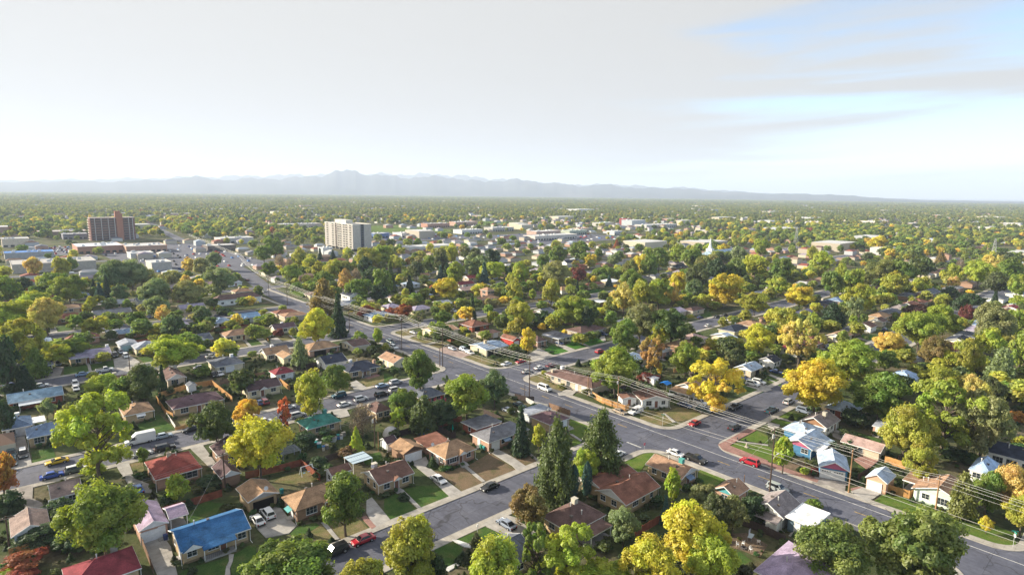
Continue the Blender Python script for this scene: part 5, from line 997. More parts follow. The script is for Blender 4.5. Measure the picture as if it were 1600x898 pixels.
FARSTUFF=[(-5,189,12,9,1,0),(-24,307,14,9,1,24),(-6,349,11,9,0,22),(-22,349,11,8,0,9),(-2,387,13,9,1,15),(-19,387,12,8,1,10),(-12,429,12,9,1,12),(-30,429,13,9,1,35),(337,307,13,9,1,21),(159,429,14,8,1,34),(372,269,13,8,0,3),(441,136,14,8,1,18),(457,60,13,8,1,40),(303,349,11,9,1,27),(176,429,13,9,1,2),(-6,467,12,9,1,6),(11,467,13,9,0,31),(-22,467,13,9,1,7),(29,467,12,8,0,25),(354,307,12,9,0,12),(194,429,10,9,1,31),(62,467,12,9,1,27),(389,269,12,9,1,41),(273,387,11,9,1,15),(322,349,12,9,1,22),(441,178,12,9,0,6),(98,467,12,9,0,13),(458,136,12,8,1,28),(212,429,10,8,1,18),(114,467,12,8,0,3),(372,307,14,8,0,4),(290,387,12,9,1,34),(132,467,13,9,0,1),(338,349,10,9,0,16),(475,102,13,8,1,38),(228,429,12,9,1,42),(406,269,10,8,1,32),(459,178,13,8,0,18),(245,429,14,9,0,28),(307,387,12,9,1,30),(389,307,12,9,1,4),(165,467,13,9,1,30),(441,227,14,9,0,23),(356,349,12,8,0,38),(423,269,12,8,0,7),(183,467,11,9,1,31),(493,102,13,9,0,3),(263,429,14,9,1,41),(325,387,12,9,1,38),(474,178,13,8,0,18),(201,467,11,9,1,25),(2,509,14,9,1,11),(406,307,10,9,1,34),(-15,509,12,8,1,4),(18,509,13,9,1,44),(-34,509,11,9,0,22),(372,349,11,9,1,5),(36,509,13,8,1,41),(492,136,12,9,1,23),(52,509,14,8,1,43),(279,429,11,9,1,0),(70,509,10,9,1,13),(218,467,12,8,1,40),(341,387,13,9,1,33),(86,509,10,9,0,11),(441,269,11,9,0,24),(105,509,13,8,0,40),(510,102,13,8,0,42),(297,429,14,9,1,30),(423,307,12,9,0,13),(390,349,11,9,0,17),(493,178,13,9,0,35),(475,227,12,9,1,17),(509,136,12,8,0,30),(138,509,10,9,1,3),(526,60,11,8,0,44),(457,269,11,8,0,9),(252,467,13,8,1,42),(314,429,10,9,1,43),(406,349,14,9,1,35),(440,307,14,9,1,34),(172,509,12,9,1,7),(269,467,14,9,1,1),(510,178,12,8,1,23),(377,387,10,8,1,39),(492,227,13,9,1,27),(331,429,11,9,1,7),(190,509,11,9,0,8),(527,136,10,9,1,3),(476,269,14,9,1,35),(543,60,13,9,1,1),(-11,547,11,9,0,6),(286,467,11,8,0,22),(22,547,11,9,0,26),(-29,547,11,9,0,15),(41,547,14,8,0,13),(207,509,11,9,1,2),(425,349,11,9,0,7),(57,547,12,9,1,24),(75,547,12,9,1,29),(544,102,11,9,1,27),(527,178,13,9,0,43),(303,467,13,9,0,13),(225,509,13,9,1,1),(509,227,12,9,1,37),(544,136,10,9,1,36),(493,269,12,9,0,19),(441,349,11,9,1,11),(241,509,11,9,1,35),(366,429,12,9,1,21),(476,307,13,9,1,43),(321,467,11,8,0,29),(560,102,11,9,0,3),(258,509,11,8,1,12),(544,178,10,8,0,6),(383,429,14,8,0,18),(337,467,11,9,1,21),(458,349,11,8,1,39),(510,269,12,8,1,22),(428,387,11,8,1,31),(275,509,12,9,1,8),(492,307,12,9,1,25),(578,60,14,8,0,26),(211,547,10,8,1,32),(578,102,12,9,1,8),(355,467,13,9,1,16),(293,509,10,9,1,17),(560,178,13,9,1,21),(-8,589,12,8,1,41),(475,349,12,9,1,31),(445,387,10,8,1,32),(-24,589,11,9,0,27),(526,269,11,8,0,17),(-41,589,11,8,1,30),(229,547,11,8,1,37),(578,136,13,9,1,30),(510,307,13,8,0,22),(310,509,11,9,1,39),(594,60,13,8,1,21),(418,429,13,8,0,20),(245,547,11,9,1,2),(462,387,14,8,1,18),(493,349,13,9,1,42),(327,509,13,9,0,14),(579,178,12,9,1,5),(562,227,11,9,0,35),(545,269,11,8,1,23),(390,467,10,9,1,14),(526,307,12,9,1,29),(596,136,13,9,1,36),(279,547,11,9,1,34),(345,509,14,9,1,38),(613,60,12,9,1,0),(511,349,11,9,1,22),(407,467,10,9,1,12),(577,227,11,9,1,14),(613,102,14,8,1,25),(297,547,11,9,1,7),(562,269,11,9,1,44),(543,307,13,8,0,31),(362,509,13,9,1,32),(-3,627,12,9,1,6),(215,589,12,8,0,26),(612,136,13,8,1,10),(-21,627,12,8,0,9),(-37,627,10,8,1,32),(423,467,13,9,1,19),(497,387,11,9,1,2),(315,547,12,9,0,42),(527,349,11,9,1,16),(630,60,13,9,1,9),(234,589,12,8,0,41),(379,509,11,8,1,7),(469,429,14,9,1,20),(595,227,13,9,1,30),(578,269,13,9,1,0),(629,102,12,9,0,41),(613,178,12,8,1,5),(561,307,13,9,1,21),(332,547,11,8,1,37),(515,387,14,9,0,42),(630,136,13,8,1,1),(397,509,13,8,1,22),(545,349,10,8,0,21),(486,429,14,9,1,9),(349,547,11,9,0,18),(648,60,13,9,1,18),(595,269,10,9,1,29),(613,227,12,9,1,9),(457,467,14,9,1,39),(646,102,12,9,0,19),(630,178,10,8,0,13),(578,307,11,9,1,10),(414,509,11,8,1,14),(531,387,12,9,1,36),(366,547,13,9,0,32),(203,627,12,8,0,3),(562,349,12,9,1,31),(504,429,13,9,0,1),(664,60,11,9,0,3),(476,467,12,8,0,29),(431,509,10,8,1,43),(384,547,12,8,1,13),(629,227,12,9,1,42),(612,269,13,8,1,4),(-16,669,13,9,0,23),(18,669,12,9,1,0),(-33,669,12,9,1,18),(35,669,11,8,1,31),(596,307,11,8,0,29),(547,387,11,8,1,32),(647,178,12,9,0,24),(54,669,13,9,0,8),(664,102,13,8,1,14),(71,669,12,9,0,34),(520,429,13,9,1,14),(579,349,11,9,0,40),(254,627,10,8,1,40),(664,136,13,8,1,2),(401,547,13,9,0,23),(448,509,11,9,1,3),(493,467,14,9,0,22),(271,627,10,8,1,35),(681,60,11,9,1,0),(630,269,12,8,1,35),(565,387,13,9,0,44),(647,227,11,8,0,2),(537,429,11,9,1,11),(418,547,13,9,1,24),(465,509,12,9,1,25),(596,349,14,9,1,29),(511,467,10,9,1,25),(681,136,13,8,0,42),(370,589,10,9,1,33),(435,547,12,8,1,19),(583,387,14,9,1,5),(207,669,12,9,1,13),(554,429,11,9,1,13),(698,60,11,9,0,23),(630,307,11,9,0,17),(483,509,13,9,1,32),(681,178,12,9,1,29),(527,467,13,9,1,21),(387,589,13,8,1,40),(613,349,11,9,0,22),(698,102,12,8,1,13),(451,547,12,8,0,14),(698,136,11,9,1,26),(500,509,13,9,0,21),(600,387,11,9,1,8),(572,429,13,9,0,13),(406,589,11,8,0,44),(647,307,13,9,0,23),(665,269,14,9,0,25),(259,669,14,9,1,23),(682,227,13,8,1,28),(716,60,10,9,1,42),(630,349,12,8,1,2),(715,102,12,9,1,21),(277,669,12,9,1,32),(517,509,12,9,0,4),(588,429,11,8,1,11),(618,387,14,9,0,14),(717,136,13,9,1,3),(561,467,11,8,0,36),(293,669,10,8,1,31),(375,627,10,9,1,5),(663,307,11,8,1,42),(681,269,13,9,1,44),(487,547,12,8,1,22),(698,227,13,9,1,27),(732,60,11,9,0,42),(440,589,10,9,1,32),(648,349,13,8,1,2),(310,669,14,9,1,33),(716,178,11,8,0,26),(732,102,11,9,1,6),(392,627,13,8,1,34),(605,429,12,8,0,10),(578,467,12,9,0,12),(503,547,11,8,1,8),(634,387,11,9,0,20),(456,589,11,9,1,24),(733,136,13,9,0,5),(682,307,10,9,1,42),(409,627,12,9,1,4),(551,509,13,9,1,22),(664,349,14,9,1,40),(716,227,11,9,0,24),(345,669,14,9,1,8),(520,547,13,9,1,30),(596,467,11,8,1,16),(652,387,12,8,1,18),(427,627,11,9,1,17),(362,669,10,9,1,40),(749,136,12,9,1,27),(568,509,13,9,1,19),(699,307,14,9,1,7),(716,269,13,9,1,15),(681,349,10,8,1,30),(491,589,10,9,1,19),(733,227,11,8,1,2),(443,627,13,9,1,21),(766,60,11,8,0,36),(379,669,12,8,1,10),(641,429,13,9,1,35),(614,467,11,8,1,10),(751,178,14,8,1,11),(668,387,12,9,0,2),(767,102,13,9,1,22),(586,509,13,9,0,1),(396,669,14,9,0,11),(508,589,13,8,1,33),(715,307,13,9,1,16),(461,627,13,9,1,16),(767,136,12,9,0,37)]
CARS=[
(47.78,94.91,'sedan','red','-x','bright red sedan parked at the kerb below the brown gabled house'),
(42.37,94.9,'suv','black','-x','black off-roader parked behind the bright red sedan'),
(78.84,95.25,'sedan','black','-x','black sedan parked alone at the kerb near the grey house driveway'),
(72.16,105.39,'sedan','white','-y','white sedan on the driveway in front of the white garage door'),
(71.76,81.5,'sedan','silverblue','y','silver-blue sedan on the driveway at the near kerb'),
(37.56,115.62,'suv','white','y','white crossover in front of the open tan garage'),
(35.18,114.53,'sedan','white','y','white sedan nearest the blue-roofed house'),
(7.92,171.8,'sports','yellow','-x','yellow sports coupe parked at the far kerb'),
(6.4,163.65,'sedan','blue','x','bright blue sedan parked at the near kerb behind the wagon'),
(11.03,163.65,'wagon','greywhite','x','grey wagon with white bonnet behind the bright blue sedan'),
(25.25,172.55,'boxvan','white','-x','white high-roofed box van at the kerb'),
(30.43,172.32,'sedan','paleblue','x','pale blue sedan parked ahead of the white box van'),
(37.21,172.55,'sedan','black','-x','black hatchback half hidden by the round dark green tree'),
(29.05,163.65,'suv','black','x','black off-roader with pale roof across from the pale blue sedan'),
(23.99,163.65,'sedan','white','x','white sedan half hidden by a small green tree'),
(.28,195.38,'pickup','silverblue','y','silver pickup on the driveway beside the slate blue house'),
(2.09,181.74,'suv','blackwhite','-y','black off-roader with a white roof on the left driveway'),
(-.1,183.59,'suv','tealdark','-y','dark teal car behind another on the left driveway'),
(.05,178.09,'sedan','tealdark','-y','dark car nearest the street on the left driveway'),
(19.84,144.0,'sedan','blue2','y','blue hatchback on the driveway beside the red hipped house'),
(80.03,172.55,'suv','tealblue','-x','teal-blue off-roader at the kerb right of the lime-yellow tree'),
(77.71,163.88,'sedan','white','x','white sedan across the street from the teal-blue off-roader'),
(83.77,165.0,'suv','white','x','white off-roader ahead of the white sedan'),
(95.47,172.55,'sedan','lightblue','x','light blue sedan parked behind the silver off-roader'),
(100.77,172.55,'suv','silver','x','silver off-roader in front of the navy-roofed house'),
(96.64,165.74,'suv','silver','x','silver off-roader beside the small teal bush'),
(91.06,164.83,'suv','black','x','black off-roader beside the dark green round tree'),
(63.18,164.07,'suv','silver','x','silver crossover beside the coral red tree'),
(63.67,172.55,'sedan','white','x','white sedan half behind the coral red tree'),
(54.0,165.05,'suv','whiteb','x','white vehicle peeking out over the yellow tree'),
(59.87,181.49,'suv','maroon','y','maroon off-roader on the brown front yard'),
(58.59,182.0,'sedan','blue3','y','blue car beside the maroon off-roader'),
(21.38,250.29,'sedan','lightblue','x','light blue sedan in front of the lilac-grey ranch house'),
(27.92,251.08,'pickup','white','x','white pickup truck in front of the lilac-grey ranch house'),
(25.54,243.65,'sedan','silver','x','silver sedan half hidden behind the lime tree top'),
(18.1,238.68,'suv','white','-y','white crossover across from the light blue sedan'),
(17.7,233.29,'sedan','white','-y','white sedan tucked beside the pale blue roof'),
(36.76,276.34,'sedan','silverblue','-y','silver car by the teal garage door'),
(34.0,271.89,'suv','black','-y','black off-roader beside the lilac-grey ranch house'),
(36.99,267.59,'suv','whiteb','-y','black and white off-roader on the wide driveway'),
(16.19,271.33,'suv','black','-y','black off-roader in the shade between two houses'),
(12.84,262.69,'pickup','black','-y','black truck behind the dark spruce'),
(9.25,243.98,'sedan','white','x','white car hidden behind the pale blue roof'),
(1.99,250.65,'sedan','blue3','x','blue car at the far left kerb'),
(88.33,271.34,'sedan','blue3','-y','dark blue car left of the orange fence'),
(92.41,273.53,'sedan','maroon','-y','maroon car right of the orange fence'),
(92.06,266.87,'suv','greendark','-y','dark green off-roader right of the orange fence'),
(106.36,270.07,'sedan','silver','-y','silver car beside the purple gabled cottage'),
(62.36,246.87,'sedan','white','x','white sedan on a trailer at the kerb above the slate roof'),
(64.14,245.79,'sedan','whiteb','x','white car just right of the trailer'),
(54.79,233.34,'sedan','silver','x','silver car behind the dark green bush'),
(58.06,220.85,'sedan','white','-y','white car on the drive of the slate hipped house'),
(55.9,220.79,'pickup','black','-y','black truck beside the white car on the drive'),
(117.51,250.05,'pickup','white','x','white pickup turning in by the big dark spruce'),
(19.88,345.31,'sedan','white','-y','white car on the drive of the red-brown hipped house'),
(44.36,333.37,'sedan','lightblue','x','light blue sedan on the far left street'),
(59.39,345.21,'sedan','blue3','-y','blue car on the far left drive'),
(125.68,78.24,'sedan','white','-y','white sedan at the kerb of the main road corner'),
(126.58,73.0,'pickup','black','-y','black pickup truck parked behind the white sedan on the main road'),
(135.39,63.53,'suv','red','y','red wagon driving on the main road'),
(127.25,53.0,'suv','silverteal','-y','silver car half hidden behind the tall crossarm pole'),
(135.58,135.37,'van','white','-y','white van parked beside the long brown building'),
(141.85,102.69,'pickupcap','white','-x','white service truck with a ladder rack beside the orange fence'),
(138.13,105.8,'sedan','covered','-y','small tan car beside the orange fence end'),
(127.96,222.85,'suv','tealdark','-y','dark teal off-roader on the main road'),
(124.46,214.12,'suv','white','-y','white-topped off-roader behind the dark teal one'),
(132.21,389.88,'sedan','silver','-y','silver car on the far main road by the chapel'),
(140.03,446.54,'sedan','maroon','y','maroon car far along the main road'),
(147.1,86.05,'sedan','red','-x','dark red car turning at the side street corner'),
(153.11,77.05,'suv','dark','x','dark off-roader driving on the side street'),
(168.69,85.06,'pickup','black','-x','black pickup truck parked at the far kerb of the side street'),
(158.81,89.96,'wagon','greendark','-y','dark green wagon on the drive beside the white corner house'),
(158.16,96.11,'sedan','blue3','-y','navy blue car on the drive of the white corner house'),
(164.0,94.26,'suv','white','-y','white off-roader under the yellow tree'),
(164.62,89.13,'sedan','dark','-y','dark car on the drive beneath the yellow tree'),
(174.37,76.35,'pickup','tealdark','x','teal pickup truck parked at the near kerb of the side street'),
(186.11,76.35,'suv','silver','x','silver off-roader under the big gold tree'),
(181.74,69.73,'suv','silverblue','-y','blue-grey car on the yard behind the gold tree'),
(194.82,92.53,'suv','white','-y','white off-roader nearest the street on the wide drive'),
(198.62,92.25,'suv','white','-y','white off-roader nearest the pale blue gable house'),
(199.38,97.98,'sedan','blue3','-y','blue car beside the pale blue gable house'),
(215.93,94.04,'sedan','blue3','-y','navy car in front of the dark navy roof house'),
(151.09,164.27,'sedan','red','-x','red sedan turning at the second side street'),
(151.02,153.65,'sedan','white','x','white sedan at the corner kerb ahead of the maroon one'),
(144.3,153.3,'sedan','silver','x','silver sedan nearest the corner tip'),
(156.4,152.94,'sedan','maroon','x','maroon sedan behind the white sedan at the corner kerb'),
(183.97,175.22,'sedan','blue3','-y','navy car under the grey flat carport'),
(144.85,165.51,'sedan','white','-x','white sedan leaving the second side street'),
(142.08,196.67,'sedan','silverblue','-y','blue-silver sedan on the front drive by the main road'),
(144.83,192.36,'suv','paleblue','-y','pale blue off-roader beside two parked cars'),
(144.02,187.37,'sedan','white','-y','white sedan beside the pale blue off-roader'),
(145.14,231.6,'sedan','silver','-y','silver car in front of the split-level house'),
(189.4,261.74,'van','white','-y','white van on the drive of a pale roofed house'),
(186.56,154.31,'suv','red','x','red car mostly hidden by the big green tree'),
(211.87,173.53,'suv','blue3','-y','blue car at the garage of the long cream house'),
(260.49,265.1,'sedan','white','-y','white car beside the yellow pickup'),
(252.33,255.69,'pickup','yellow','x','yellow pickup on a far street'),
(284.7,172.33,'sedan','white','x','white car on the far street by the purple-grey roof'),
(282.86,166.06,'sedan','blue3','x','blue car on the far street'),
(291.27,161.05,'sedan','dark','-x','first dark sedan on the far street, left of its twin'),
(299.1,160.92,'sedan','dark','-x','second dark sedan on the far street, right of its twin'),
(267.24,152.18,'sedan','white','x','white sedan at the near kerb of the far street'),
(289.5,152.66,'sedan','white','-x','white sedan driving on the far street'),
(300.51,152.15,'sedan','dark','x','dark sedan parked at the far street end'),
(305.13,152.15,'sedan','maroon','x','maroon sedan at the far street end'),
(299.48,146.31,'sedan','silver','x','silver sedan by the lilac roof at the far street end'),
(270.17,94.66,'suv','paleblue','-y','pale blue car below the cream gable house'),
(329.75,92.09,'sedan','blue3','x','blue car beside the brown roofed far house'),
(112.99,127.98,'sedan','silverblue','-y','silver-blue car behind the bright lime tree'),
(118.75,129.28,'sedan','tealdark','-y','dark car at the concrete wall'),
(114.06,87.35,'sedan','whiteb','x','white car half hidden behind the right hand pine'),
(334.0,262.9,'sedan','white','-y','white car on the drive of the white roofed house'),
(218.56,261.31,'sedan','white','x','white car below the two-storey tan house'),
(759.8,154.19,'suv','white','x','white car on a far right-hand drive')]
FENCES=[
('orange cedar board fence around the plum-roofed house','cedar',1.8,[36.4,207.5,45.2,211.4,52.8,210.9,52.9,189.5]),
('orange cedar fence stepping down beside the lawn','cedar',1.7,[35.3,205.5,34.8,190.1,35.7,185.6]),
('white picket fence between two front yards','whitefence',1.1,[34.7,189.1,34.4,177.3]),
('low orange fence at the kerb by the black hatchback','cedar',1.0,[34.1,175.8,38.2,176.0]),
('dark brown fence behind the tan garage with a white door','darkwood',1.8,[71.3,128.5,76.7,132.9,84.0,133.0]),
('dark brown fence beside the blue tarp','darkwood',1.8,[88.4,130.2,88.5,123.0,89.7,122.8]),
('dark brown fence running to the back corner by the conifer','darkwood',1.8,[106.0,131.1,106.0,122.0]),
('tall brown fence along the main road by the purple-roofed house','brownwood',1.9,[124.5,122.2,124.7,118.1,124.9,113.7]),
('grey concrete wall at the main road yard','concwall',1.4,[123.3,131.2,122.7,127.0,124.2,122.4]),
('dark wooden fence above the concrete wall','darkwood',1.8,[122.4,135.5,123.3,131.2,125.1,129.4]),
('orange board fence beside the white service truck','cedar',1.9,[142.6,120.4,140.7,114.6,140.9,105.9,142.6,105.8]),
('orange cedar fence in front of @29;','cedar',1.9,[145.6,36.7,146.0,32.5,149.8,31.6]),
('orange fence beneath the trees behind the brick patio','cedar',1.8,[162.2,42.1,161.8,37.5,163.1,35.4]),
('dark fence beside the yard of white chairs','darkwood',1.7,[107.7,51.4,108.2,49.1,108.4,46.2,108.1,42.7]),
('red-brown fence around the cluttered back yard','redwood',1.7,[39.4,134.8,46.5,133.4,51.6,133.2,51.8,122.8]),
('red brown fence running below the slate roofed house','redwood',1.7,[73.8,294.8,77.8,294.2,88.3,293.8,92.5,286.4]),
('orange fence between the parked cars and lawn','cedar',1.2,[90.1,274.0,88.9,259.4]),
('dark red gate fence beside @22;','redpaintwood',1.6,[141.7,51.5,142.5,50.2]),
('brown fence beside @28;','darkwood',1.7,[146.6,43.0,151.7,42.5,153.0,42.7]),
('red brown fence along the main road behind the red car park','redwood',1.7,[150.0,217.2,149.6,210.4,148.5,200.0]),
('brown wooden fence behind @1;','brownwood',1.6,[16.5,121.7,16.2,109.5]),
('cedar fence beside the cream cottage with red roof','cedar',1.7,[71.3,202.1,70.5,188.4]),
('dark fence behind @36;','darkwood',1.7,[213.3,200.8,215.9,195.8,220.8,194.8]),
('orange cedar back yard fence right of @3;','cedar',1.7,[-2,131.2,18,131.2]),
('dark grey-brown back yard fence in front of @68;','darkwood',1.7,[52,131.2,66,131.2]),
('red-brown back yard fence behind @11;','redwood',1.7,[84,131.2,98,131.2]),
('red-brown back yard fence right of @1;','redwood',1.7,[20,129.8,33,129.8]),
('orange cedar back yard fence left of @41;','cedar',1.7,[10,209.5,26,209.5]),
('weathered brown back yard fence left of @67;','brownwood',1.7,[55,209.5,70,209.5]),
('dark grey-brown back yard fence left of @62;','darkwood',1.7,[80,209.5,92,209.5]),
('red-brown back yard fence left of @46;','redwood',1.7,[10,289,30,289]),
('red-brown back yard fence behind @51;','redwood',1.7,[40,289,60,289]),
('weathered brown back yard fence close beside @53;','brownwood',1.7,[75,289,95,289]),
('dark grey-brown back yard fence left of @32;','darkwood',1.7,[150,118.5,163,118.5]),
('orange cedar back yard fence behind @33;','cedar',1.7,[186,118.5,204,118.5]),
('dark grey-brown back yard fence left of @35;','darkwood',1.7,[186,201.5,200,201.5]),
('weathered brown back yard fence behind @35;','brownwood',1.7,[205,201.5,222,201.5]),
('weathered brown back yard fence right of @26;','brownwood',1.7,[165,40,178,40]),
('red-brown back yard fence in front of @14;','redwood',1.7,[88,62.5,104,62.5])]
POLES=[
(125.7,54,14.9,'tall dark pole with a white lamp arm beside the silver car',2),
(126.0,132.6,14.2,'tall pole with a lamp arm opposite the white van',2),
(125.0,179.3,14.8,'tall pole on the pointed corner island',2),
(125.4,209.3,15.2,'tall pole behind the white-topped off-roader',2),
(125.7,257,12.5,'tall pole beside the large dark spruce',2),
(127,337,12.5,'tall pole beside the chapel lawn',2),
(129.2,372.6,12.3,'far tall pole left of the chapel lawn pole',2),
(138.6,42.2,10.2,'golden brown pole in front of the blue garage driveway',1),
(141.2,26.7,9.2,'brown pole in front of the mint house',1),
(138.0,106.5,11.4,'brown pole beside the orange board fence',1),
(142.5,122.3,7.0,'short golden pole with a floodlight beside the long brown building',0),
(34.2,131.9,8.9,'dark alley pole with crossarm by the plum garage',1),
(70.1,131.1,9.1,'dark alley pole beside the pyramidal lime tree',1),
(-1.9,132.9,7.2,'dark alley pole at the left edge by the grey garage',1),
(35.1,247.9,6.4,'thin dark pole in the wide driveway',0),
(119.5,57,4.8,'short pale post beside the teal gabled cottage',0),
(69.9,128.9,5.0,'pale thin post beside the dark alley pole',0),
(124.6,209.3,5.5,'short dark stub pole beside the tall pole near the off-roaders',0),
(125.2,133.9,4.5,'short dark stub pole beside the pole opposite the white van',0),
(124.2,180,7.0,'short dark stub pole on the pointed corner island',0)]
MISCS=[
('plastic_chair','white plastic garden chair nearest the left tree in the dirt yard',100.4,48.2,30),
('plastic_chair','white plastic garden chair facing the small fire pit',101.5,47.7,200),
('plastic_chair','white plastic garden chair beside the upturned table',104.2,46.0,120),
('plastic_chair','white plastic garden chair nearest the bottom roof',100.8,45.8,-20),
('garden_table','pale folding table in the dirt yard',104.5,47.7,10),
('fire_pit','small dark fire pit between the white chairs',100.7,47.1,0),
('garden_dome','pale grey domed garden shelter beside the dark fence',77.4,135.8,0),
('blue_pool','round blue covered pool under the pine',85.2,131.1,0),
('blue_tarp','bright blue tarp on a frame beside the tan porch',168.5,110.3,0),
('patio_cover','pale blue corrugated patio cover joined to the brown gabled house',61.6,123.5,0),
('play_set','white metal play frame in the back yard',50.9,128.1,0),
('pergola','grey timber pergola frame beside the yellow tree',50.7,138.3,0),
('wheelie_bin','dark blue wheelie bin beside the lilac garage',20.1,119.6,0),
('wheelie_bin','green wheelie bin by the grey house wall',90.6,113.0,0),
('wheelie_bin','teal wheelie bin by the grey house wall, nearest the garage door',90.6,111.8,0),
('wheelie_bin','dark bin behind the tan garage',41.0,119.3,0),
('boat','white boat on a trailer in the left driveway',163.1,102.8,0),
('blue_float','red and blue bounce toy behind the green tree',100.9,146.3,0),
('green_parasol','closed green parasol in the dry back yard',91.1,126.1,0),
('stone_lantern','small stone garden statue on the corner lawn',144.1,68.8,0),
('trash_pile','jumble of white and blue yard clutter behind the green roofed house',63.8,140.4,0),
('fire_hydrant','small dark hydrant on the corner pavement',147.0,72.9,0),
('teal_tank','dark teal wheelie bin by the open tan garage',43.1,122.9,0)]
BOXES=[
('long grey windowless superstore behind the left trees',13.7,587.2,52.9,38,6.5,(.4,.37,.33),(.42,.4,.38),0),
('long shed with a bright blue roof at the left edge',12.4,706.9,35.8,22,5.5,(.36,.36,.38),(.05,.2,.55),0),
('white-roofed brick market with large shop windows',68.4,726.5,38.9,46,7,(.36,.2,.15),(.62,.66,.72),1),
('white-roofed market wing right of the brick market',107.1,710.9,36.7,40,6.5,(.42,.27,.2),(.52,.52,.52),1),
('beige two-storey block at the far left edge',14.0,852.6,23.1,24,9,(.58,.5,.4),(.52,.52,.52),1),
('brown flat-roofed hall left of the brown tower',54.8,998.3,52.1,40,7,(.3,.2,.15),(.4,.37,.35),1),
('grey warehouse in front of the brown hall',75.4,946.1,25.7,22,6.5,(.2,.2,.24),(.52,.52,.52),1),
('white-roofed shed beside the far main road',98.9,547.5,14.2,24,6,(.45,.43,.4),(.52,.52,.52),0),
('low white shed below the market',101.0,649.7,18.4,20,5,(.5,.5,.48),(.52,.52,.52),0),
('dark low shop with white roof right of the main road',177.0,686.6,28.4,20,5.5,(.16,.14,.13),(.55,.54,.52),1),
('white commercial roof right of the far main road',215.3,777.0,38.7,26,6,(.5,.47,.43),(.52,.52,.52),1),
('long white-roofed shed left of the pale tower',384.8,1030.9,71.9,26,7,(.4,.33,.29),(.52,.52,.52),1),
('small white office beside the pale tower',256.7,578.1,10.0,12,7.5,(.52,.52,.52),(.55,.55,.55),1),
('white showroom right of the pale tower',411.1,754.4,23.1,22,6,(.1,.16,.32),(.52,.52,.52),1),
('white showroom behind rows of parked cars',449.4,744.0,48.6,26,6,(.52,.52,.52),(.52,.52,.52),1),
('brick shop block with white roof at the sports field',615.7,928.6,50.0,22,7,(.4,.22,.17),(.52,.52,.52),1),
('second brick shop block at the sports field',699.1,954.8,54.7,22,7,(.44,.28,.22),(.6,.6,.6),1),
('low white shop left of the long strip mall',566.7,757.0,41.3,24,6,(.52,.52,.52),(.52,.52,.52),1),
('low grey shop behind the strip mall',649.0,779.9,47.7,24,6,(.42,.4,.37),(.52,.52,.52),1),
('long white strip mall in the middle distance',571.4,594.9,86.1,24,6,(.55,.5,.45),(.52,.52,.52),1),
('strip mall with brick front behind the long one',643.0,666.8,54.4,22,6,(.42,.3,.25),(.66,.66,.66),1),
('red-roofed restaurant among white shops',771.6,695.0,27.5,14,5.5,(.58,.5,.4),(.42,.07,.06),1),
('pale green-roofed hall in the middle distance',704.2,653.4,40.7,22,6,(.38,.42,.34),(.4,.46,.38),1),
('teal-roofed shop beside the dark red tower',941.9,789.5,42.1,22,7,(.42,.4,.37),(.26,.42,.4),1),
('grey four-storey office beside the dark red tower',981.2,740.5,45.5,26,13,(.4,.43,.46),(.52,.52,.52),1),
('dark red office tower in the middle distance',1000.1,769.6,17.3,18,15,(.26,.07,.07),(.2,.1,.1),1),
('white shop right of the dark red tower',761.7,608.5,19.9,16,6,(.52,.52,.52),(.52,.52,.52),1),
('long white roof beyond the gold trees',970.1,696.7,105.3,28,6,(.5,.48,.45),(.52,.52,.52),1),
('white roofs row far right of centre',1466.8,757.2,86.3,40,8,(.6,.55,.48),(.52,.52,.52),1),
('white warehouse in the right distance',1648.3,661.4,73.3,40,9,(.52,.52,.52),(.52,.52,.52),1),
('long low white store in the right distance',1446.7,559.8,62.4,34,7,(.52,.52,.52),(.6,.5,.46),1),
('white store with red sign band in the right distance',1601.8,488.4,71.3,36,8,(.7,.6,.55),(.52,.52,.52),1),
('pale long plant near the right horizon',2282.6,371.8,95.0,60,10,(.58,.5,.4),(.52,.52,.52),1),
('white terminal building far beyond the trees',1543.0,1389.3,78.8,60,12,(.52,.52,.52),(.52,.52,.52),1)]
ZONES=[(6.7,181.8,530.3,979.7,.1),(88.6,213.9,492.6,855.9,.12),(385.0,1072.7,509.7,1058.0,.12),(258.0,347.0,558.9,678.5,.2),(951.9,1210.1,639.6,804.9,.3),(175.2,283.6,649.8,879.8,.35),(374.5,568.8,985.8,1310.9,.3),(543.1,626.9,295.3,345.6,.2),(453.0,619.0,814.0,1036.4,.03),(738.9,905.5,945.5,1097.5,.03),(28.9,69.5,727.1,830.6,.15),(399.1,547.9,683.8,831.5,.15),(540.7,747.7,546.3,714.4,.15),(86.1,192.9,536.2,807.1,.15)]
FLATS=[(453.0,619.0,814.0,1036.4,'field'),(738.9,905.5,945.5,1097.5,'field'),(28.9,69.5,727.1,830.6,'lot'),(399.1,547.9,683.8,831.5,'lot'),(540.7,747.7,546.3,714.4,'lot'),(86.1,192.9,536.2,807.1,'lot')]
CARLOTS=[(28.9,69.5,727.1,830.6,70),(399.1,547.9,683.8,831.5,70),(540.7,747.7,546.3,714.4,70),(86.1,192.9,536.2,807.1,70)]
PYLONS=[('tall grey lattice pylon left among the right distant trees',789.8,332.5,26),('tall grey lattice pylon nearest the right edge',794.5,129.5,24)]
CHURCH=(536.3,302.3)
TOWER_W=(299.4,597.0,22.3,70.0,29.2)
TOWER_B=(100.5,905.2,47.8,18.0,27.9)
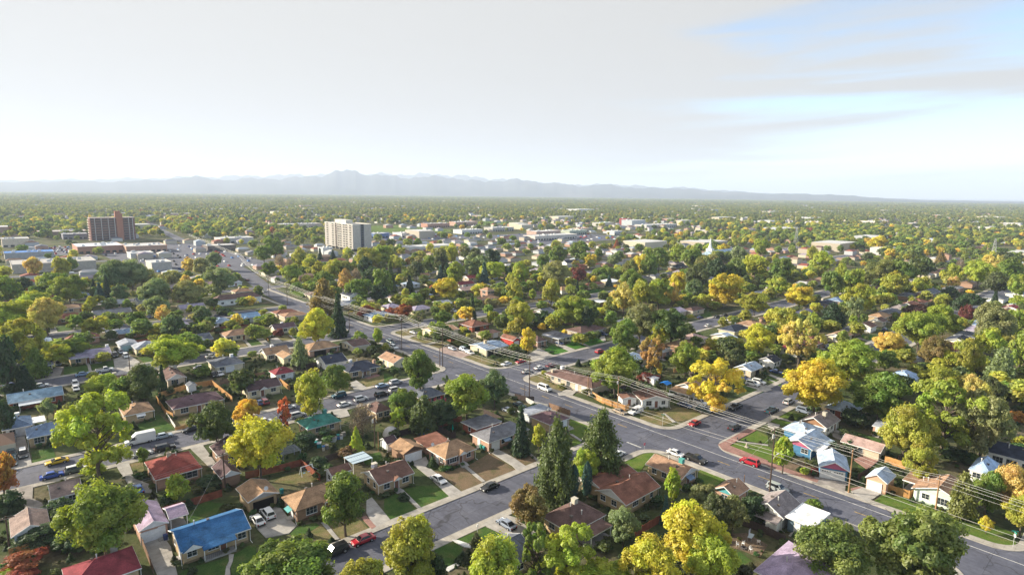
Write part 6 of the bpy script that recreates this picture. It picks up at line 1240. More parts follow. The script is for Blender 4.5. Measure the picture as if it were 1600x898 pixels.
MTNS=[('hazy blue mountain range along the left horizon',[(-51.98,57),(-46.81,104),(-40.44,132),(-38.24,172),(-34.7,177),(-30.82,216),(-28.64,283),(-27.46,289),(-25.87,250),(-23.09,285),(-21.0,294),(-17.86,357),(-16.63,437),(-15.33,474),(-13.58,412),(-12.08,393),(-10.63,347),(-8.56,379),(-6.17,374),(-4.36,328),(-2.97,292),(-1.7,309),(-.12,352),(1.71,317),(4.44,271),(6.25,223),(8.64,267),(9.83,231),(11.89,196),(15.33,203),(17.58,157),(20.31,138),(22.95,114),(25.48,114),(27.92,108),(32.05,51),(34.62,26),(40.37,20),(49.46,36)],12500,4500,3),('paler second mountain range behind the first',[(-49.52,102),(-40.42,210),(-32.57,305),(-26.59,391),(-21.52,457),(-16.63,520),(-10.91,551),(-6.17,556),(-1.33,451),(2.92,359),(7.15,318),(9.53,342),(11.29,312),(13.62,266),(15.9,272),(18.68,211),(22.95,140),(27.93,92),(33.35,22),(40.38,20)],17000,5000,8)]
TREES=[t[:6]+(named(t[6]),t[7]) for t in TREES]; FARHOUSES=[f[:9]+(named(f[9]),) for f in FARHOUSES]; FENCES=[(named(f[0]),)+f[1:] for f in FENCES]
KEEPOUT=[(v[3],v[4],max(v[5],v[6])*.55) for v in HOUSES if math.hypot(v[3],v[4])>190]+[(f[0],f[1],6) for f in FARHOUSES+FARSTUFF]
KEEPOUT+=[(b[1]+b[3]*t,b[2]+b[4]*.5,b[4]*.6) for b in BOXES for t in (.1,.3,.5,.7,.9)]+[(t[0],t[1],t[2]*.75) for t in TREES if math.hypot(t[0],t[1])>225]
KEEPOUT+=[(c[0],c[1],3) for c in CARS if math.hypot(c[0],c[1])>225]+[(TOWER_W[0]+10,TOWER_W[1]+25,30),(TOWER_W[0]-5,TOWER_W[1]-5,26),(TOWER_B[0]+25,TOWER_B[1]+8,34)]
# ------------------------------------------------------------------ ground, roads, pavements
def ground():
    mb = MB(); mb.poly([(-40000,-600,0),(90000,-600,0),(90000,90000,0),(-40000,90000,0)])
    struct(mb.build('ground', M['ground']))
ground()
MAINX0, MAINX1 = 125.3, 136.9
MAINPTS = [(131.1,-120),(131.1,0),(131.1,340),(137,400),(155,502),(172,658),(183,778),(192,869),(215,1100),(290,1700)]
LEFT = [(6.5,17.0),(86.2,96.4),(162.5,173.7),(242.5,252.9),(323,333.6),(403,413),(483,493),(563,573),(643,653)]
RIGHT = [(0.5,11.5),(75.2,87.2),(151,162.2),(242.5,252.9),(323,333.6),(403,413),(483,493),(563,573),(643,653)]
def road(name, pts, z, label):
    mb = MB(); mb.poly([(x,y,z) for x,y in pts]); return struct(mb.build(name, M['asphalt']), label)
def main_w(y):
    for (x0,y0),(x1,y1) in zip(MAINPTS, MAINPTS[1:]):
        if y0 <= y <= y1: return x0+(x1-x0)*(y-y0)/(y1-y0)
    return MAINPTS[-1][0]
def roads():
    mb = MB()
    for (x0,y0),(x1,y1) in zip(MAINPTS, MAINPTS[1:]):
        mb.poly([(x0-5.85,y0,.02),(x0+5.85,y0,.02),(x1+5.85,y1,.02),(x1-5.85,y1,.02)])
    struct(mb.build('main_road', M['asphalt']), 'wide asphalt main road running diagonally into the distance')
    for i,(a,b) in enumerate(LEFT):
        xm = main_w((a+b)/2)-5
        road('side_street', [(-260,a),(xm,a),(xm,b),(-260,b)], .012, None)
    for i,(a,b) in enumerate(RIGHT):
        xm = main_w((a+b)/2)+5
        road('side_street', [(xm,a),(900,a),(900,b),(xm,b)], .012, None)
    def fillet(cx, cy, sx, sy, r=6.0):
        pts=[(cx,cy,.016)]
        for k in range(9):
            t=math.pi/2*k/8
            pts.append((cx-sx*(r-r*math.sin(t)) , cy-sy*(r-r*math.cos(t)), .016))
        return pts
    mb = MB()
    for a,b in LEFT[:5]:
        mb.poly(fillet(MAINX0,b,1,-1)); mb.poly(fillet(MAINX0,a,1,1))
    for a,b in RIGHT[:5]:
        mb.poly(fillet(MAINX1,b,-1,-1)); mb.poly(fillet(MAINX1,a,-1,1))
    struct(mb.build('road_corner', M['asphalt']))
roads()
def sweep(name, path, prof, mats, label=None):
    """profile (offset to the left of travel, z) swept along an open 2D path"""
    mb = MB(); P=[Vector((x,y)) for x,y in path]; k=len(prof); n0=0
    for i,p in enumerate(P):
        d0=(P[i]-P[i-1]).normalized() if i else (P[1]-P[0]).normalized()
        d1=(P[i+1]-P[i]).normalized() if i<len(P)-1 else d0
        t=(d0+d1).normalized(); nrm=Vector((-t.y,t.x)); s=1/max(nrm.dot(Vector((-d0.y,d0.x))),.4)
        for o,z in prof: q=p+nrm*o*s; mb.v.append((q.x,q.y,z))
    for i in range(len(P)-1):
        for j in range(k-1):
            mb.f.append((i*k+j,i*k+j+1,(i+1)*k+j+1,(i+1)*k+j)); mb.m.append(0)
    return struct(mb.build(name, mats), label)
def arc(cx,cy,r,a0,a1,n=8): return [(cx+r*math.cos(math.radians(a0+(a1-a0)*i/n)), cy+r*math.sin(math.radians(a0+(a1-a0)*i/n))) for i in range(n+1)]
def pavements():
    prof=[(0,-.02),(0,.13),(.18,.145),(.19,.12),(.62,.125),(.63,.14),(1.95,.14),(2.0,-.02)]
    r=6.0
    for i in range(5):
        y0=LEFT[i][1]; y1=LEFT[i+1][0]
        path=[(-250,y0),(MAINX0-r,y0)]+arc(MAINX0-r,y0+r,r,-90,0)[1:]+[(MAINX0,y1-r)]+arc(MAINX0-r,y1-r,r,0,90)[1:]+[(-250,y1)]
        sweep('pavement', path, prof, M['pave'], 'pale concrete kerb and pavement round a left-hand block')
        y0=RIGHT[i][1]; y1=RIGHT[i+1][0]
        path=[(800,y1),(MAINX1+r,y1)]+arc(MAINX1+r,y1-r,r,90,180)[1:]+[(MAINX1,y0+r)]+arc(MAINX1+r,y0+r,r,180,270)[1:]+[(800,y0)]
        sweep('pavement', path, prof, M['pave'], 'pale concrete kerb and pavement round a right-hand block')
    sweep('pavement', [(MAINX1,-80)] [::-1]+[], prof, M['pave']) if 0 else None
pavements()
def markings():
    mb=MB(); y=-100
    while y<330:
        if not any(a-2<y+1.6<b+2 for a,b in ((6,17),(75,96),(151,174),(242,253))):
            mb.poly([(130.93,y,.026),(131.09,y,.026),(131.09,y+3.2,.026),(130.93,y+3.2,.026)])
        y+=10.4
    struct(mb.build('centre_line', M['yellow'], color=(.62,.40,.05)))
    mb=MB()
    for x,w,a,b in ((134.3,.16,-100,330),):
        mb.poly([(x,a,.027),(x+w,a,.027),(x+w,b,.027),(x,b,.027)])
    struct(mb.build('edge_line', M['white'], color=(.74,.73,.70)))
    mb=MB()
    for a,b in LEFT[1:4]: mb.poly([(122.6,(a+b)/2+.4-5,.025),(123.1,(a+b)/2+.4-5,.025),(123.1,(a+b)/2,.025),(122.6,(a+b)/2,.025)])
    struct(mb.build('stop_line', M['white'], color=(.5,.5,.48)))
markings()
def crack_seals():
    r=random.Random(4); mb=MB()
    def line(x,y,a,L,w):
        n=max(3,int(L/1.2)); pts=[]
        for k in range(n+1):
            pts.append((x,y)); a+=r.uniform(-.22,.22); x+=math.cos(a)*L/n; y+=math.sin(a)*L/n
        for (x0,y0),(x1,y1) in zip(pts,pts[1:]):
            d=math.hypot(x1-x0,y1-y0)+1e-6; nx,ny=-(y1-y0)/d*w,(x1-x0)/d*w
            mb.poly([(x0-nx,y0-ny,.0235),(x1-nx,y1-ny,.0235),(x1+nx,y1+ny,.0235),(x0+nx,y0+ny,.0235)])
    for k in range(46):
        y=r.uniform(15,235); line(r.uniform(126.2,129),y,r.choice([0.05,-.1,.2]),r.uniform(4,7.5),.06)
    for k in range(16): line(r.choice([128.3,131.6,133.6])+r.uniform(-.3,.3),r.uniform(10,220),math.pi/2,r.uniform(6,12),.06)
    for (a,b),s in ((LEFT[1],-1),(LEFT[2],-1),(LEFT[3],-1),(RIGHT[1],1),(RIGHT[2],1)):
        for k in range(15):
            x=r.uniform(0,112) if s<0 else r.uniform(148,225); line(x,a+1,math.pi/2+r.uniform(-.2,.2),r.uniform(4,8),.05)
        for k in range(5): line(r.uniform(5,80) if s<0 else r.uniform(146,200),(a+b)/2+r.uniform(-1,1),0,r.uniform(8,20),.06)
    struct(mb.build('crack_seal',M['tar']))
    mb=MB()
    for x,y in ((129.4,70),(132.8,101),(130.2,140),(128.9,186),(60,91),(95,90.2),(38,92),(160,81),(182,80),(70,168),(28,167.5),(150,157)):
        mb.poly([(x+.34*math.cos(t*math.pi/6),y+.34*math.sin(t*math.pi/6),.0255) for t in range(12)])
    struct(mb.build('manhole_cover',M['tar']))
crack_seals()
ZB={'driveway':.152,'walkway':.158,'red_pavement':.164,'brick_path':.162,'patio':.147,'gravel_lot':.10,'lawn':.05}
def ground_pieces():
    for i,(nm,mt,pts) in enumerate(POLYS):
        z=ZB[nm]+ .0006*(i%60)*(1 if nm=='lawn' else .08)
        mb=MB(); P=[(pts[k],pts[k+1]) for k in range(0,len(pts),2)]
        A=sum(P[k-1][0]*P[k][1]-P[k][0]*P[k-1][1] for k in range(len(P)))
        if A<0: P=P[::-1]
        mb.poly([(x,y,z) for x,y in P])
        for k in range(len(P)):
            a,b=P[k-1],P[k]; mb.poly([(a[0],a[1],-.02),(b[0],b[1],-.02),(b[0],b[1],z),(a[0],a[1],z)])
        struct(mb.build(nm, M['g_'+mt]))
ground_pieces()
# ------------------------------------------------------------------ trees
def rnd_dirs(n):
    v=rng.normal(size=(n,3)); return v/np.linalg.norm(v,axis=1,keepdims=True)
def leaf_mesh(name, pos, nrm, size, tint, matl, tri=False):
    """one small leaf-spray polygon per position, oriented by nrm"""
    n=len(pos)
    t=np.cross(nrm, rng.normal(size=(n,3))); t/=np.linalg.norm(t,axis=1,keepdims=True)+1e-9
    b=np.cross(nrm,t); s=size[:,None]
    el=rng.uniform(.75,1.35,size=(n,1))
    if tri: V=np.stack([pos-t*s*el, pos+t*s*.5*el+b*s*.8, pos+t*s*.5*el-b*s*.8],1); k=3
    else: V=np.stack([pos-t*s*el, pos+b*s*.62+nrm*s*.12, pos+t*s*el, pos-b*s*.62+nrm*s*.12],1); k=4
    me=bpy.data.meshes.new(name)
    me.vertices.add(n*k); me.vertices.foreach_set('co', V.reshape(-1).astype(np.float32))
    me.loops.add(n*k); me.loops.foreach_set('vertex_index', np.arange(n*k,dtype=np.int32))
    me.polygons.add(n); me.polygons.foreach_set('loop_start', np.arange(0,n*k,k,dtype=np.int32)); me.polygons.foreach_set('loop_total', np.full(n,k,dtype=np.int32))
    me.update(calc_edges=True)
    at=me.attributes.new('leaf','FLOAT_COLOR','FACE')
    col=np.ones((n,4),np.float32); col[:,0]=tint[:,0]; col[:,1]=tint[:,1]
    at.data.foreach_set('color', col.reshape(-1))
    me.materials.append(matl); me.update(); return me
def crown(kind, n, ls, seed, matl, tri=False):
    """unit crown: x,y radius 1, z from -1 to 1"""
    global rng
    old=rng; rng=np.random.default_rng(seed)
    pos=[];nr=[];ti=[]
    if kind in ('round','airy','oval','shrub'):
        K={'round':26,'airy':22,'oval':22,'shrub':14}[kind]
        lr={'round':(.20,.44),'airy':(.16,.34),'oval':(.26,.4),'shrub':(.35,.5)}[kind]
        i=np.arange(K)+.5; ph=np.arccos(1-2*i/K); th=math.pi*(1+5**.5)*i+rng.uniform(0,6)
        d=np.stack([np.cos(th)*np.sin(ph),np.sin(th)*np.sin(ph),np.cos(ph)],1)+rng.normal(0,.22,(K,3))
        rad=rng.uniform(.52,.78,(K,1)) if kind!='airy' else rng.uniform(.5,.92,(K,1))
        c=d/np.linalg.norm(d,axis=1,keepdims=True)*rad
        R=rng.uniform(*lr,K)
        if kind!='airy': c=np.vstack([c,rng.normal(0,.22,(4,3))]); R=np.r_[R,[.42]*4]
        if kind=='oval': c[:,:2]*=.8*(1-.25*np.clip(c[:,2:3],-1,1)); 
        keepz=c[:,2]>-.8; c=c[keepz];R=R[keepz]
        lobe_t=np.clip(rng.normal(.5,.28,len(c))+.18*c[:,2],0,1); lobe_v=np.clip(rng.normal(.5,.16,len(c)),0,1)
        c[:,:2]*=rng.uniform(.85,1.12,(1,2)); c*=1-.16*(rng.random((len(c),1))<.22)
        w=R**2*rng.uniform(.42,1.3,len(R)); w=w/np.sum(w)
        for k in range(len(c)):
            m=int(n*w[k]); 
            S=max(6,int(10*R[k]/.3)); sd=rnd_dirs(S); sd[:,2]=np.abs(sd[:,2])*.9-.25; sc_=c[k]+sd*R[k]*rng.uniform(.55,1.0,(S,1)); sr=R[k]*rng.uniform(.32,.52,S)
            which=rng.integers(0,S,m); dd=rnd_dirs(m); rr=rng.uniform(.35,1.0,(m,1))**.6
            p=sc_[which]+dd*sr[which][:,None]*rr
            out=p-c[k]; out/=np.linalg.norm(out,axis=1,keepdims=True)+1e-6
            nn=dd*.5+out*.45+np.array([0,0,.35])+rng.normal(0,.42,(m,3))
            pos.append(p);nr.append(nn)
            sv=rng.normal(0,.12,S)
            ti.append(np.stack([np.clip(lobe_t[k]+rng.normal(0,.13,m),0,1),np.clip(lobe_v[k]+sv[which]+rng.normal(0,.15,m),0,1)],1))
    elif kind in ('spruce','pine'):
        LV=15 if kind=='spruce' else 11
        for L in range(LV):
            f=(L+.5)/LV; z=-1+2*f
            rr=(1-f)**.85 if kind=='spruce' else (1-f**1.8)**.8*(.82 if f<.12 else 1)
            rr=max(rr,.1); B=max(5,int((13 if kind=='spruce' else 9)*rr)+2)
            for bq in range(B):
                th=2*math.pi*(bq+rng.uniform(-.35,.35))/B+L*1.3
                ln=rr*rng.uniform(.72,1.05) if kind=='spruce' else rr*rng.uniform(.55,1.12)
                m=int(n/(LV*9)*(.5+rr))
                t_=rng.uniform(.12 if kind=='spruce' else .3,1,m)**.7
                wid=(.16 if kind=='spruce' else .2)*(1.05-t_*.6)+.02
                ax=np.array([math.cos(th),math.sin(th),0])
                p=ax*(t_*ln)[:,None]; p[:,2]+=z-(t_*.10 if kind=='spruce' else -t_*.03)+rng.normal(0,.025 if kind=='spruce' else .05,m)
                sd=np.array([-ax[1],ax[0],0]); p+=sd*(rng.normal(0,1,m)*wid*.7)[:,None]
                if kind=='pine': 
                    g=rng.random(m)<.6; e=ax*ln+np.array([0,0,z+.05]); p[g]=e+rng.normal(0,.10,(g.sum(),3))
                pos.append(p); nr.append(np.array([0,0,.8])+ax*.4+rng.normal(0,.45,(m,3)))
                v=rng.normal(.5,.16); ti.append(np.stack([np.clip(rng.normal(.5,.12,m),0,1),np.clip(v+rng.normal(0,.14,m),0,1)],1))
    elif kind in ('column','cone'):
        m=n; z=rng.uniform(-1,1,m); f=(z+1)/2
        rr=np.sin(np.pi*np.clip(.12+.88*f,0,1))**.55 if kind=='column' else (1-f)**.75*(np.clip(f*9,0,1)**.5)
        th=rng.uniform(0,2*math.pi,m)
        lump=1+.14*np.sin(th*5+z*9)+.1*np.sin(th*3-z*14)+.08*np.sin(z*31+th*2)
        q=rng.uniform(.55,1,m)**.5*rr*lump
        p=np.stack([np.cos(th)*q,np.sin(th)*q,z],1); pos.append(p)
        nr.append(np.stack([np.cos(th),np.sin(th),np.full(m,.45)],1)+rng.normal(0,.45,(m,3)))
        ti.append(np.stack([np.clip(.5+.25*np.sin(th*3+z*5)+rng.normal(0,.12,m),0,1),np.clip(.5+.2*np.sin(z*17+th*4)+rng.normal(0,.14,m),0,1)],1))
    elif kind=='bare':
        m=n; d=rnd_dirs(m); d[:,2]*=1.0; q=rng.uniform(.15,1,(m,1))**.6; p=d*q
        p[:,:2]*=(1-.35*np.clip(p[:,2:3],-1,1)); pos.append(p); nr.append(rng.normal(0,1,(m,3))); ti.append(rng.uniform(.3,.7,(m,2)))
    P=np.vstack(pos);Nn=np.vstack(nr);Tt=np.vstack(ti)
    Nn/=np.linalg.norm(Nn,axis=1,keepdims=True)+1e-9
    me=leaf_mesh('crown_'+kind,P,Nn,ls*rng.uniform(.4,1.0,len(P))**.8*1.55,Tt,matl,tri)
    rng=old; return me
CROWN={}
for kind,hi_n,hs,mid_n,ms,V in (('round',26000,.034,6500,.062,7),('airy',17000,.034,5200,.06,3),('oval',14000,.038,3800,.075,2),('shrub',7000,.055,2200,.10,2),('spruce',9000,.045,3600,.07,1),('pine',12000,.045,4200,.075,1),('column',5000,.06,2000,.09,1),('cone',5000,.055,2200,.08,1),('bare',5000,.03,2200,.042,1)):
    for v in range(V):
        CROWN[kind,'hi',v]=crown(kind,hi_n,hs,100+v,M['leaf']); CROWN[kind,'mid',v]=crown(kind,mid_n,ms,100+v,M['leaf'])
NV={'round':7,'airy':3,'oval':2,'shrub':2,'spruce':1,'pine':1,'column':1,'cone':1,'bare':1}
def trunk_mesh(kind, seed):
    r=random.Random(seed); mb=MB()
    if kind in('spruce','pine','column','cone'):
        mb.tube([(0,0,0),(.01,.01,.45),(0,0,.92)],.028,7,.006)
    else:
        top=.5 if kind!='shrub' else .25
        mb.tube([(0,0,0),(.012,-.01,.16),(-.012,.012,top)],.021,8,.014)
        for k in range(7):
            th=k*2.4+r.random(); z0=.16+.05*k; L=r.uniform(.16,.27)
            mb.tube([(0,0,z0),(math.cos(th)*L*.45,math.sin(th)*L*.45,z0+.13),(math.cos(th)*L,math.sin(th)*L,z0+.2+.16*r.random())],.011,5,.004)
        for k in range(9):
            th=k*2.4+r.random(); z0=.3+.045*k; L=r.uniform(.26,.40); mb.tube([(0,0,min(z0,.5)),(math.cos(th)*L*.5,math.sin(th)*L*.5,z0+.12),(math.cos(th)*L,math.sin(th)*L,z0+.16+.1*r.random())],.008,4,.002)
        if kind in('bare','airy'):
            for k in range(16):
                th=k*1.9+r.random(); z0=.3+.03*k; L=r.uniform(.12,.3)
                mb.tube([(0,0,z0-.1),(math.cos(th)*L,math.sin(th)*L,z0+r.uniform(.02,.2))],.008,4,.002)
    return mb.mesh('trunk_'+kind, M['bark'])
TRUNK={k:trunk_mesh(k,i) for i,k in enumerate(NV)}
def tree(name,label,cat,group,x,y,R,H,kind,col,i,res):
    t=thing(name,label,cat,(x,y,0),(i*2.399)%6.28,group)
    g=.10*H if kind in('round','airy','oval','bare') else (.06*H if kind!='shrub' else -.04*H)
    av=(H-g)/2
    c=link('crown',CROWN[kind,res,i%NV[kind]],t,col,(0,0,g+av)); 
    k=1.0 if kind in('spruce','pine','column','cone') else .97
    c.scale=(R*k,R*k*(.92+.16*((i*37)%10)/10),av)
    if kind!='shrub' or R>1.5:
        b=link('trunk',TRUNK[kind],t); b.scale=(H*.9 if kind not in('spruce','pine') else H,H*.9 if kind not in('spruce','pine') else H,H)
    return t
for i,(x,y,R,H,kind,cn,label,px) in enumerate(TREES):
    nm={'shrub':'shrub','spruce':'spruce_tree','pine':'pine_tree','bare':'bare_tree','column':'columnar_tree','cone':'pyramidal_tree'}.get(kind,'leafy_tree')
    cat='shrub' if kind=='shrub' else 'tree'
    tree(nm,label,cat,'shrubs in the yards' if kind=='shrub' else 'trees of the neighbourhood',x,y,R,H,kind,TCOL[cn],i,'hi' if px>44 else 'mid')
# ------------------------------------------------------------------ houses
COL=dict(blue=(.033,.112,.25),tan=(.30,.19,.115),brown=(.155,.085,.065),rust=(.20,.092,.065),rusttan=(.29,.18,.12),redbrown=(.17,.06,.045),dkred=(.20,.04,.05),red=(.23,.06,.05),purple=(.2,.15,.2),grey=(.15,.15,.165),slate=(.105,.115,.14),dkgrey=(.07,.07,.085),navy=(.035,.042,.065),
 ltblue=(.33,.40,.50),ltblue2=(.30,.40,.56),slateblue=(.15,.21,.31),slateblue2=(.10,.18,.30),slateteal=(.19,.28,.36),ltslate=(.27,.29,.34),whiteroof=(.72,.73,.74),teal=(.055,.20,.165),plum=(.085,.055,.06),plum2=(.12,.075,.085),lilac=(.31,.24,.32),lilac2=(.30,.24,.34),lilac3=(.27,.24,.32),taupe=(.23,.17,.15),taupegrey=(.22,.19,.19),
 brown2=(.125,.078,.07),pinktan=(.34,.24,.22),salmon=(.45,.22,.17),
 tanbrick=(.44,.33,.20),pinkbrick=(.42,.26,.19),redbrick=(.28,.09,.06),cream=(.60,.53,.38),white=(.76,.76,.74),ltgrey=(.50,.52,.54),ltblue_wall=(.50,.58,.66),bluewall=(.07,.19,.33),mint=(.62,.72,.62),brownbrick=(.27,.17,.115),beige=(.50,.42,.32),peach=(.58,.36,.25),redpaint=(.45,.06,.05),slatewall=(.13,.19,.23))
WHITE=(.78,.78,.77)
WINC={}
def win_meshes(w,h,mull):
    k=(round(w,1),round(h,1),mull)
    if k not in WINC:
        f=MB(); t=.05; d=.06   # lies in XZ plane, outside = -y
        f.box(-w/2-t,w/2+t,-d,0,-h/2-t,-h/2); f.box(-w/2-t,w/2+t,-d,0,h/2,h/2+t); f.box(-w/2-t,-w/2,-d,0,-h/2,h/2); f.box(w/2,w/2+t,-d,0,-h/2,h/2)
        f.box(-w/2-.10,w/2+.10,-d-.05,0,-h/2-t-.05,-h/2-t-.001)
        for j in range(mull): 
            xx=-w/2+w*(j+1)/(mull+1); f.box(xx-.02,xx+.02,-d+.02,0,-h/2,h/2)
        f.box(-w/2,w/2,-d+.025,0,-.012,.012)
        p=MB(); p.box(-w/2,w/2,-.03,-.004,-h/2,h/2)
        WINC[k]=(f.mesh('window_frame',M['paint']),p.mesh('window_pane',M['glass']))
    return WINC[k]
PARTC={}
def shared(key, fn, mats):
    if key not in PARTC:
        mb=MB(); fn(mb); PARTC[key]=mb.mesh(key[0],mats)
    return PARTC[key]
def put(name, me, par, face, hw, hd, u, z, off=0.0, color=None):
    """place a mesh built with outside = -y on a wall face; u metres along the face from its centre"""
    if face=='S': loc,rz=(u,-hd-off,z),0
    elif face=='N': loc,rz=(-u,hd+off,z),math.pi
    elif face=='W': loc,rz=(-hw-off,-u,z),-math.pi/2
    else: loc,rz=(hw+off,u,z),math.pi/2
    return link(name,me,par,color,loc,rz)
def cooler_fn(mb):
    mb.box(-.5,.5,-.5,.5,.25,1.25); mb.box(-.56,.56,-.56,.56,1.2501,1.33)
    for s in(-1,1):
        for q in(-1,1): mb.box(s*.42-.04,s*.42+.04,q*.42-.04,q*.42+.04,-.3,.25)
    for k in range(5): mb.box(-.43,.43,-.53,-.5,.36+k*.16,.45+k*.16); mb.box(-.53,-.5,-.43,.43,.36+k*.16,.45+k*.16)
def house(rec):
    (hid,label,cat,x,y,w,d,rot,ev,rise,typ,ridge,roof,wall,feats)=rec
    nm={'house':'house','garage':'garage','shed':'shed','carport':'carport','porch':'porch','outbuilding':'outbuilding','patio cover':'patio_cover'}[cat]
    H=thing(nm,label,cat,(x,y,0),rot,'houses of the neighbourhood' if cat=='house' else None)
    rc=COL[roof]; wc=COL[wall]; oh=.45 if min(w,d)>5 else .25
    hw,hd=w/2-oh,d/2-oh
    if ridge=='u': ridge='x'
    opened=any(f[1]=='open' for f in feats)
    ew,ed=w/2,d/2
    if typ=='hip':
        if w>=d: rl=max((w-d)/2,.08*w)
        else: rl=max((d-w)/2,.08*d)
        rid='x' if w>=d else 'y'
    def rz_(fx,fy):
        X=fx*w-ew; Y=fy*d-ed
        if typ=='gable': return ev+rise*(1-abs(Y)/ed) if ridge=='x' else ev+rise*(1-abs(X)/ew)
        if typ=='hip':
            if rid=='x': t=min(1-abs(Y)/ed,(ew-abs(X))/max(ew-rl,.1))
            else: t=min(1-abs(X)/ew,(ed-abs(Y))/max(ed-rl,.1))
            return ev+rise*max(0,min(1,t))
        if typ=='shed': return ev+rise*(fy if ridge=='x' else fx)
        return ev+.2
    th=.13
    rm=MB()
    if typ=='gable':
        if ridge=='x': pr=[(-ed,ev),(0,ev+rise),(ed,ev),(ed,ev-th),(0,ev+rise-th),(-ed,ev-th)]; rm.prism(pr,'x',-ew,ew)
        else: pr=[(-ew,ev),(0,ev+rise),(ew,ev),(ew,ev-th),(0,ev+rise-th),(-ew,ev-th)]; rm.prism(pr,'y',-ed,ed)
    elif typ=='hip':
        B=[(-ew,-ed,ev),(ew,-ed,ev),(ew,ed,ev),(-ew,ed,ev)]
        if rid=='x':
            r0,r1=(-rl,0,ev+rise),(rl,0,ev+rise)
            rm.poly([B[0],B[1],r1,r0]);rm.poly([B[1],B[2],r1]);rm.poly([B[2],B[3],r0,r1]);rm.poly([B[3],B[0],r0])
        else:
            r0,r1=(0,-rl,ev+rise),(0,rl,ev+rise)
            rm.poly([B[0],B[1],r0]);rm.poly([B[1],B[2],r1,r0]);rm.poly([B[2],B[3],r1]);rm.poly([B[3],B[0],r0,r1])
        b2=[(a,b,ev-th) for a,b,_ in B]
        for i in range(4): rm.poly([b2[i],b2[(i+1)%4],B[(i+1)%4],B[i]])
        rm.poly(b2[::-1])
        for a,b in ((r0,r1),(B[0],r0),(B[3],r0 if rid=='x' else r1),(B[1],r1 if rid=='x' else r0),(B[2],r1)): rm.tube([a,b],.07,4)
    elif typ=='shed':
        if ridge=='x': rm.prism([(-ed,ev),(ed,ev+rise),(ed,ev+rise-th),(-ed,ev-th)],'x',-ew,ew)
        else: rm.prism([(-ew,ev),(ew,ev+rise),(ew,ev+rise-th),(-ew,ev-th)],'y',-ed,ed)
    else:
        rm.box(-ew,ew,-ed,ed,ev-.02,ev+.18)
    ro=rm.build('roof',M['roof'],H,rc)
    if typ=='gable':
        cap=MB()
        if ridge=='x': cap.tube([(-ew,0,ev+rise+.01),(ew,0,ev+rise+.01)],.08,4)
        else: cap.tube([(0,-ed,ev+rise+.01),(0,ed,ev+rise+.01)],.08,4)
        cap.build('ridge_cap',M['roof'],ro,tuple(min(1,c*1.08) for c in rc))
    fm=MB(); o=.03; ft=.2
    if typ in('hip','flat','shed'):
        zt=ev+(.19 if typ=='flat' else 0); zb=zt-ft-(.08 if typ=='flat' else 0)
        if typ!='shed':
            fm.box(-ew-o,ew+o,-ed-o,-ed-.002,zb,zt-.02); fm.box(-ew-o,ew+o,ed+.002,ed+o,zb,zt-.02); fm.box(-ew-o,-ew-.002,-ed,ed,zb,zt-.02); fm.box(ew+.002,ew+o,-ed,ed,zb,zt-.02)
        else:
            if ridge=='x': fm.box(-ew-o,ew+o,-ed-o,-ed-.002,ev-ft,ev-.01)
            else: fm.box(-ew-o,-ew-.002,-ed,ed,ev-ft,ev-.01)
    elif typ=='gable':
        z0,z1=ev,ev+rise
        if ridge=='x':
            fm.box(-ew,ew,-ed-o,-ed-.002,ev-ft,ev-.02); fm.box(-ew,ew,ed+.002,ed+o,ev-ft,ev-.02)
            for s in(-1,1):
                a=s*(ew+.002); b=s*(ew+.05); fm.prism([(-ed-o,z0+.01),(0,z1+.03),(ed+o,z0+.01),(ed+o,z0-.2),(0,z1-.2),(-ed-o,z0-.2)],'x',min(a,b),max(a,b))
        else:
            fm.box(-ew-o,-ew-.002,-ed,ed,ev-ft,ev-.02); fm.box(ew+.002,ew+o,-ed,ed,ev-ft,ev-.02)
            for s in(-1,1):
                a=s*(ed+.002); b=s*(ed+.05); fm.prism([(-ew-o,z0+.01),(0,z1+.03),(ew+o,z0+.01),(ew+o,z0-.2),(0,z1-.2),(-ew-o,z0-.2)],'y',min(a,b),max(a,b))
    if fm.f: fm.build('fascia',M['paint'],H,WHITE if roof!='tan' or wall not in('brownbrick',) else (.2,.13,.09))
    if opened:
        for sx in(-1,1):
            for sy in(-1,1):
                zt=ev-.02 if typ!='shed' else ev-.13
                pm=MB(); pm.box(sx*(ew-.25)-.07,sx*(ew-.25)+.07,sy*(ed-.25)-.07,sy*(ed-.25)+.07,-.05,zt); pm.build('post',M['paint'],H,WHITE)
        sm=MB(); sm.box(-ew+.1,ew-.1,-ed+.1,ed-.1,-.05,.17); sm.build('floor_slab',M['conc'],H,(.3,.28,.26))
    else:
        wm=MB(); zt=ev-.03
        wm.box(-hw,hw,-hd,hd,-.3,zt)
        wo=wm.build('wall',M['wall'],H,wc)
        fb=MB(); fb.box(-hw-.03,hw+.03,-hd-.03,hd+.03,-.3,.42); fb.build('foundation',M['conc'],wo,tuple(c*.62 for c in wc))
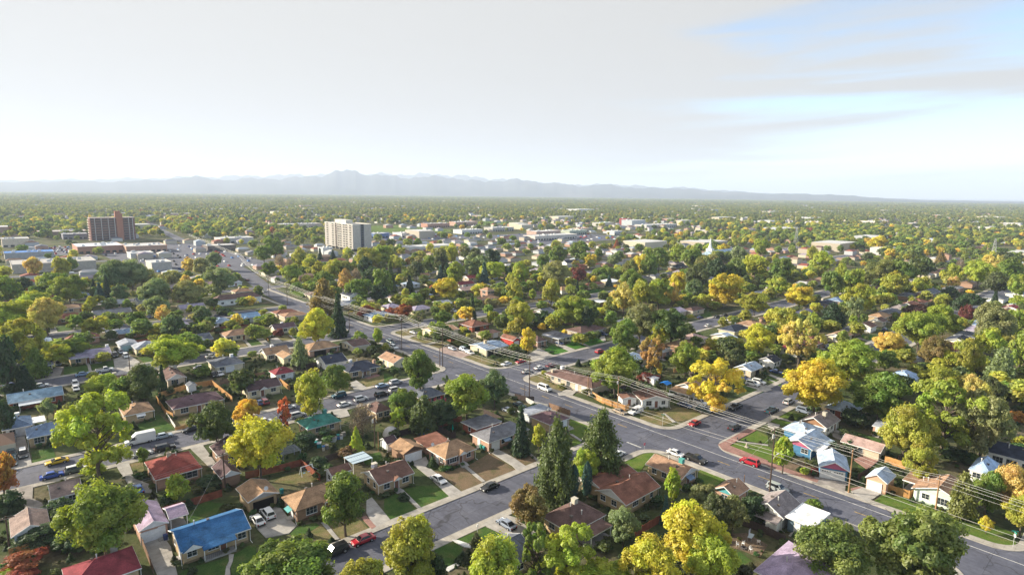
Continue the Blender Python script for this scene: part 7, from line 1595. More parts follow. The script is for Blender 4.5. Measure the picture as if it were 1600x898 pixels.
        if typ=='gable':
            gc=WHITE if wall!='white' else (.74,.74,.74)
            for f in feats:
                if f[1]=='pinkgable': gc=(.48,.13,.22)
                if f[1]=='browngable': gc=(.33,.18,.10)
            if hid in('teal_gable',): gc=(.10,.36,.40)
            if hid in('tan_garage','white_door_garage','plum_garage'): gc=WHITE if hid=='plum_garage' else ((.42,.42,.42) if hid=='tan_garage' else (.11,.07,.05))
            if hid=='mint_house': gc=wc
            if hid=='peach_garage': gc=wc
            if hid=='cream_gable': gc=wc
            if hid=='red_garage': gc=(.5,.05,.05)
            for s in(-1,1):
                gm=MB(); L=hw if ridge=='x' else hd; e=ed-.05 if ridge=='x' else ew-.05
                nb=6
                for k in range(nb):
                    za=ev-.15+(rise-.05)*k/nb; zb=ev-.15+(rise-.05)*(k+1)/nb
                    wa=e*(1-k/nb); wb=e*(1-(k+1)/nb)
                    q=[(-wa,za),(wa,za),(wb,zb-.012),(-wb,zb-.012)] if k<nb-1 else [(-wa,za),(wa,za),(0,zb)]
                    a=s*(L-.25); b=s*(L+.06)
                    gm.prism(q,'x' if ridge=='x' else 'y',min(a,b),max(a,b))
                gm.build('gable',M['paint'],H,gc)
    for f in feats:
        face,k=f[0],f[1]; fr=f[2] if len(f)>2 else .5; fw=f[3] if len(f)>3 else 1.0
        if face in('S','N'): L=2*hw
        elif face in('W','E'): L=2*hd
        else: L=0
        u=(fr-.5)*L
        if k in('win','wide'):
            fw=min(fw,L*.8); hh=1.15 if k=='win' else 1.45; zc=1.75 if ev<4.5 else 4.0
            hh=min(hh,ev-1.1)
            zs=[min(zc,ev-.35-hh/2)]
            if ev>4.5: zs=[1.6,4.1]
            fm_,pm_=win_meshes(fw,hh,1 if fw>1.15 else 0) if fw<1.75 else win_meshes(fw,hh,2)
            for zz in zs:
                fo=put('window',fm_,H,face,hw,hd,u,zz,0,WHITE); link('pane',pm_,fo)
        elif k in('door','sidedoor'):
            me=shared(('door',),lambda mb:(mb.box(-.48,.48,-.05,0,.3,2.32),mb.box(-.36,.36,-.07,-.05,1.3,2.1),mb.box(-.36,.36,-.07,-.05,.5,1.15)),M['paint'])
            dc={'door':(.22,.10,.07),'sidedoor':(.72,.73,.73)}[k]
            do=put('door',me,H,face,hw,hd,u,0,.004,dc)
            fr_=shared(('door_frame',),lambda mb:(mb.box(-.6,-.481,-.08,0,.3,2.45),mb.box(.481,.6,-.08,0,.3,2.45),mb.box(-.481,.481,-.08,0,2.325,2.45)),M['paint'])
            put('door_frame',fr_,H,face,hw,hd,u,0,.003,WHITE)
            st=shared(('step',),lambda mb:(mb.box(-.8,.8,-1.2,0,-.1,.28),mb.box(-.8,.8,-1.6,-1.2,-.1,.14)),M['conc'])
            put('step',st,H,face,hw,hd,u,0,.03,(.36,.34,.32))
        elif k in('gar','tealgar','garwhite'):
            h_=min(2.2,ev-.35)
            def gfn(mb,fw=fw,h_=h_):
                for q in range(4):
                    z0=.1+(h_-.1)*q/4; z1=.1+(h_-.1)*(q+1)/4; mb.box(-fw/2,fw/2,-.06,0,z0,z1-.025)
                    nn=max(2,int(fw/.7))
                    for j in range(nn): 
                        xa=-fw/2+fw*(j+.15)/nn; xb=-fw/2+fw*(j+.85)/nn; mb.box(xa,xb,-.08,-.06,z0+.1,z1-.12)
                mb.box(-fw/2-.1,-fw/2-.002,-.1,0,0,h_+.1); mb.box(fw/2+.002,fw/2+.1,-.1,0,0,h_+.1); mb.box(-fw/2,fw/2,-.1,0,h_+.002,h_+.1)
            me=shared(('garage_door',round(fw,1),round(h_,1)),gfn,M['paint'])
            g=put('garage_door',me,H,face,hw,hd,u,0,.035,(.42,.62,.62) if k=='tealgar' else WHITE)
            if hid=='blue_garage':
                pm=shared(('garage_pane',),lambda mb:[mb.box(-2.2+j*.5,-1.85+j*.5,-.10,-.081,h_-.42,h_-.2) for j in range(9) if j!=4],M['glass']); link('pane',pm,g)
        elif k=='shadebay':
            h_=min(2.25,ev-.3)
            me=shared(('garage_shade_panel',round(fw,1)),lambda mb:(mb.box(-fw/2,fw/2,-.012,0,0,h_)),M['dark'])
            g=put('garage_shade_panel',me,H,face,hw,hd,u,0,.034)  # flat dark panel on the wall, painted as the shade inside an open bay
            fm_=shared(('opening_frame',round(fw,1)),lambda mb:(mb.box(-fw/2-.15,-fw/2-.002,-.1,0,0,h_+.15),mb.box(fw/2+.002,fw/2+.15,-.1,0,0,h_+.15),mb.box(-fw/2,fw/2,-.1,0,h_+.002,h_+.15)),M['paint'])
            put('opening_frame',fm_,H,face,hw,hd,u,0,.033,wc)
        elif k=='fgable':
            zb=ev-.1; rs=min(fw*.33,rise*.75)
            depth=rs/rise*ed if ridge=='x' or typ=='hip' else 1.0
            gm=MB(); h2=fw/2+.25
            gm.prism([(u-h2,zb),(u,zb+rs+.12),(u+h2,zb),(u+h2,zb-.1),(u,zb+rs+.02),(u-h2,zb-.1)],'y',-ed-.45,-ed+depth+.5)
            gm.build('porch_roof',M['roof'],H,rc)
            tm=MB(); tm.prism([(u-h2+.05,zb-.1),(u+h2-.05,zb-.1),(u,zb+rs)],'y',-ed-.38,-ed-.2); tm.build('porch_gable',M['paint'],H,WHITE)
        elif k=='porch':
            fl=MB(); fl.box(u-fw/2,u+fw/2,-hd-1.6,-hd-.035,-.05,.32); fl.build('porch_floor',M['conc'],H,(.3,.29,.28))
            pr=MB(); pr.prism([(-ed-1.3,ev-.36),(-ed+.3,ev+.10),(-ed+.3,ev-.02),(-ed-1.3,ev-.48)],'x',u-fw/2-.2,u+fw/2+.2); pr.build('porch_roof',M['roof'],H,rc)
            for s in(-1,1):
                pm=MB(); pm.box(u+s*fw/2-.06,u+s*fw/2+.06,-hd-1.5,-hd-1.38,.32,ev-.47); pm.build('post',M['paint'],H,WHITE)
            rl_=MB(); rl_.box(u-fw/2+.1,u+fw/2*.4,-hd-1.47,-hd-1.43,1.1,1.16)
            for j in range(12): 
                xx=u-fw/2+.1+(fw*.7-.1)*j/11; rl_.box(xx-.02,xx+.02,-hd-1.47,-hd-1.43,.32,1.1)
            rl_.build('railing',M['paint'],H,(.12,.12,.13))
        elif k=='porchroof':
            pr=MB(); pr.prism([(-hd-2.6,2.15),(-hd-.04,2.55),(-hd-.04,2.45),(-hd-2.6,2.05)],'x',u-3,u+3); pr.build('porch_roof',M['metal'],H,(.62,.66,.7))
            for s in(-1,1): pm=MB(); pm.box(u+s*2.8-.05,u+s*2.8+.05,-hd-2.5,-hd-2.4,0,2.06); pm.build('post',M['paint'],H,WHITE)
        elif k in('awn','tealawn','blueawn','whiteawn'):
            c={'awn':WHITE,'tealawn':(.10,.36,.36),'blueawn':(.16,.24,.36),'whiteawn':WHITE}[k]
            if face=='': face='S'; u=(fr-.5)*2*hw
            me=shared(('awning',),lambda mb:[mb.prism([(-1.25,2.05),(0,2.55),(0,2.48),(-1.25,1.98)],'x',-1.1+j*.22,-1.1+j*.22+.205) for j in range(10)],M['metal'])
            put('awning',me,H,face,hw,hd,u,0,.02,c)
        elif k=='shutters':
            me=shared(('shutter',),lambda mb:mb.box(-.22,.22,-.05,0,1.1,2.35),M['paint'])
            for s in(-1,1): put('shutter',me,H,face,hw,hd,u+s*(fw/2+.4),0,.004,(.05,.05,.06))
        elif k=='steps':
            st=shared(('stairs',),lambda mb:[mb.box(-1.0,1.0,-1.3-q*.35,-.95-q*.35 if q else 0,-.1,.5-q*.14) for q in range(3)],M['conc'])
            put('stairs',st,H,face,hw,hd,u,0,.05,(.42,.40,.38))
        elif k=='leanto':
            pr=MB(); pr.prism([(-hw-2.2,2.0),(-hw-.04,2.65),(-hw-.04,2.55),(-hw-2.2,1.9)],'y',-hd,hd*.7); pr.build('lean_to_roof',M['roof'],H,rc)
            pm=MB(); pm.box(-hw-2.0,-hw-.05,-hd+.1,-hd*.2,-.1,1.95); pm.build('lean_to',M['wall'],H,(.66,.66,.62))
        elif k=='gutter':
            for sx in(-1,1):
                gm=MB(); X=sx*(ew-.12); gm.tube([(X,-ed-.05,ev-.12),(X,-hd-.09,ev-.6),(X,-hd-.09,.25),(X+sx*.1,-hd-.9,.08)],.05,5); gm.build('downspout',M['paint'],H,WHITE)
        elif k in('cooler','tcooler','wcooler','chim','tchim','bchim','pipe','vent','dish'):
            fx,fy=f[2],f[3]; X=fx*w-ew; Y=fy*d-ed; Z=rz_(fx,fy)
            if k in('cooler','tcooler','wcooler'):
                me=shared(('rooftop_cooler',),cooler_fn,M['metal']); c={'cooler':(.52,.48,.40),'tcooler':(.08,.33,.30),'wcooler':(.72,.73,.74)}[k]
                link('rooftop_cooler',me,ro,c,(X,Y,Z))
            elif k in('chim','tchim','bchim'):
                hh=2.2 if k!='chim' else 1.2; s_=.45 if k!='tchim' else .6
                me=shared(('chimney',k),lambda mb:(mb.box(-s_,s_,-.4,.4,-1.0 if k!='bchim' else -3.2,hh*.55),mb.box(-s_-.06,s_+.06,-.46,.46,hh*.551,hh*.551+.12),mb.box(-.15,.15,-.15,.15,hh*.551+.121,hh*.551+.4)),M['wall'])
                link('chimney',me,ro,{'chim':(.45,.38,.30),'tchim':(.58,.46,.30),'bchim':(.42,.27,.19)}[k],(X,Y,Z))
            elif k=='pipe':
                me=shared(('flue_pipe',),lambda mb:(mb.tube([(0,0,-.2),(0,0,.75)],.10,8),mb.tube([(0,0,.78),(0,0,.92)],.17,8,.10)),M['metal']); link('flue_pipe',me,ro,(.55,.54,.52),(X,Y,Z))
            elif k=='vent':
                me=shared(('roof_vent',),lambda mb:(mb.box(-.2,.2,-.2,.2,-.1,.22),mb.box(-.28,.28,-.28,.28,.2201,.3)),M['metal']); link('roof_vent',me,ro,(.12,.10,.09),(X,Y,Z))
            else:
                def dfn(mb):
                    mb.tube([(0,0,-.2),(0,0,.6)],.035,6)
                    c=Vector((0,-.12,.75)); n=Vector((-.3,-.8,.5)).normalized(); a=n.cross(Vector((0,0,1))).normalized(); b=n.cross(a)
                    ring=[c+(a*math.cos(t)+b*math.sin(t))*.42+n*.08 for t in [2*math.pi*q/14 for q in range(14)]]
                    for q in range(14): mb.poly([c,ring[q],ring[(q+1)%14]])
                    mb.tube([c,c+n*.45],.02,4)
                me=shared(('satellite_dish',),dfn,M['metal']); link('satellite_dish',me,ro,(.55,.56,.58),(X,Y,Z))
    return H
def dflt(rec):
    return rec
for q,rec in enumerate(HOUSES):
    rec=list(rec)
    if rec[2]=='house' and math.hypot(rec[3],rec[4])<260:
        ks=[f[1] for f in rec[14]]; rec[14]=list(rec[14])
        if 'pipe' not in ks: rec[14].append(('','pipe',.3+.05*(q%7),.58))
        if 'vent' not in ks: rec[14]+=[('','vent',.62-.04*(q%5),.62),('','vent',.25+.05*(q%4),.3)]
        if 'gutter' not in ks: rec[14].append(('','gutter'))
    house(rec)
FE=[[('S','win',.2,1.4),('S','door',.42,1),('S','wide',.75,2.0),('W','win',.5,1.2)],[('S','gar',.2,2.8),('S','win',.55,1.4),('S','win',.82,1.4),('W','win',.35,1.2)],[('S','wide',.3,2.2),('S','door',.6,1),('W','win',.3,1.1),('W','win',.7,1.1),('','pipe',.4,.6)],[('S','win',.3,1.4),('S','win',.7,1.4),('W','win',.5,1.2),('','cooler',.4,.7)]]
for i,(x,y,w,d,ri,typ,ridge,roof,wall,label) in enumerate(FARHOUSES):
    house(('far',label,'house',x,y,w,d,0,2.8,ri,typ,ridge,roof,wall,FE[i%4]))
# ------------------------------------------------------------------ cars
CARCOL=dict(red=(.42,.015,.03),black=(.012,.012,.014),white=(.78,.78,.78),silverblue=(.24,.28,.36),yellow=(.72,.48,.02),blue=(.01,.07,.42),greywhite=(.10,.13,.13),paleblue=(.45,.53,.60),blackwhite=(.012,.012,.014),tealdark=(.02,.07,.09),blue2=(.02,.13,.40),tealblue=(.02,.10,.14),lightblue=(.30,.42,.58),silver=(.45,.46,.48),whiteb=(.72,.73,.74),maroon=(.16,.015,.025),blue3=(.02,.05,.16),greendark=(.02,.06,.05),dark=(.03,.032,.038),covered=(.45,.36,.27),silverteal=(.34,.37,.38))
SHAPES={
 'sedan':dict(L=4.6,W=1.78,hood=.92,sh=.95,roof=1.42,cab=(-1.75,-.95,.45,1.2),wheel=.32),
 'sports':dict(L=4.7,W=1.85,hood=.84,sh=.88,roof=1.28,cab=(-1.75,-.75,.25,1.1),wheel=.33),
 'suv':dict(L=4.7,W=1.9,hood=1.08,sh=1.12,roof=1.75,cab=(-2.2,-1.95,.55,1.2),wheel=.37),
 'wagon':dict(L=4.9,W=1.82,hood=1.0,sh=1.02,roof=1.62,cab=(-2.3,-1.95,.4,1.15),wheel=.34),
 'van':dict(L=5.3,W=1.98,hood=1.2,sh=1.25,roof=2.05,cab=(-2.55,-2.4,1.15,1.95),wheel=.36),
 'pickup':dict(L=5.5,W=1.95,hood=1.12,sh=1.12,roof=1.82,cab=(-.55,-.35,.75,1.35),wheel=.39),
 'pickupcap':dict(L=5.5,W=1.95,hood=1.12,sh=1.12,roof=1.82,cab=(-.55,-.35,.75,1.35),wheel=.39),
 'boxvan':dict(L=6.9,W=2.1,hood=1.25,sh=1.3,roof=2.15,cab=(.9,1.0,1.75,2.55),wheel=.40)}
CARM={}
def car_meshes(t):
    if t in CARM: return CARM[t]
    s=SHAPES[t]; L,W=s['L'],s['W']; h=L/2; sh=s['sh']; hd=s['hood']; rf=s['roof']; wr=s['wheel']; a,b,c,d=s['cab']
    out={}
    wx=(h*.62,-h*.60)
    def arch(cx): return [(cx+ (wr+.07)*math.cos(math.pi*q/6), .32+(wr+.07)*math.sin(math.pi*q/6)) for q in range(0,7)]
    zb=.30
    top=[(h-.02,zb+.12),(h,.55),(h-.06,hd-.18),(h-.28,hd-.06),(d,sh),(a,sh),(-h+.1,sh-.03),(-h,sh-.16),(-h,zb+.15)]
    bot=[(-h+.06,zb)]+arch(wx[1])[::-1]+arch(wx[0])[::-1]+[(h-.08,zb)]
    if t=='pickup' or t=='pickupcap':
        top=[(h-.02,zb+.12),(h,.6),(h-.05,hd-.15),(h-.25,hd-.05),(d,sh),(a,sh),(-h+.04,sh),(-h,sh-.05),(-h,zb+.2)]
    outl=top+bot
    mb=MB(); n=len(outl)
    cx=sum(p[0] for p in outl)/n
    ys=[(-W/2+.10,.0),(-W/2,.0),(W/2,.0),(W/2-.10,.0)]
    base=0
    def ring(y,ins):
        for (x,z) in outl:
            zz=z-(ins*.9 if z>sh-.25 else 0); xx=x-(ins*.6 if x>0 else -ins*.6) if abs(x)>h*.9 else x
            mb.v.append((xx,y,zz))
    rings=[(-W/2+.14,0.0),(-W/2+.02,.05),(-W/2,.09),(W/2,.09),(W/2-.02,.05),(W/2-.14,0.0)]
    for y,i_ in rings: ring(y,i_ if abs(y)>W/2-.1 else 0)
    for r_ in range(len(rings)-1):
        for i in range(n):
            j=(i+1)%n; mb.f.append((r_*n+i,r_*n+j,(r_+1)*n+j,(r_+1)*n+i)); mb.m.append(0)
    mb.f.append(tuple(range(n))[::-1]); mb.m.append(0); mb.f.append(tuple((len(rings)-1)*n+i for i in range(n))); mb.m.append(0)
    wt=W/2-.30; wb=W/2-.10
    def cab(mb,a,b,c,d,z0,z1,inset=0,wb=wb,wt=wt):
        k=len(mb.v)
        mb.v+=[(a,-wb,z0),(d,-wb,z0),(d,wb,z0),(a,wb,z0),(b,-wt,z1),(c,-wt,z1),(c,wt,z1),(b,wt,z1)]
        for q in ((0,1,5,4),(1,2,6,5),(2,3,7,6),(3,0,4,7),(4,5,6,7)): mb.f.append(tuple(k+i for i in q)); mb.m.append(0)
    cab(mb,a,b,c,d,sh-.08,rf)
    k=MB()
    mb.box(b+.08,c-.08,-wt+.06,wt-.06,rf-.005,rf+.035,0,.06)
    if t=='boxvan':
        mb.box(-h+.02,.85,-W/2-.02,W/2+.02,.62,2.85); mb.box(-h+.2,.7,-W/2+.1,W/2-.1,2.851,2.9)
        mb.prism([(.86,2.05),(1.6,2.2),(.86,2.8)],'y',-W/2+.15,W/2-.15)
    if t=='pickup':
        bed=MB(); bed.box(-h+.14,a-.08,-W/2+.16,W/2-.16,sh+.002,sh+.012)
        out['bed']=bed.mesh('truck_bed',M['rubber'])
        for y in(-W/2+.02,W/2-.14): mb.box(-h+.02,a-.02,y,y+.12,sh-.1,sh+.10)
        mb.box(-h+.02,-h+.12,-W/2+.15,W/2-.15,sh-.1,sh+.10)
    if t=='pickupcap':
        mb.box(-h+.04,a-.06,-W/2+.04,W/2-.04,sh-.05,1.78,0,.05)
        rk=MB()
        for y in(-.7,.7): rk.tube([(-h+.3,y,1.95),(1.0,y,2.0)],.035,5)
        for x in(-h+.4,-1.2,-.2,.8): rk.tube([(x,-.75,1.97),(x,.75,1.97)],.03,5); 
        for x in(-h+.4,.8):
            for y in(-.7,.7): rk.tube([(x,y,1.7),(x,y,1.97)],.025,4)
        out['rack']=rk.mesh('ladder_rack',M['metal'])
    out['body']=mb.mesh('body',M['car'])
    e=.012
    def lerp(p,q,t_): return tuple(p[i]+(q[i]-p[i])*t_ for i in range(3))
    def pane(p0,p1,p2,p3,m=.12,off=(0,0,0)):
        cx=[sum(p[i] for p in(p0,p1,p2,p3))/4 for i in range(3)]
        q=[]
        for p in(p0,p1,p2,p3):
            v=Vector(p)-Vector(cx); q.append(Vector(cx)+v*(1-m)+Vector(off))
        n_=(q[1]-q[0]).cross(q[3]-q[0]).normalized()*.015
        mb_=MB(); b_=[tuple(v-n_) for v in q]; t2=[tuple(v) for v in q]
        mb_.poly(t2); 
        for i in range(4): mb_.poly([b_[i],b_[(i+1)%4],t2[(i+1)%4],t2[i]])
        return mb_
    z0=sh-.02; z1=rf-.03
    f=(z0-(sh-.08))/(rf-sh+.08); 
    A=(a,wb,sh-.02);
    ws=pane((d,-wb,sh-.0),(d,wb,sh-.0),(c,wt,rf),(c,-wt,rf),.10,(.02,0,.02)); out['windscreen']=ws.mesh('windscreen',M['cglass'])
    rw=pane((a,wb,sh),(a,-wb,sh),(b,-wt,rf),(b,wt,rf),.14,(-.02,0,.02)); out['rear_window']=rw.mesh('rear_window',M['cglass'])
    for nm,s_ in(('left',1),('right',-1)):
        p=[(d-.12,s_*wb,sh),(a+.1,s_*wb,sh),(b+.02,s_*wt,rf),(c-.02,s_*wt,rf)]
        if s_<0: p=[p[1],p[0],p[3],p[2]]
        sw=pane(*p,.14,(0,s_*.02,.005)); out['side_'+nm]=sw.mesh('side_window',M['cglass'])
    w=MB(); w.tube([(0,-.11,0),(0,.11,0)],wr,16); w.tube([(0,-.112,0),(0,.112,0)],wr*.6,12,m=1); out['wheel']=w.mesh('wheel',[M['rubber'],M['rim']])
    l=MB(); l.box(-.09,.04,-.19,.19,-.08,.08); out['headlight']=l.mesh('headlight',M['lamp'])
    l=MB(); l.box(-.04,.07,-.13,.13,-.10,.12); out['taillight']=l.mesh('tail_light',M['tail'])
    bp=MB(); bp.box(-.06,.06,-W/2+.12,W/2-.12,-.09,.09); out['bumper']=bp.mesh('bumper',M['rubber'])
    mr=MB(); mr.box(-.06,.08,-.10,.10,-.07,.07); out['mirror']=mr.mesh('mirror',M['rubber'])
    out['wx']=wx; CARM[t]=out; return out
def car(t,colk,x,y,hd,label,i):
    m=car_meshes(t); s=SHAPES[t]; h=s['L']/2; W=s['W']
    nm={'sedan':'parked_car','sports':'sports_coupe','suv':'off_road_car','wagon':'estate_car','van':'van','pickup':'pickup_truck','pickupcap':'service_truck','boxvan':'box_van'}[t]
    cat={'van':'van','boxvan':'van','pickup':'pickup truck','pickupcap':'pickup truck'}.get(t,'car')
    rz={'x':0,'-x':math.pi,'y':math.pi/2,'-y':-math.pi/2}[hd]+((i*7)%5-2)*.012
    o=thing(nm,label,cat,(x,y,.02),rz,'cars parked in the streets and drives')
    c=CARCOL[colk]
    link('body',m['body'],o,c); 
    for k,n in(('windscreen','windscreen'),('rear_window','rear_window'),('side_left','side_window'),('side_right','side_window')):
        if t=='boxvan' and k=='rear_window': continue
        link(n,m[k],o)
    for x_ in m['wx']:
        for s_ in(-1,1): link('wheel',m['wheel'],o,None,(x_,s_*(W/2-.10),s['wheel']))
    for s_ in(-1,1):
        link('headlight',m['headlight'],o,None,(h-.05,s_*(W/2-.34),s['hood']-.30)); link('tail_light',m['taillight'],o,None,(-h+.02,s_*(W/2-.26),s['sh']-.26)); link('mirror',m['mirror'],o,None,(s['cab'][3]-.25,s_*(W/2+.05),s['sh']+.05))
    link('bumper',m['bumper'],o,None,(h-.02,0,.45)); link('bumper',m['bumper'],o,None,(-h+.02,0,.45))
    if 'bed' in m: link('truck_bed',m['bed'],o)
    if 'rack' in m: link('ladder_rack',m['rack'],o,(.5,.5,.5))
    if colk in('blackwhite','greywhite') :
        rp=shared(('roof_panel',t),lambda mb: mb.box(s['cab'][1]+.05,s['cab'][2]-.05,-W/2+.34,W/2-.34,s['roof']+.036,s['roof']+.06,0,.03),M['car']); link('roof_panel',rp,o,(.74,.74,.74))
    if colk=='greywhite':
        bp=shared(('bonnet',t),lambda mb: mb.prism([(s['cab'][3]+.05,s['sh']+.004),(h-.3,s['hood']-.055),(h-.3,s['hood']-.03),(s['cab'][3]+.05,s['sh']+.03)],'y',-W/2+.2,W/2-.2),M['car']); link('bonnet',bp,o,(.74,.74,.74))
    return o
for i,(x,y,t,ck,hd,label) in enumerate(CARS): car(t,ck,x,y,hd,label,i)
# ------------------------------------------------------------------ fences, poles, wires, signs
FC=dict(cedar=(.48,.26,.10),whitefence=(.70,.68,.66),darkwood=(.075,.055,.05),brownwood=(.24,.15,.10),concwall=(.45,.44,.42),redwood=(.27,.085,.05),redpaintwood=(.36,.05,.06))
def fence(label,mt,h,pts):
    P=[Vector((pts[k],pts[k+1])) for k in range(0,len(pts),2)]
    o=thing('wall' if mt=='concwall' else 'fence',label,'wall' if mt=='concwall' else 'fence',(P[0].x,P[0].y,0))
    col=FC[mt]; m=M['conc'] if mt=='concwall' else M['wood']; idx=0
    for a,b in zip(P,P[1:]):
        L=(b-a).length; n=max(1,round(L/2.4)); d=(b-a)/n; ang=math.atan2(d.y,d.x); l=d.length
        for k in range(n):
            q=a+d*k-P[0]; idx+=1
            pm=MB(); nb=max(4,int(l/.16)) if mt!='concwall' else 1
            for j in range(nb):
                x0=l*j/nb+.006; x1=l*(j+1)/nb-.006; top=h+(.015*math.sin(j*7.3+idx))
                pm.box(x0,x1,-.012+.004*((j*5)%3),.012+.004*((j*5)%3),.04,top) if mt!='concwall' else pm.box(.0,l,-.1,.1,-.1,h)
            if mt!='concwall': pm.box(0,l,.021,.06,.35,.44); pm.box(0,l,.021,.06,h-.4,h-.31)
            v=.88+.24*((idx*13)%7)/7
            pm.build('panel',m,o,tuple(c*v for c in col),(q.x,q.y,0),ang)
            if mt!='concwall':
                ps=shared(('post',mt,h),lambda mb:mb.box(-.05,.05,-.02,.09,-.1,h+.08),m); link('post',ps,o,tuple(c*.9 for c in col),(q.x,q.y,0),ang)
for f in FENCES: fence(*f)
def pole(x,y,h,label,arm,i):
    o=thing('utility_pole',label,'utility pole',(x,y,0),0,'utility poles along the road and alley')
    dark=(.095,.065,.05) if not label.startswith(('golden','brown','short golden','short pale','pale')) else (.33,.19,.10)
    r=.17 if h>6 else .11
    mb=MB(); mb.tube([(0,0,-.3),(.02,0,h*.5),(0,0,h)],r,9,r*.68); mb.build('shaft',M['wood'],o,dark)
    if arm:
        for z,L in ((h-.5,1.25),)+(((h-2.6,.9),) if arm==2 else ()):
            a=MB(); a.box(-L,L,r*.7,r*.7+.11,z-.06,z+.06); ao=a.build('crossarm',M['wood'],o,(.16,.11,.085))
            ins=shared(('insulator',),lambda m_:(m_.tube([(0,0,0),(0,0,.08)],.03,6),m_.tube([(0,0,.08),(0,0,.2)],.07,8,.045)),M['metal'])
            for q in(-.95,-.35,.95): link('insulator',ins,ao,(.55,.5,.45),(q*L,r*.7+.05,z+.06))
    if arm==2:
        a=MB(); a.tube([(0,0,7.4),(1.1,0,8.0),(2.4,0,8.15)],.05,6); a.build('lamp_arm',M['metal'],o,(.5,.5,.5))
        l=MB(); l.box(2.2,2.95,-.16,.16,8.06,8.22,0,.05); lo=l.build('lamp_head',M['metal'],o,(.62,.62,.6)); g=MB(); g.box(2.35,2.85,-.12,.12,8.02,8.06); g.build('lens',M['lamp'],lo)
    if arm and i%3==0:
        t=MB(); t.tube([(-.42,0,h-2.3),(-.42,0,h-1.4)],.24,10); t.build('transformer',M['metal'],o,(.42,.43,.42))
    return o
for i,p in enumerate(POLES): pole(*p,i)
def wire(label,pts,r=.03,sag=.9,col=(.62,.6,.58),grp=None,r1=None):
    P=[]
    for a,b in zip(pts,pts[1:]):
        a=Vector(a);b=Vector(b); n=9
        for k in range(n):
            t=k/n; p=a.lerp(b,t); p.z-=sag*4*t*(1-t); P.append(p)
    P.append(Vector(pts[-1]))
    mb=MB(); mb.tube(P,r,4,r1); o=mb.build('power_line',M['metal'],None,col)
    tag(o,label,'power line',grp)
LP=[(138.5,-70,9.2),(141.2,26.7,9.0),(138.6,42.2,10.1),(138.0,106.5,11.2),(126.0,132.6,14.0),(125.0,179.3,14.5),(125.4,209.3,14.9),(125.7,257,12.4),(127,337,12.3),(129.2,372.6,12.2),(140,440,12),(158,520,12),(175,680,12),(186,800,12)]
for q,(dx,dz,lb) in enumerate(((-1.4,0,'bright overhead wire on the left arm ends, crossing the main road'),(.0,.1,'bright overhead wire on the middle insulators, crossing the main road'),(1.4,0,'bright overhead wire on the right arm ends, crossing the main road'),(0,-1.5,'lower thin overhead wire below the arms, crossing the main road'))):
    wire(lb,[(x+dx,y,z+dz-.15) for x,y,z in LP],.017 if q<3 else .013,.7,(.82,.80,.76),'overhead wires along the main road',.05)
BP=[(125.6,-60,9.5),(125.7,54,9.5),(126.0,132.6,9.5),(125.0,179.3,9.8),(125.4,209.3,9.8),(125.7,257,8.6),(127,337,8.4),(129.2,372.6,8.2)]
for q,(dx,dz,lb) in enumerate(((0.2,0,'upper telephone cable low on the tall left-hand roadside poles'),(-.2,-.7,'lower telephone cable low on the tall left-hand roadside poles'))):
    wire(lb,[(x+dx,y,z+dz) for x,y,z in BP],.03,1.0,(.5,.48,.46),'telephone cables along the main road')
AP=[(-60,132.5,7),(-1.9,132.9,7),(34.2,131.9,8.6),(70.1,131.1,8.8),(112,131,9)]
for q,(dy,dz,lb) in enumerate(((-.5,-.1,'thin alley wire on the near side of the alley poles'),(.5,-.1,'thin alley wire on the far side of the alley poles'))):
    wire(lb,[(x,y+dy,z+dz) for x,y,z in AP],.018,.7,(.3,.3,.3),'alley wires behind the gardens')
wire('slanting service wire from the alley pole over the blue-roofed house yard',[(34.2,131.9,8.2),(23.5,116.5,4.0)],.016,.3,(.35,.35,.35))
wire('stay wire from the tall crossarm pole down to the pavement',[(125.8,54,13.5),(121.5,60,4.6)],.016,.1,(.3,.3,.3))
def sign(kind,x,y,rz,label,h=2.6):
    o=thing('street_sign' if kind!='stop' else 'stop_sign',label,'sign',(x,y,0),rz)
    m=MB(); m.tube([(0,0,-.1),(0,0,h+.5 if kind!='stop' else h)],.04,6); m.build('post',M['metal'],o,(.5,.5,.5))
    oc=[(.38*math.cos(math.pi/8+q*math.pi/4),h-.45+.38*math.sin(math.pi/8+q*math.pi/4)) for q in range(8)]
    m=MB(); m.prism(oc,'y',-.065,-.045); m.build('octagon_plate',M['paint'],o,(.55,.02,.10) if kind=='stop' else (.72,.72,.72))
    if kind=='stop':
        cu=bpy.data.curves.new('stop_lettering','FONT'); cu.body='STOP'; cu.size=.26; cu.align_x='CENTER'; cu.align_y='CENTER'; cu.extrude=.002
        t=bpy.data.objects.new('lettering_source',cu); me=bpy.data.meshes.new_from_object(t); bpy.data.objects.remove(t); me.materials.clear(); me.materials.append(M['paint']); t=link('lettering',me,o,(.8,.8,.8),(0,-.068,h-.45)); t.rotation_euler=(math.pi/2,0,0)
    else:
        for q,a in enumerate((0,math.pi/2)):
            m=MB(); m.box(-.55,.55,-.02,.02,h+.12+q*.24,h+.32+q*.24); m.build('name_plate',M['paint'],o,(.02,.30,.24),None,a)
sign('stop',121.3,84.6,R_(-5),'red stop sign on the curved corner lawn')
sign('name',139.6,91.6,R_(35),'green street name signs above a white-backed plate on the dry corner lawn',3.0)
sign('name',139.7,13.9,R_(35),'green street name signs above a white-backed plate at the lower right corner',3.0)
sign('name',140.5,175.0,R_(35),'green street name signs on the second dry corner lawn',3.0)
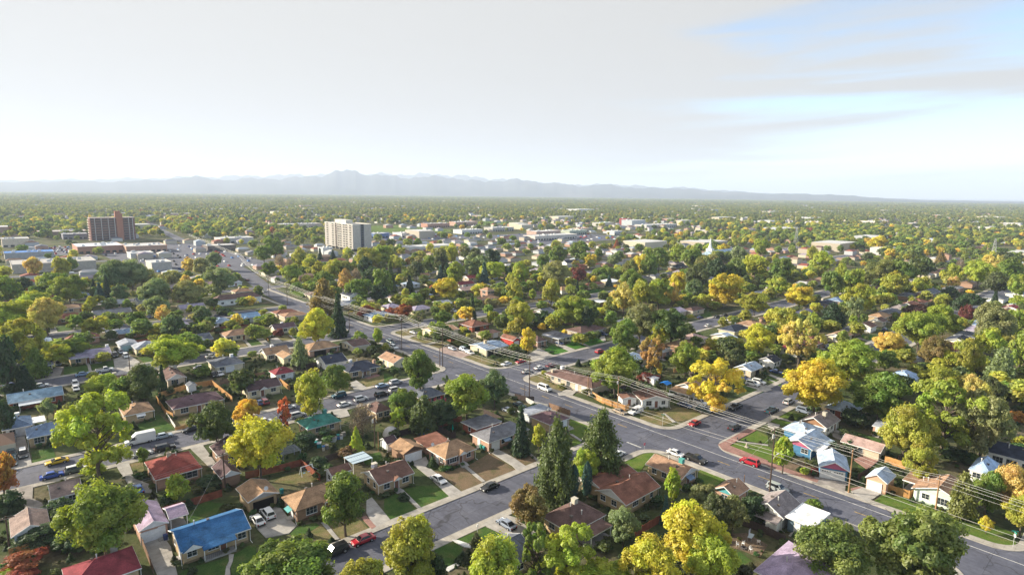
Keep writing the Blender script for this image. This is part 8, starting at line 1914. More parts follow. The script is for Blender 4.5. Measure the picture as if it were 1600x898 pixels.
def round_sign():
    o=thing('lamp_post','white globe lamp post on the small front lawn','lamp',(65.4,82.6,0)); m=MB(); m.tube([(0,0,0),(0,0,2.0)],.05,6); m.build('post',M['metal'],o,(.5,.5,.5))
    m=MB(); m.tube([(0,0,2.0),(0,0,2.1),(0,0,2.4),(0,0,2.5)],.17,8,.12); m.build('globe',M['paint'],o,WHITE)
    o=thing('road_sign','small white road sign at the side street kerb','sign',(165.5,72.6,0),R_(40)); m=MB(); m.tube([(0,0,0),(0,0,2.6)],.035,6); m.build('post',M['metal'],o,(.5,.5,.5)); m=MB(); m.box(-.3,.3,-.06,-.04,1.9,2.65); m.build('plate',M['paint'],o,WHITE)
round_sign()
# ------------------------------------------------------------------ yard things
def misc(kind,label,x,y,a):
    rz=R_(a); P=M['paint']; Me=M['metal']
    def T(nm,cat): return thing(nm,label,cat,(x,y,.05),rz)
    if kind=='plastic_chair':
        o=T(kind,'chair'); s=shared(('seat',),lambda m:m.box(-.24,.24,-.22,.24,.42,.46,0,.02),P); link('seat',s,o,WHITE)
        b=shared(('backrest',),lambda m:[m.box(-.22+q*.1,-.15+q*.1,.24,.28,.46,.92) for q in range(5)]+[m.box(-.24,.25,.235,.285,.86,.95)],P); link('backrest',b,o,WHITE)
        for sx in(-1,1):
            ar=MB(); ar.box(sx*.27-.03,sx*.27+.03,-.22,.26,.64,.67); ar.build('armrest',P,o,WHITE)
            for sy in(-1,1): l=MB(); l.tube([(sx*.22,sy*.2,.43),(sx*.27,sy*.25,0)],.025,5); l.build('leg',P,o,WHITE)
    elif kind=='garden_table':
        o=T(kind,'table'); m=MB(); m.box(-.9,.9,-.4,.4,.70,.74); m.build('tabletop',P,o,(.5,.55,.55)); m=MB(); m.box(-.1,.9,.405,.44,.72,1.7); m.build('upturned_leaf',P,o,(.55,.55,.58))
        for sx in(-1,1):
            for sy in(-1,1): l=MB(); l.tube([(sx*.8,sy*.3,.7),(sx*.85,sy*.34,0)],.025,5); l.build('leg',Me,o,(.5,.5,.5))
    elif kind=='fire_pit':
        o=T(kind,'fire pit'); m=MB()
        for q in range(10): t=q*math.pi/5; m.box(.45*math.cos(t)-.16,.45*math.cos(t)+.16,.45*math.sin(t)-.16,.45*math.sin(t)+.16,0,.25,0,.03)
        m.build('stone_ring',M['conc'],o,(.10,.09,.09)); m=MB(); m.tube([(0,0,.02),(0,0,.12)],.36,10); m.build('ash_bed',M['dark'],o)
    elif kind=='garden_dome':
        o=T(kind,'shelter'); m=MB(); n=14
        for k in range(6):
            a0=math.pi/12*k; a1=math.pi/12*(k+1)
            for q in range(n):
                t0=2*math.pi*q/n; t1=2*math.pi*(q+1)/n; f=lambda a_,t:(2.2*math.cos(a_)*math.cos(t),2.0*math.cos(a_)*math.sin(t),2.3*math.sin(a_))
                m.poly([f(a0,t0),f(a0,t1),f(a1,t1),f(a1,t0)])
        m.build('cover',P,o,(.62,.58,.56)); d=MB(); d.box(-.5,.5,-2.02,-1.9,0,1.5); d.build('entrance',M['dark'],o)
    elif kind=='blue_pool':
        o=T('garden_pool','pool'); m=MB(); m.tube([(0,0,0),(0,0,1.1)],1.9,20); m.build('tank',P,o,(.03,.10,.28)); m=MB(); m.tube([(0,0,1.101),(0,0,1.14)],2.0,20); m.build('cover',P,o,(.02,.16,.42))
    elif kind=='blue_tarp':
        o=T('tarp_shelter','shelter'); m=MB(); m.prism([(-1.6,1.9),(0,2.5),(1.6,1.9),(1.6,1.86),(0,2.44),(-1.6,1.86)],'x',-1.5,1.5); m.build('tarp',P,o,(.01,.18,.60))
        for sx in(-1,1):
            for sy in(-1,1): l=MB(); l.tube([(sx*1.4,sy*1.5,0),(sx*1.4,sy*1.5,1.92)],.04,5); l.build('post',Me,o,(.5,.5,.5))
    elif kind=='patio_cover':
        o=thing('patio_cover',label,'patio cover',(x,y,0)); 
        for q in range(8):
            m=MB(); m.box(-2.6+q*.65,-2.6+q*.65+.6,-2.4,2.4,2.55,2.60); m.build('corrugated_sheet',Me,o,(.42,.52,.60))
        for q in(-1.2,1.2): m=MB(); m.box(-2.6,2.6,q-.06,q+.06,2.601,2.66); m.build('batten',P,o,(.25,.3,.36))
        for sx in(-1,1):
            for sy in(-1,1): m=MB(); m.box(sx*2.4-.06,sx*2.4+.06,sy*2.2-.06,sy*2.2+.06,0,2.55); m.build('post',P,o,WHITE)
    elif kind=='play_set':
        o=T(kind,'play frame'); m=MB()
        for sx in(-1,1): m.tube([(sx*1.5,-.8,0),(sx*1.3,0,2.1)],.06,6); m.tube([(sx*1.5,.8,0),(sx*1.3,0,2.1)],.06,6)
        m.tube([(-1.4,0,2.1),(1.4,0,2.1)],.07,6); m.build('frame',Me,o,(.66,.7,.74)); 
        for sx in(-.6,.5): s=MB(); s.box(sx-.25,sx+.25,-.1,.1,.5,.55); s.tube([(sx-.2,0,.55),(sx-.2,0,2.1)],.02,4); s.tube([(sx+.2,0,.55),(sx+.2,0,2.1)],.02,4); s.build('swing',P,o,(.1,.3,.6))
        s=MB(); s.prism([(1.5,1.4),(2.9,.2),(2.9,.12),(1.5,1.3)],'y',-.3,.3); s.build('slide',P,o,(.7,.72,.75))
    elif kind=='pergola':
        o=T(kind,'pergola')
        for q in range(7): m=MB(); m.box(-2.4,2.4,-2+q*.66,-1.9+q*.66,2.5,2.64); m.build('rafter',M['wood'],o,(.30,.31,.33))
        for sx in(-1,1):
            m=MB(); m.box(sx*2.1-.08,sx*2.1+.08,-2.2,2.2,2.32,2.495); m.build('beam',M['wood'],o,(.28,.29,.32))
            for sy in(-1,1): m=MB(); m.box(sx*2.1-.08,sx*2.1+.08,sy*1.9-.08,sy*1.9+.08,0,2.32); m.build('post',M['wood'],o,(.28,.29,.32))
    elif kind in('wheelie_bin','teal_tank'):
        c=(.03,.05,.16) if 'blue' in label else ((.02,.18,.12) if 'green' in label else ((.03,.26,.26) if 'teal' in label else (.03,.03,.035)))
        o=T('wheelie_bin','bin'); s=shared(('bin_body',),lambda m:m.box(-.3,.3,-.33,.33,.06,1.0,0,-.04),P); link('bin_body',s,o,c); s=shared(('bin_lid',),lambda m:m.box(-.37,.37,-.42,.40,1.001,1.1,0,.03),P); link('lid',s,o,tuple(v*1.2 for v in c))
        for sx in(-1,1): l=MB(); l.tube([(sx*.27-.04,.3,.1),(sx*.27+.04,.3,.1)],.1,8); l.build('wheel',M['rubber'],o)
    elif kind=='boat':
        o=thing('boat',label,'boat',(x,y,.05),R_(-35)); m=MB(); st=[(-2.4,.9,.55,1.25),(-1,1.0,.45,1.25),(.8,.85,.45,1.3),(2.0,.4,.6,1.4),(2.6,.03,.95,1.45)]
        for (x0,w0,b0,t0),(x1,w1,b1,t1) in zip(st,st[1:]):
            for s_ in(-1,1): m.poly([(x0,0,b0),(x1,0,b1),(x1,s_*w1,t1),(x0,s_*w0,t0)][::s_])
            m.poly([(x0,-w0,t0),(x1,-w1,t1),(x1,w1,t1),(x0,w0,t0)])
        m.poly([(-2.4,0,.55),(-2.4,-.9,1.25),(-2.4,.9,1.25)]); m.build('hull',M['car'],o,(.74,.75,.76))
        w=MB(); w.box(-.3,.5,-.6,.6,1.29,1.62,0,.12); w.build('windscreen',M['cglass'],o)
        t=MB(); t.box(-2.2,3.1,-.05,.05,.35,.45); t.tube([(-.8,-1.0,.3),(-.8,1.0,.3)],.3,10); t.build('trailer',M['rubber'],o)
    elif kind=='blue_float':
        o=T('bounce_toy','toy'); m=MB(); m.box(-1.6,1.6,-1.4,1.4,0,.5); m.build('base',P,o,(.02,.10,.50)); 
        for sx in(-1,1):
            for sy in(-1,1): m=MB(); m.tube([(sx*1.3,sy*1.1,.5),(sx*1.3,sy*1.1,2.0)],.25,8,.18); m.build('column',P,o,(.7,.05,.12))
        m=MB(); m.box(-1.4,1.4,1.0,1.3,.5,1.4); m.build('back_wall',P,o,(.75,.15,.3))
    elif kind=='green_parasol':
        o=T('parasol','parasol'); m=MB(); m.tube([(0,0,0),(0,0,2.4)],.035,6); m.build('pole',Me,o,(.5,.5,.5)); m=MB(); m.tube([(0,0,.9),(0,0,1.6),(0,0,2.45)],.26,8,.04); m.build('folded_canopy',P,o,(.0,.38,.25))
    elif kind=='stone_lantern':
        o=T('garden_statue','statue'); m=MB(); m.box(-.4,.4,-.4,.4,0,.35); m.build('plinth',M['conc'],o,(.40,.34,.28)); m=MB(); m.tube([(0,0,.35),(0,0,.8),(0,0,1.05),(0,0,1.3)],.3,8,.14); m.build('figure',M['conc'],o,(.42,.36,.30))
    elif kind=='trash_pile':
        cs=[(.6,.62,.64),(.05,.16,.4),(.3,.28,.26),(.02,.25,.25),(.55,.5,.42)]
        for q in range(9):
            r=random.Random(q); o=thing('storage_crate','%s crate %s in the cluttered yard behind the green roof'%(['white','blue','grey','teal','tan'][q%5],['lying near the fence','beside the shed roof','half tipped over','under the twiggy tree','next to the pile','at the lawn edge','by the wall','behind the bush','near the pole'][q]),'crate',(x+r.uniform(-7,4),y+r.uniform(-3,3),0),r.uniform(0,3),'crates and bins in the cluttered yard')
            m=MB(); s=r.uniform(.4,.9); m.box(-s,s,-s*.7,s*.7,0,r.uniform(.5,1.1),0,-.03); m.build('box',P,o,cs[q%5]); m=MB(); m.box(-s-.06,s+.06,-s*.7-.06,s*.7+.06,1.11,1.16); m.build('lid',P,o,cs[(q+2)%5])
    elif kind=='fire_hydrant':
        o=T('fire_hydrant','hydrant'); m=MB(); m.tube([(0,0,.08),(0,0,.6)],.12,8); m.tube([(-.22,0,.4),(.22,0,.4)],.07,6); m.build('barrel',P,o,(.10,.10,.11)); m=MB(); m.tube([(0,0,.6),(0,0,.78)],.14,8,.05); m.build('cap',P,o,(.12,.12,.13))
for r in MISCS: misc(*r)
# ------------------------------------------------------------------ large and far buildings
def tower_white():
    x0,y0,w,d,h=TOWER_W
    o=thing('apartment_tower','pale eleven-storey slab apartment tower with dark window bands','tower block',(x0,y0,0))
    st=h/11
    m=MB(); m.box(0,w,0,d*.55,2.9,h); m.box(0,w*.62,d*.62,d,2.9,h); m.build('wall',M['wall'],o,(.40,.375,.35))
    m=MB(); m.box(w*.42,w*.60,-.15,.0,2.9,h+.6); m.build('dark_wall_strip',M['wall'],o,(.10,.11,.15))  # dark strip standing slightly proud of the front wall
    m=MB(); m.box(w*.05,w*.9,d*.5501,d*.6199,2.9,h-.4); m.build('link_block',M['wall'],o,(.36,.32,.29))
    m=MB(); m.box(w*.2,w*.55,d*.35,d*.75,h+.001,h+4.2); m.build('penthouse',M['wall'],o,(.56,.52,.46)); 
    m=MB(); m.tube([(w*.4,d*.5,h+4.2),(w*.4,d*.5,h+15)],.18,5,.06); m.build('aerial',M['metal'],o,(.5,.5,.5))
    m=MB()
    for (a,b,c_,e) in ((0,w,0,d*.55),(0,w*.62,d*.62,d)):
        m.box(a-.15,b+.15,c_-.15,c_-.001,h-.3,h+.6); m.box(a-.15,a-.001,c_,e+.1,h-.3,h+.6); m.box(b+.001,b+.15,c_,e+.1,h-.3,h+.6); m.box(a,b,e+.001,e+.1,h-.3,h+.6)
    m.build('parapet',M['wall'],o,(.6,.57,.52))
    for k in range(7):
        c=MB(); yy=d*(k+.5)/7; c.box(.3,1.3,yy-.5,yy+.5,0,2.9); c.build('column',M['conc'],o,(.42,.38,.33))
    c=MB(); c.box(2.5,w-1,1,d-1,0,2.9); c.build('ground_floor',M['glass'],o)
    wn=shared(('tower_window',),lambda q:q.box(-.12,.02,-2.2,2.2,-.55,.62),M['glass'])
    fr=shared(('tower_sill',),lambda q:(q.box(-.3,-.0,-2.6,2.6,-1.0,-.57),q.box(-.2,0,-2.4,-2.22,-.56,.7),q.box(-.2,0,2.22,2.4,-.56,.7)),M['paint'])
    cols=[.08,.21,.30,.42,.50]; cols2=[.70,.90]
    for k in range(10):
        z=2.9+st*.55+k*(h-3.4)/10+.6
        for f_ in cols+cols2:
            wo=link('window',fr,o,(.55,.50,.44),(-.003,d*f_,z)); link('pane',wn,wo)
        for q in range(1):
            b=shared(('balcony',),lambda q_:(q_.box(-1.2,-.0,-2,2,-1.1,-.95),q_.box(-1.2,-1.1,-2,2,-.949,-.1)),M['conc'])
            link('balcony',b,o,(.42,.38,.34),(-.01,d*.585,z))
        wr=shared(('tower_window_front',),lambda q_:q_.box(-1.2,1.2,-.08,.02,-.75,.75),M['glass']); link('window',wr,o,None,(w*.51,-.16,z))
tower_white()
def tower_brown():
    x0,y0,w,d,h=TOWER_B
    o=thing('apartment_tower','red-brown brick apartment tower with pale vertical fins and a taller stair shaft','tower block',(x0,y0,0))
    m=MB(); m.box(0,w,0,d,0,h); m.build('wall',M['wall'],o,(.20,.10,.085))
    m=MB(); m.box(w*.58,w*.72,-2.0,-.001,0,h+6); m.box(w*.56,w*.68,.001,5,h+.001,h+9); m.build('stair_shaft',M['wall'],o,(.34,.15,.10))
    for f_ in (.10,.245,.40,.54,.86,.95):
        m=MB(); m.box(w*f_-.35,w*f_+.35,-1.1,-.001,0,h+.4); m.build('fin',M['conc'],o,(.50,.48,.48))
    n=9
    for k in range(n):
        z=h*(k+.5)/n
        for a,b in ((.02,.085),(.115,.23),(.26,.385),(.415,.525),(.74,.845),(.875,.94)):
            key=('tower_glazing',round((b-a)*w,1)); L=(b-a)*w
            g=shared(key,lambda q,L=L:q.box(0,L,-.12,.02,-.9,.9),M['glass']); link('window',g,o,None,(w*a,0,z))
            key=('balcony_front',round(L,1)); bm=shared(key,lambda q,L=L:(q.box(0,L,-1.0,-.01,-1.25,-1.1),q.box(0,L,-1.0,-.92,-1.099,-.35)),M['conc']); link('balcony',bm,o,(.20,.14,.14),(w*a,0,z))
        bm=shared(('balcony_side',),lambda q:(q.box(-1.5,-.01,d*.2,d*.8,-1.25,-1.1),q.box(-1.5,-1.4,d*.2,d*.8,-1.099,-.2)),M['conc']); link('balcony',bm,o,(.66,.55,.48),(0,0,z))
    m=MB(); m.box(-.3,w+.3,-.3,d+.3,h+.0,h+.9); m.build('parapet',M['conc'],o,(.40,.34,.32))
tower_brown()
def box_building(label,x,y,w,d,h,wall,roof,i,win):
    o=thing('commercial_building',label,'building',(x,y,0),0,'low commercial buildings')
    m=MB(); m.box(0,w,0,d,-.2,h); m.build('wall',M['wall'],o,wall)
    m=MB(); m.box(-.2,w+.2,-.2,d+.2,h+.001,h+.35); m.build('roof',M['paint'],o,roof)
    m=MB()
    for a in ((-.3,w+.3,-.3,-.201),(-.3,w+.3,d+.201,d+.3)): m.box(*a,h-.3,h+.7)
    for a in ((-.3,-.201,-.2,d+.2),(w+.201,w+.3,-.2,d+.2)): m.box(*a,h-.3,h+.7)
    m.build('parapet',M['wall'],o,tuple(min(.75,c*1.15) for c in wall))
    r=random.Random(i)
    u=shared(('roof_unit',),lambda q:(q.box(-1.3,1.3,-1,1,0,1.3),q.box(-.8,.8,-.6,.6,1.301,1.5)),M['metal'])
    for k in range(min(8,max(2,int(w*d/150)))): link('roof_unit',u,o,(.55,.55,.55),(r.uniform(.1,.9)*w,r.uniform(.15,.85)*d,h+.35))
    if win:
        n=max(1,int(w/5)); g=shared(('shop_window',),lambda q:q.box(-1.7,1.7,-.08,.02,.4,2.6),M['glass'])
        for k in range(min(n,16)): link('window',g,o,None,((k+.5)*w/min(n,16),0,0))
for i,b in enumerate(BOXES): box_building(*b[:8],i,b[8])
def pylon(label,x,y,h):
    o=thing('lattice_pylon',label,'pylon',(x,y,0)); m=MB(); s=2.6
    lv=[0,.2,.38,.54,.68,.8,.9,1.0]; wd=[s*(1-.82*t) for t in lv]
    for sx,sy in((-1,-1),(1,-1),(1,1),(-1,1)):
        m.tube([(sx*w_,sy*w_,h*t) for t,w_ in zip(lv,wd)],.12,4)
    for k in range(len(lv)-1):
        a,b,za,zb=wd[k],wd[k+1],h*lv[k],h*lv[k+1]
        for (p,q) in (((-1,-1),(1,-1)),((1,-1),(1,1)),((1,1),(-1,1)),((-1,1),(-1,-1))):
            m.tube([(p[0]*a,p[1]*a,za),(q[0]*b,q[1]*b,zb)],.07,3); m.tube([(q[0]*a,q[1]*a,za),(p[0]*b,p[1]*b,zb)],.07,3)
    m.build('lattice_frame',M['metal'],o,(.42,.42,.42))
    for t in(.72,.86,.98): c=MB(); c.tube([(-4.5,0,h*t),(0,0,h*t+.9),(4.5,0,h*t)],.1,4); c.tube([(-4.5,0,h*t),(4.5,0,h*t)],.1,4); c.build('crossarm',M['metal'],o,(.42,.42,.42))
for p in PYLONS: pylon(*p)
def church():
    x,y=CHURCH
    o=thing('church','brick church with a pale blue roof and white steeple','church',(x,y,0))
    m=MB(); m.box(0,42,0,16,0,6); m.build('wall',M['wall'],o,(.36,.2,.16)); m=MB(); m.prism([(-1,6),(8,11),(17,6),(17,5.7),(-1,5.7)],'x',-1,43); m.build('roof',M['roof'],o,(.30,.40,.50))
    m=MB(); m.box(1,6,5,11,6,13); m.build('belfry',M['paint'],o,WHITE); m=MB(); m.tube([(3.5,8,13),(3.5,8,16),(3.5,8,24)],2.4,8,.1); m.build('steeple',M['paint'],o,(.7,.72,.74))
    g=shared(('church_window',),lambda q:q.box(-.6,.6,-.1,.02,1.2,4),M['glass'])
    for k in range(9): link('window',g,o,None,(5+k*4,0,0))
church()
# ------------------------------------------------------------------ the far suburb: trees too many to count
def far_col(n, r):
    base=np.array([(.13,.21,.035),(.19,.25,.05),(.27,.30,.045),(.36,.38,.05),(.10,.16,.04),(.055,.09,.035),(.48,.40,.06),(.50,.38,.06),(.24,.24,.11),(.30,.16,.06),(.30,.06,.03)])
    p=np.array([.20,.19,.18,.12,.11,.09,.04,.02,.04,.006,.004]); p/=p.sum()
    c=base[r.choice(len(base),n,p=p)]*r.uniform(.9,1.5,(n,1))*np.array([1.25,1.08,1]); return c
def inside(x,y,pts):
    c=False; n=len(pts)//2; j=n-1
    for i in range(n):
        xi,yi,xj,yj=pts[2*i],pts[2*i+1],pts[2*j],pts[2*j+1]
        if (yi>y)!=(yj>y) and x<(xj-xi)*(y-yi)/(yj-yi)+xi: c=not c
        j=i
    return c
def garden_points(r):
    P=[];S=[]
    hard=[p[2] for p in POLYS if p[0]!='lawn']; lawns=[p[2] for p in POLYS if p[0]=='lawn' and p[1]!='dirt']
    hs=[(v[3],v[4],v[5],v[6]) for v in HOUSES if math.hypot(v[3],v[4])<300]
    def ok(x,y):
        if 122<x<140.5: return False
        for a,b in (LEFT if x<131 else RIGHT):
            if a-2.6<y<b+2.6: return False
        if any(abs(x-a)<w/2+.1 and abs(y-b)<d/2+.1 for a,b,w,d in hs): return False
        if any(math.hypot(x-c[0],y-c[1])<2.4 for c in CARS): return False
        return not any(inside(x,y,h) for h in hard)
    for a,b,w,d in hs:
        for k in range(9):
            if r.random()<.6: x=a+r.uniform(-.5,.5)*w; y=b-d/2-r.uniform(.35,.9)
            else: x=a-w/2-r.uniform(.35,.9); y=b+r.uniform(-.5,.5)*d
            if ok(x,y): R=r.uniform(.35,.85); P.append((x,y,0)); S.append((R,R,R*r.uniform(1.2,2.0)))
    for k in range(5200):
        dd=math.sqrt(r.uniform(75**2,260**2)); aa=R_(41.676)+r.uniform(-R_(46),R_(46)); x,y=math.sin(aa)*dd,math.cos(aa)*dd
        if ok(x,y) and not any(inside(x,y,l) for l in lawns): R=.25+1.5*r.random()**2.2; P.append((x,y,0)); S.append((R,R,R*r.uniform(.9,1.9)))
    return np.array(P),np.array(S)
def forest():
    r=np.random.default_rng(11)
    fwd=R_(41.676)
    P=[];S=[]
    def wedge(n,d0,d1,half):
        d=np.sqrt(r.uniform(d0*d0,d1*d1,n)); a=fwd+r.uniform(-half,half,n); return np.stack([np.sin(a)*d,np.cos(a)*d],1),d
    half=R_(50)
    for n,d0,d1,R0,R1,H0,H1 in ((4200,235,520,1.3,4.6,2.5,11),(16000,520,1500,2.4,6.2,5,13),(44000,1500,4200,3.2,6.8,7,13),(30000,4200,9400,6,12,8,14)):
        p,d=wedge(n,d0,d1,half); R=r.uniform(R0,R1,n); H=np.clip(R*r.uniform(1.6,2.6,n),H0,H1)
        if d1<=520: H=np.clip(R*r.uniform(1.5,2.3,n),1.5,10)
        k=np.ones(n,bool)
        xm=np.interp(p[:,1],[q[1] for q in MAINPTS],[q[0] for q in MAINPTS])
        k&=~((np.abs(p[:,0]-xm)<8+R*.5)&(p[:,1]<1300))
        for (a,b) in LEFT: k&=~((p[:,0]<xm)&(p[:,1]>a-2-R*.3)&(p[:,1]<b+2+R*.3)&(d<800))
        for (a,b) in RIGHT: k&=~((p[:,0]>xm)&(p[:,1]>a-2-R*.3)&(p[:,1]<b+2+R*.3)&(d<800))
        if d1>520:
            X,Y=p[:,0],p[:,1]
            cl=np.sin(X/61+1.3*np.sin(Y/83))+np.sin(Y/47-X/93+.8*np.sin(X/37))+.8*np.sin(X/210+Y/170)+.7*np.sin(X/23+Y/29)
            k&=r.random(n)<np.clip(.72+.30*cl,.10,1)
            k&=~((np.abs((Y-8)%80-0)<6.5)&(d<2600)); k&=~((np.abs((X-131)%400)<9)&(d<3000)&(d>1300))
        for (x0,x1,y0,y1,keep) in ZONES: k&=~((p[:,0]>x0)&(p[:,0]<x1)&(p[:,1]>y0)&(p[:,1]<y1)&(r.random(n)>keep))
        if d0<900:
            for (hx,hy,hr) in KEEPOUT: k&=((p[:,0]-hx)**2+(p[:,1]-hy)**2>(hr+R*.75)**2)
        P.append(np.column_stack([p[k],np.zeros(k.sum())])); S.append(np.column_stack([R[k],R[k]*r.uniform(.85,1.15,k.sum()),H[k]]))
    gp=garden_points(r); P.append(gp[0]); S.append(gp[1])
    for q,(nm,lab,rng_) in enumerate((('tree_canopy','autumn tree canopy filling the near suburb between the houses',slice(0,2)),('far_forest','hazy green tree canopy of the far suburb reaching to the horizon',slice(2,4)),('garden_planting','low bushes and tufts along the house walls and in the yards',slice(4,5)))):
        pts=np.vstack(P[rng_]); sc3=np.vstack(S[rng_]); n=len(pts)
        me=bpy.data.meshes.new(nm); me.vertices.add(n); me.vertices.foreach_set('co',pts.reshape(-1).astype(np.float32)); me.update()
        a=me.attributes.new('size','FLOAT_VECTOR','POINT'); a.data.foreach_set('vector',sc3.reshape(-1).astype(np.float32))
        a=me.attributes.new('tint','FLOAT_COLOR','POINT'); cc=np.ones((n,4),np.float32); fc=far_col(n,r); mean=np.array([.20,.22,.055]); cc[:,:3]=(fc*.8+mean*.2 if q==0 else fc*.3+mean*.7)*1.12 if q<2 else np.array([.055,.095,.03])*r.uniform(.6,1.9,(n,1))*np.column_stack([r.uniform(.8,1.7,n),np.ones(n),r.uniform(.7,1.2,n)]); a.data.foreach_set('color',cc.reshape(-1))
        a=me.attributes.new('pick','INT','POINT'); pk=r.integers(0,3,n); 
        dark=(cc[:,1]<.12)&(r.random(n)<.75); pk[dark]=3; a.data.foreach_set('value',pk.astype(np.int32))
        a=me.attributes.new('spin','FLOAT_VECTOR','POINT'); sp=np.zeros((n,3),np.float32); sp[:,2]=r.uniform(0,6.28,n); a.data.foreach_set('vector',sp.reshape(-1))
        o=link(nm,me); tag(o,lab,None,None,'stuff')
        protos=[]
        for k,(kd,v) in enumerate((('round',0),('round',1),('oval',0),('spruce',0))):
            cnt,ls=((1500,.115),(170,.30),(420,.19))[q]
            pm=crown(kd,cnt,ls,300+k+10*q,M['leafi'])
            nv=len(pm.vertices); co=np.empty(nv*3,np.float32); pm.vertices.foreach_get('co',co); co=co.reshape(-1,3)
            co[:,2]=(co[:,2]+1)*.5*(.86 if kd!='spruce' else 1)+(.14 if kd!='spruce' else 0); pm.vertices.foreach_set('co',co.reshape(-1)); pm.update()
            po=bpy.data.objects.new('leafy_tree_stock',pm); protos.append(po)
        ng=bpy.data.node_groups.new('scatter_'+nm,'GeometryNodeTree')
        ng.interface.new_socket('Geometry',in_out='INPUT',socket_type='NodeSocketGeometry'); ng.interface.new_socket('Geometry',in_out='OUTPUT',socket_type='NodeSocketGeometry')
        N=ng.nodes;L=ng.links; gi=N.new('NodeGroupInput'); go=N.new('NodeGroupOutput')
        gj=N.new('GeometryNodeGeometryToInstance')
        for po in protos[::-1]:
            oi=N.new('GeometryNodeObjectInfo'); oi.inputs['Object'].default_value=po; oi.inputs['As Instance'].default_value=False
            L.new(oi.outputs['Geometry'],gj.inputs[0])
        m2p=N.new('GeometryNodeMeshToPoints'); L.new(gi.outputs[0],m2p.inputs[0])
        iop=N.new('GeometryNodeInstanceOnPoints'); iop.inputs['Pick Instance'].default_value=True
        L.new(m2p.outputs[0],iop.inputs['Points']); L.new(gj.outputs[0],iop.inputs['Instance'])
        for nm2,ty,inp in (('size','FLOAT_VECTOR','Scale'),('spin','FLOAT_VECTOR','Rotation'),('pick','INT','Instance Index')):
            na=N.new('GeometryNodeInputNamedAttribute'); na.data_type=ty; na.inputs[0].default_value=nm2; 
            L.new(na.outputs[0],iop.inputs[inp])
        L.new(iop.outputs[0],go.inputs[0])
        md=o.modifiers.new('scatter','NODES'); md.node_group=ng
forest()
def b_far(nt,N,L,out):
    at=nd(nt,'ShaderNodeAttribute',attribute_name='tint'); surf(nt,out,at.outputs['Color'],.85,.2)
M['far']=mat('far_house_finish',b_far)
def far_houses():
    r=np.random.default_rng(5); V=[];F=[];Cc=[]
    roofs=[(.22,.14,.10),(.15,.09,.08),(.28,.20,.15),(.20,.20,.22),(.33,.38,.45),(.12,.13,.16),(.45,.44,.44),(.30,.26,.30),(.25,.08,.06)]
    walls=[(.50,.45,.35),(.55,.54,.52),(.38,.24,.18),(.42,.37,.30),(.42,.44,.46)]
    def add(x,y,w,d,h,rs,rc,wc,ax):
        n=len(V); a,b=w/2,d/2
        if ax: V.extend([(x-a,y-b,0),(x+a,y-b,0),(x+a,y+b,0),(x-a,y+b,0),(x-a,y-b,h),(x+a,y-b,h),(x+a,y+b,h),(x-a,y+b,h),(x-a*.6,y,h+rs),(x+a*.6,y,h+rs)]); rf=((4,5,9,8),(6,7,8,9),(7,4,8),(5,6,9))
        else: V.extend([(x-a,y-b,0),(x+a,y-b,0),(x+a,y+b,0),(x-a,y+b,0),(x-a,y-b,h),(x+a,y-b,h),(x+a,y+b,h),(x-a,y+b,h),(x,y-b*.6,h+rs),(x,y+b*.6,h+rs)]); rf=((7,4,8,9),(5,6,9,8),(4,5,8),(6,7,9))
        for q in((0,1,5,4),(1,2,6,5),(2,3,7,6),(3,0,4,7)): F.append(tuple(n+i for i in q)); Cc.append(wc)
        for q in rf: F.append(tuple(n+i for i in q)); Cc.append(rc)
    for (x,y,w,d,ax,i) in FARSTUFF: add(x,y,w,d,2.9,1.6,roofs[i%9],walls[i%5],ax)
    n=5200; dd=np.sqrt(r.uniform(640**2,4600**2,n)); aa=R_(41.676)+r.uniform(-R_(50),R_(50),n)
    for k in range(n):
        x,y=math.sin(aa[k])*dd[k],math.cos(aa[k])*dd[k]
        if r.random()<.03: add(x,y,r.uniform(25,70),r.uniform(15,40),r.uniform(5,11),.2,(.5,.5,.5),walls[k%5],1)
        else: add(x,round((y-28)/80)*80+28+r.choice([-20,20])+r.uniform(-3,3),r.uniform(10,15),r.uniform(8,11),r.uniform(2.8,5.5),1.8,roofs[r.integers(0,9)],walls[r.integers(0,5)],k%2)
    me=bpy.data.meshes.new('far_houses'); me.from_pydata(V,[],F); at=me.attributes.new('tint','FLOAT_COLOR','FACE')
    c=np.ones((len(F),4),np.float32); c[:,:3]=np.array(Cc); at.data.foreach_set('color',c.reshape(-1)); me.materials.append(M['far'])
    o=link('far_houses',me); tag(o,'countless small roofs of the far suburb between the trees',None,None,'stuff')
far_houses()
def car_lots():
    r=np.random.default_rng(9); mb=MB(); cols=[]
    for (x0,x1,y0,y1,n) in CARLOTS:
        for k in range(n):
            x=r.uniform(x0,x1); y=y0+round(r.uniform(0,1)*(y1-y0)/7)*7; mb.box(x-.9,x+.9,y-2.2,y+2.2,.3,.95,0,.05); mb.box(x-.75,x+.75,y-1.2,y+.9,.9501,1.5,0,.2)
            c=[(.75,.75,.75),(.75,.75,.75),(.5,.52,.55),(.03,.06,.2),(.05,.05,.05),(.35,.03,.03),(.1,.25,.55)][r.integers(0,7)]
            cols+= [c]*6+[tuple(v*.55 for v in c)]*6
    me=mb.mesh('parked_cars',M['far']); at=me.attributes.new('tint','FLOAT_COLOR','FACE'); c=np.ones((len(cols),4),np.float32); c[:,:3]=np.array(cols); at.data.foreach_set('color',c.reshape(-1))
    o=link('parked_cars',me); tag(o,'crowd of parked cars in the far shopping and dealership lots',None,None,'stuff')
car_lots()
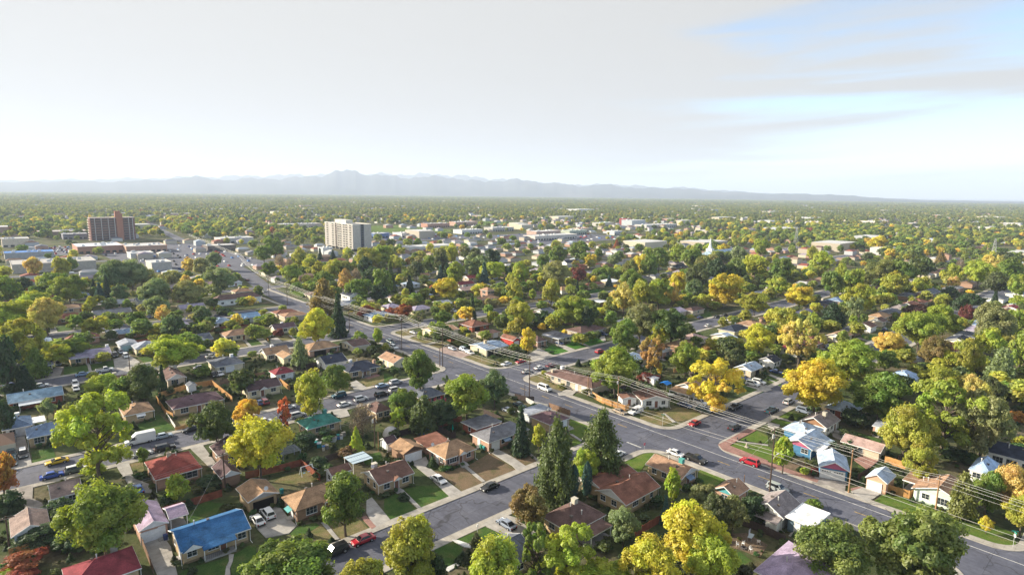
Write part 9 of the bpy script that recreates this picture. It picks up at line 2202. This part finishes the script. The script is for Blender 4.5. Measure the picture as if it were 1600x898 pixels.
def lots():
    for i,(x0,x1,y0,y1,k) in enumerate(FLATS):
        mb=MB(); z=.03+.004*i; mb.poly([(x0,y0,z),(x1,y0,z),(x1,y1,z),(x0,y1,z)])
        struct(mb.build('sports_field' if k=='field' else 'parking_lot', M['g_lawn2'] if k=='field' else M['asphalt']))
lots()
# ------------------------------------------------------------------ mountains
def b_mtn(nt,N,L,out):
    w=wpos(nt); c=ramp(nt,noise(nt,w,.0009,8,.6),[(.35,(.03,.04,.04)),(.55,(.055,.06,.055)),(.7,(.10,.095,.085))]); surf(nt,out,c,1,.05)
M['mtn']=mat('mountain_slopes',b_mtn)
def mountains(label,prof,dist,depth,seed,name='mountain_range'):
    r=np.random.default_rng(seed)
    xs=np.array([p[0] for p in prof],float); hs=np.array([p[1] for p in prof],float)
    n=420; aa=np.linspace(xs[0],xs[-1],n); H=np.interp(aa,xs,hs)
    for k,(f,a_) in enumerate(((.5,.05),(1.1,.04),(2.3,.03))): H=H*(1+a_*np.sin(aa*f*3.1+r.uniform(0,6)))
    K=9; V=[];F=[]
    for i in range(n):
        az=R_(41.676+aa[i])
        for j in range(K):
            t=j/(K-1); u=1-abs(2*t-1); d=dist+(t-.5)*depth
            spur=1+.35*math.sin(aa[i]*1.3+j*1.1+seed)*(1-u)+.15*math.sin(aa[i]*3.1-j*1.7)*(1-u)
            z=H[i]*(u**1.15)*max(spur,.1) if 0<j<K-1 else -5
            V.append((math.sin(az)*d,math.cos(az)*d,z))
    for i in range(n-1):
        for j in range(K-1): F.append((i*K+j,(i+1)*K+j,(i+1)*K+j+1,i*K+j+1))
    me=bpy.data.meshes.new(name); me.from_pydata(V,[],F); me.materials.append(M['mtn']); me.polygons.foreach_set('use_smooth',[True]*len(me.polygons)); me.update()
    struct(link(name,me),label)
for m_ in MTNS: mountains(*m_)
# ------------------------------------------------------------------ haze: one closed box of even pale air
def haze():
    mb=MB(); mb.box(-20000,36000,-400,34000,-1.0,800)
    m=bpy.data.materials.new('air_haze'); m.use_nodes=True; nt=m.node_tree; nt.nodes.clear(); out=nt.nodes.new('ShaderNodeOutputMaterial')
    v=nt.nodes.new('ShaderNodeVolumePrincipled'); v.inputs['Color'].default_value=(.68,.79,1,1); v.inputs['Density'].default_value=HAZE; v.inputs['Anisotropy'].default_value=.12
    nt.links.new(v.outputs[0],out.inputs['Volume'])
    o=mb.build('haze',m); o['kind']='stuff'; o['label']='pale air haze fading the far suburb and mountains'
HAZE=.000085
haze()
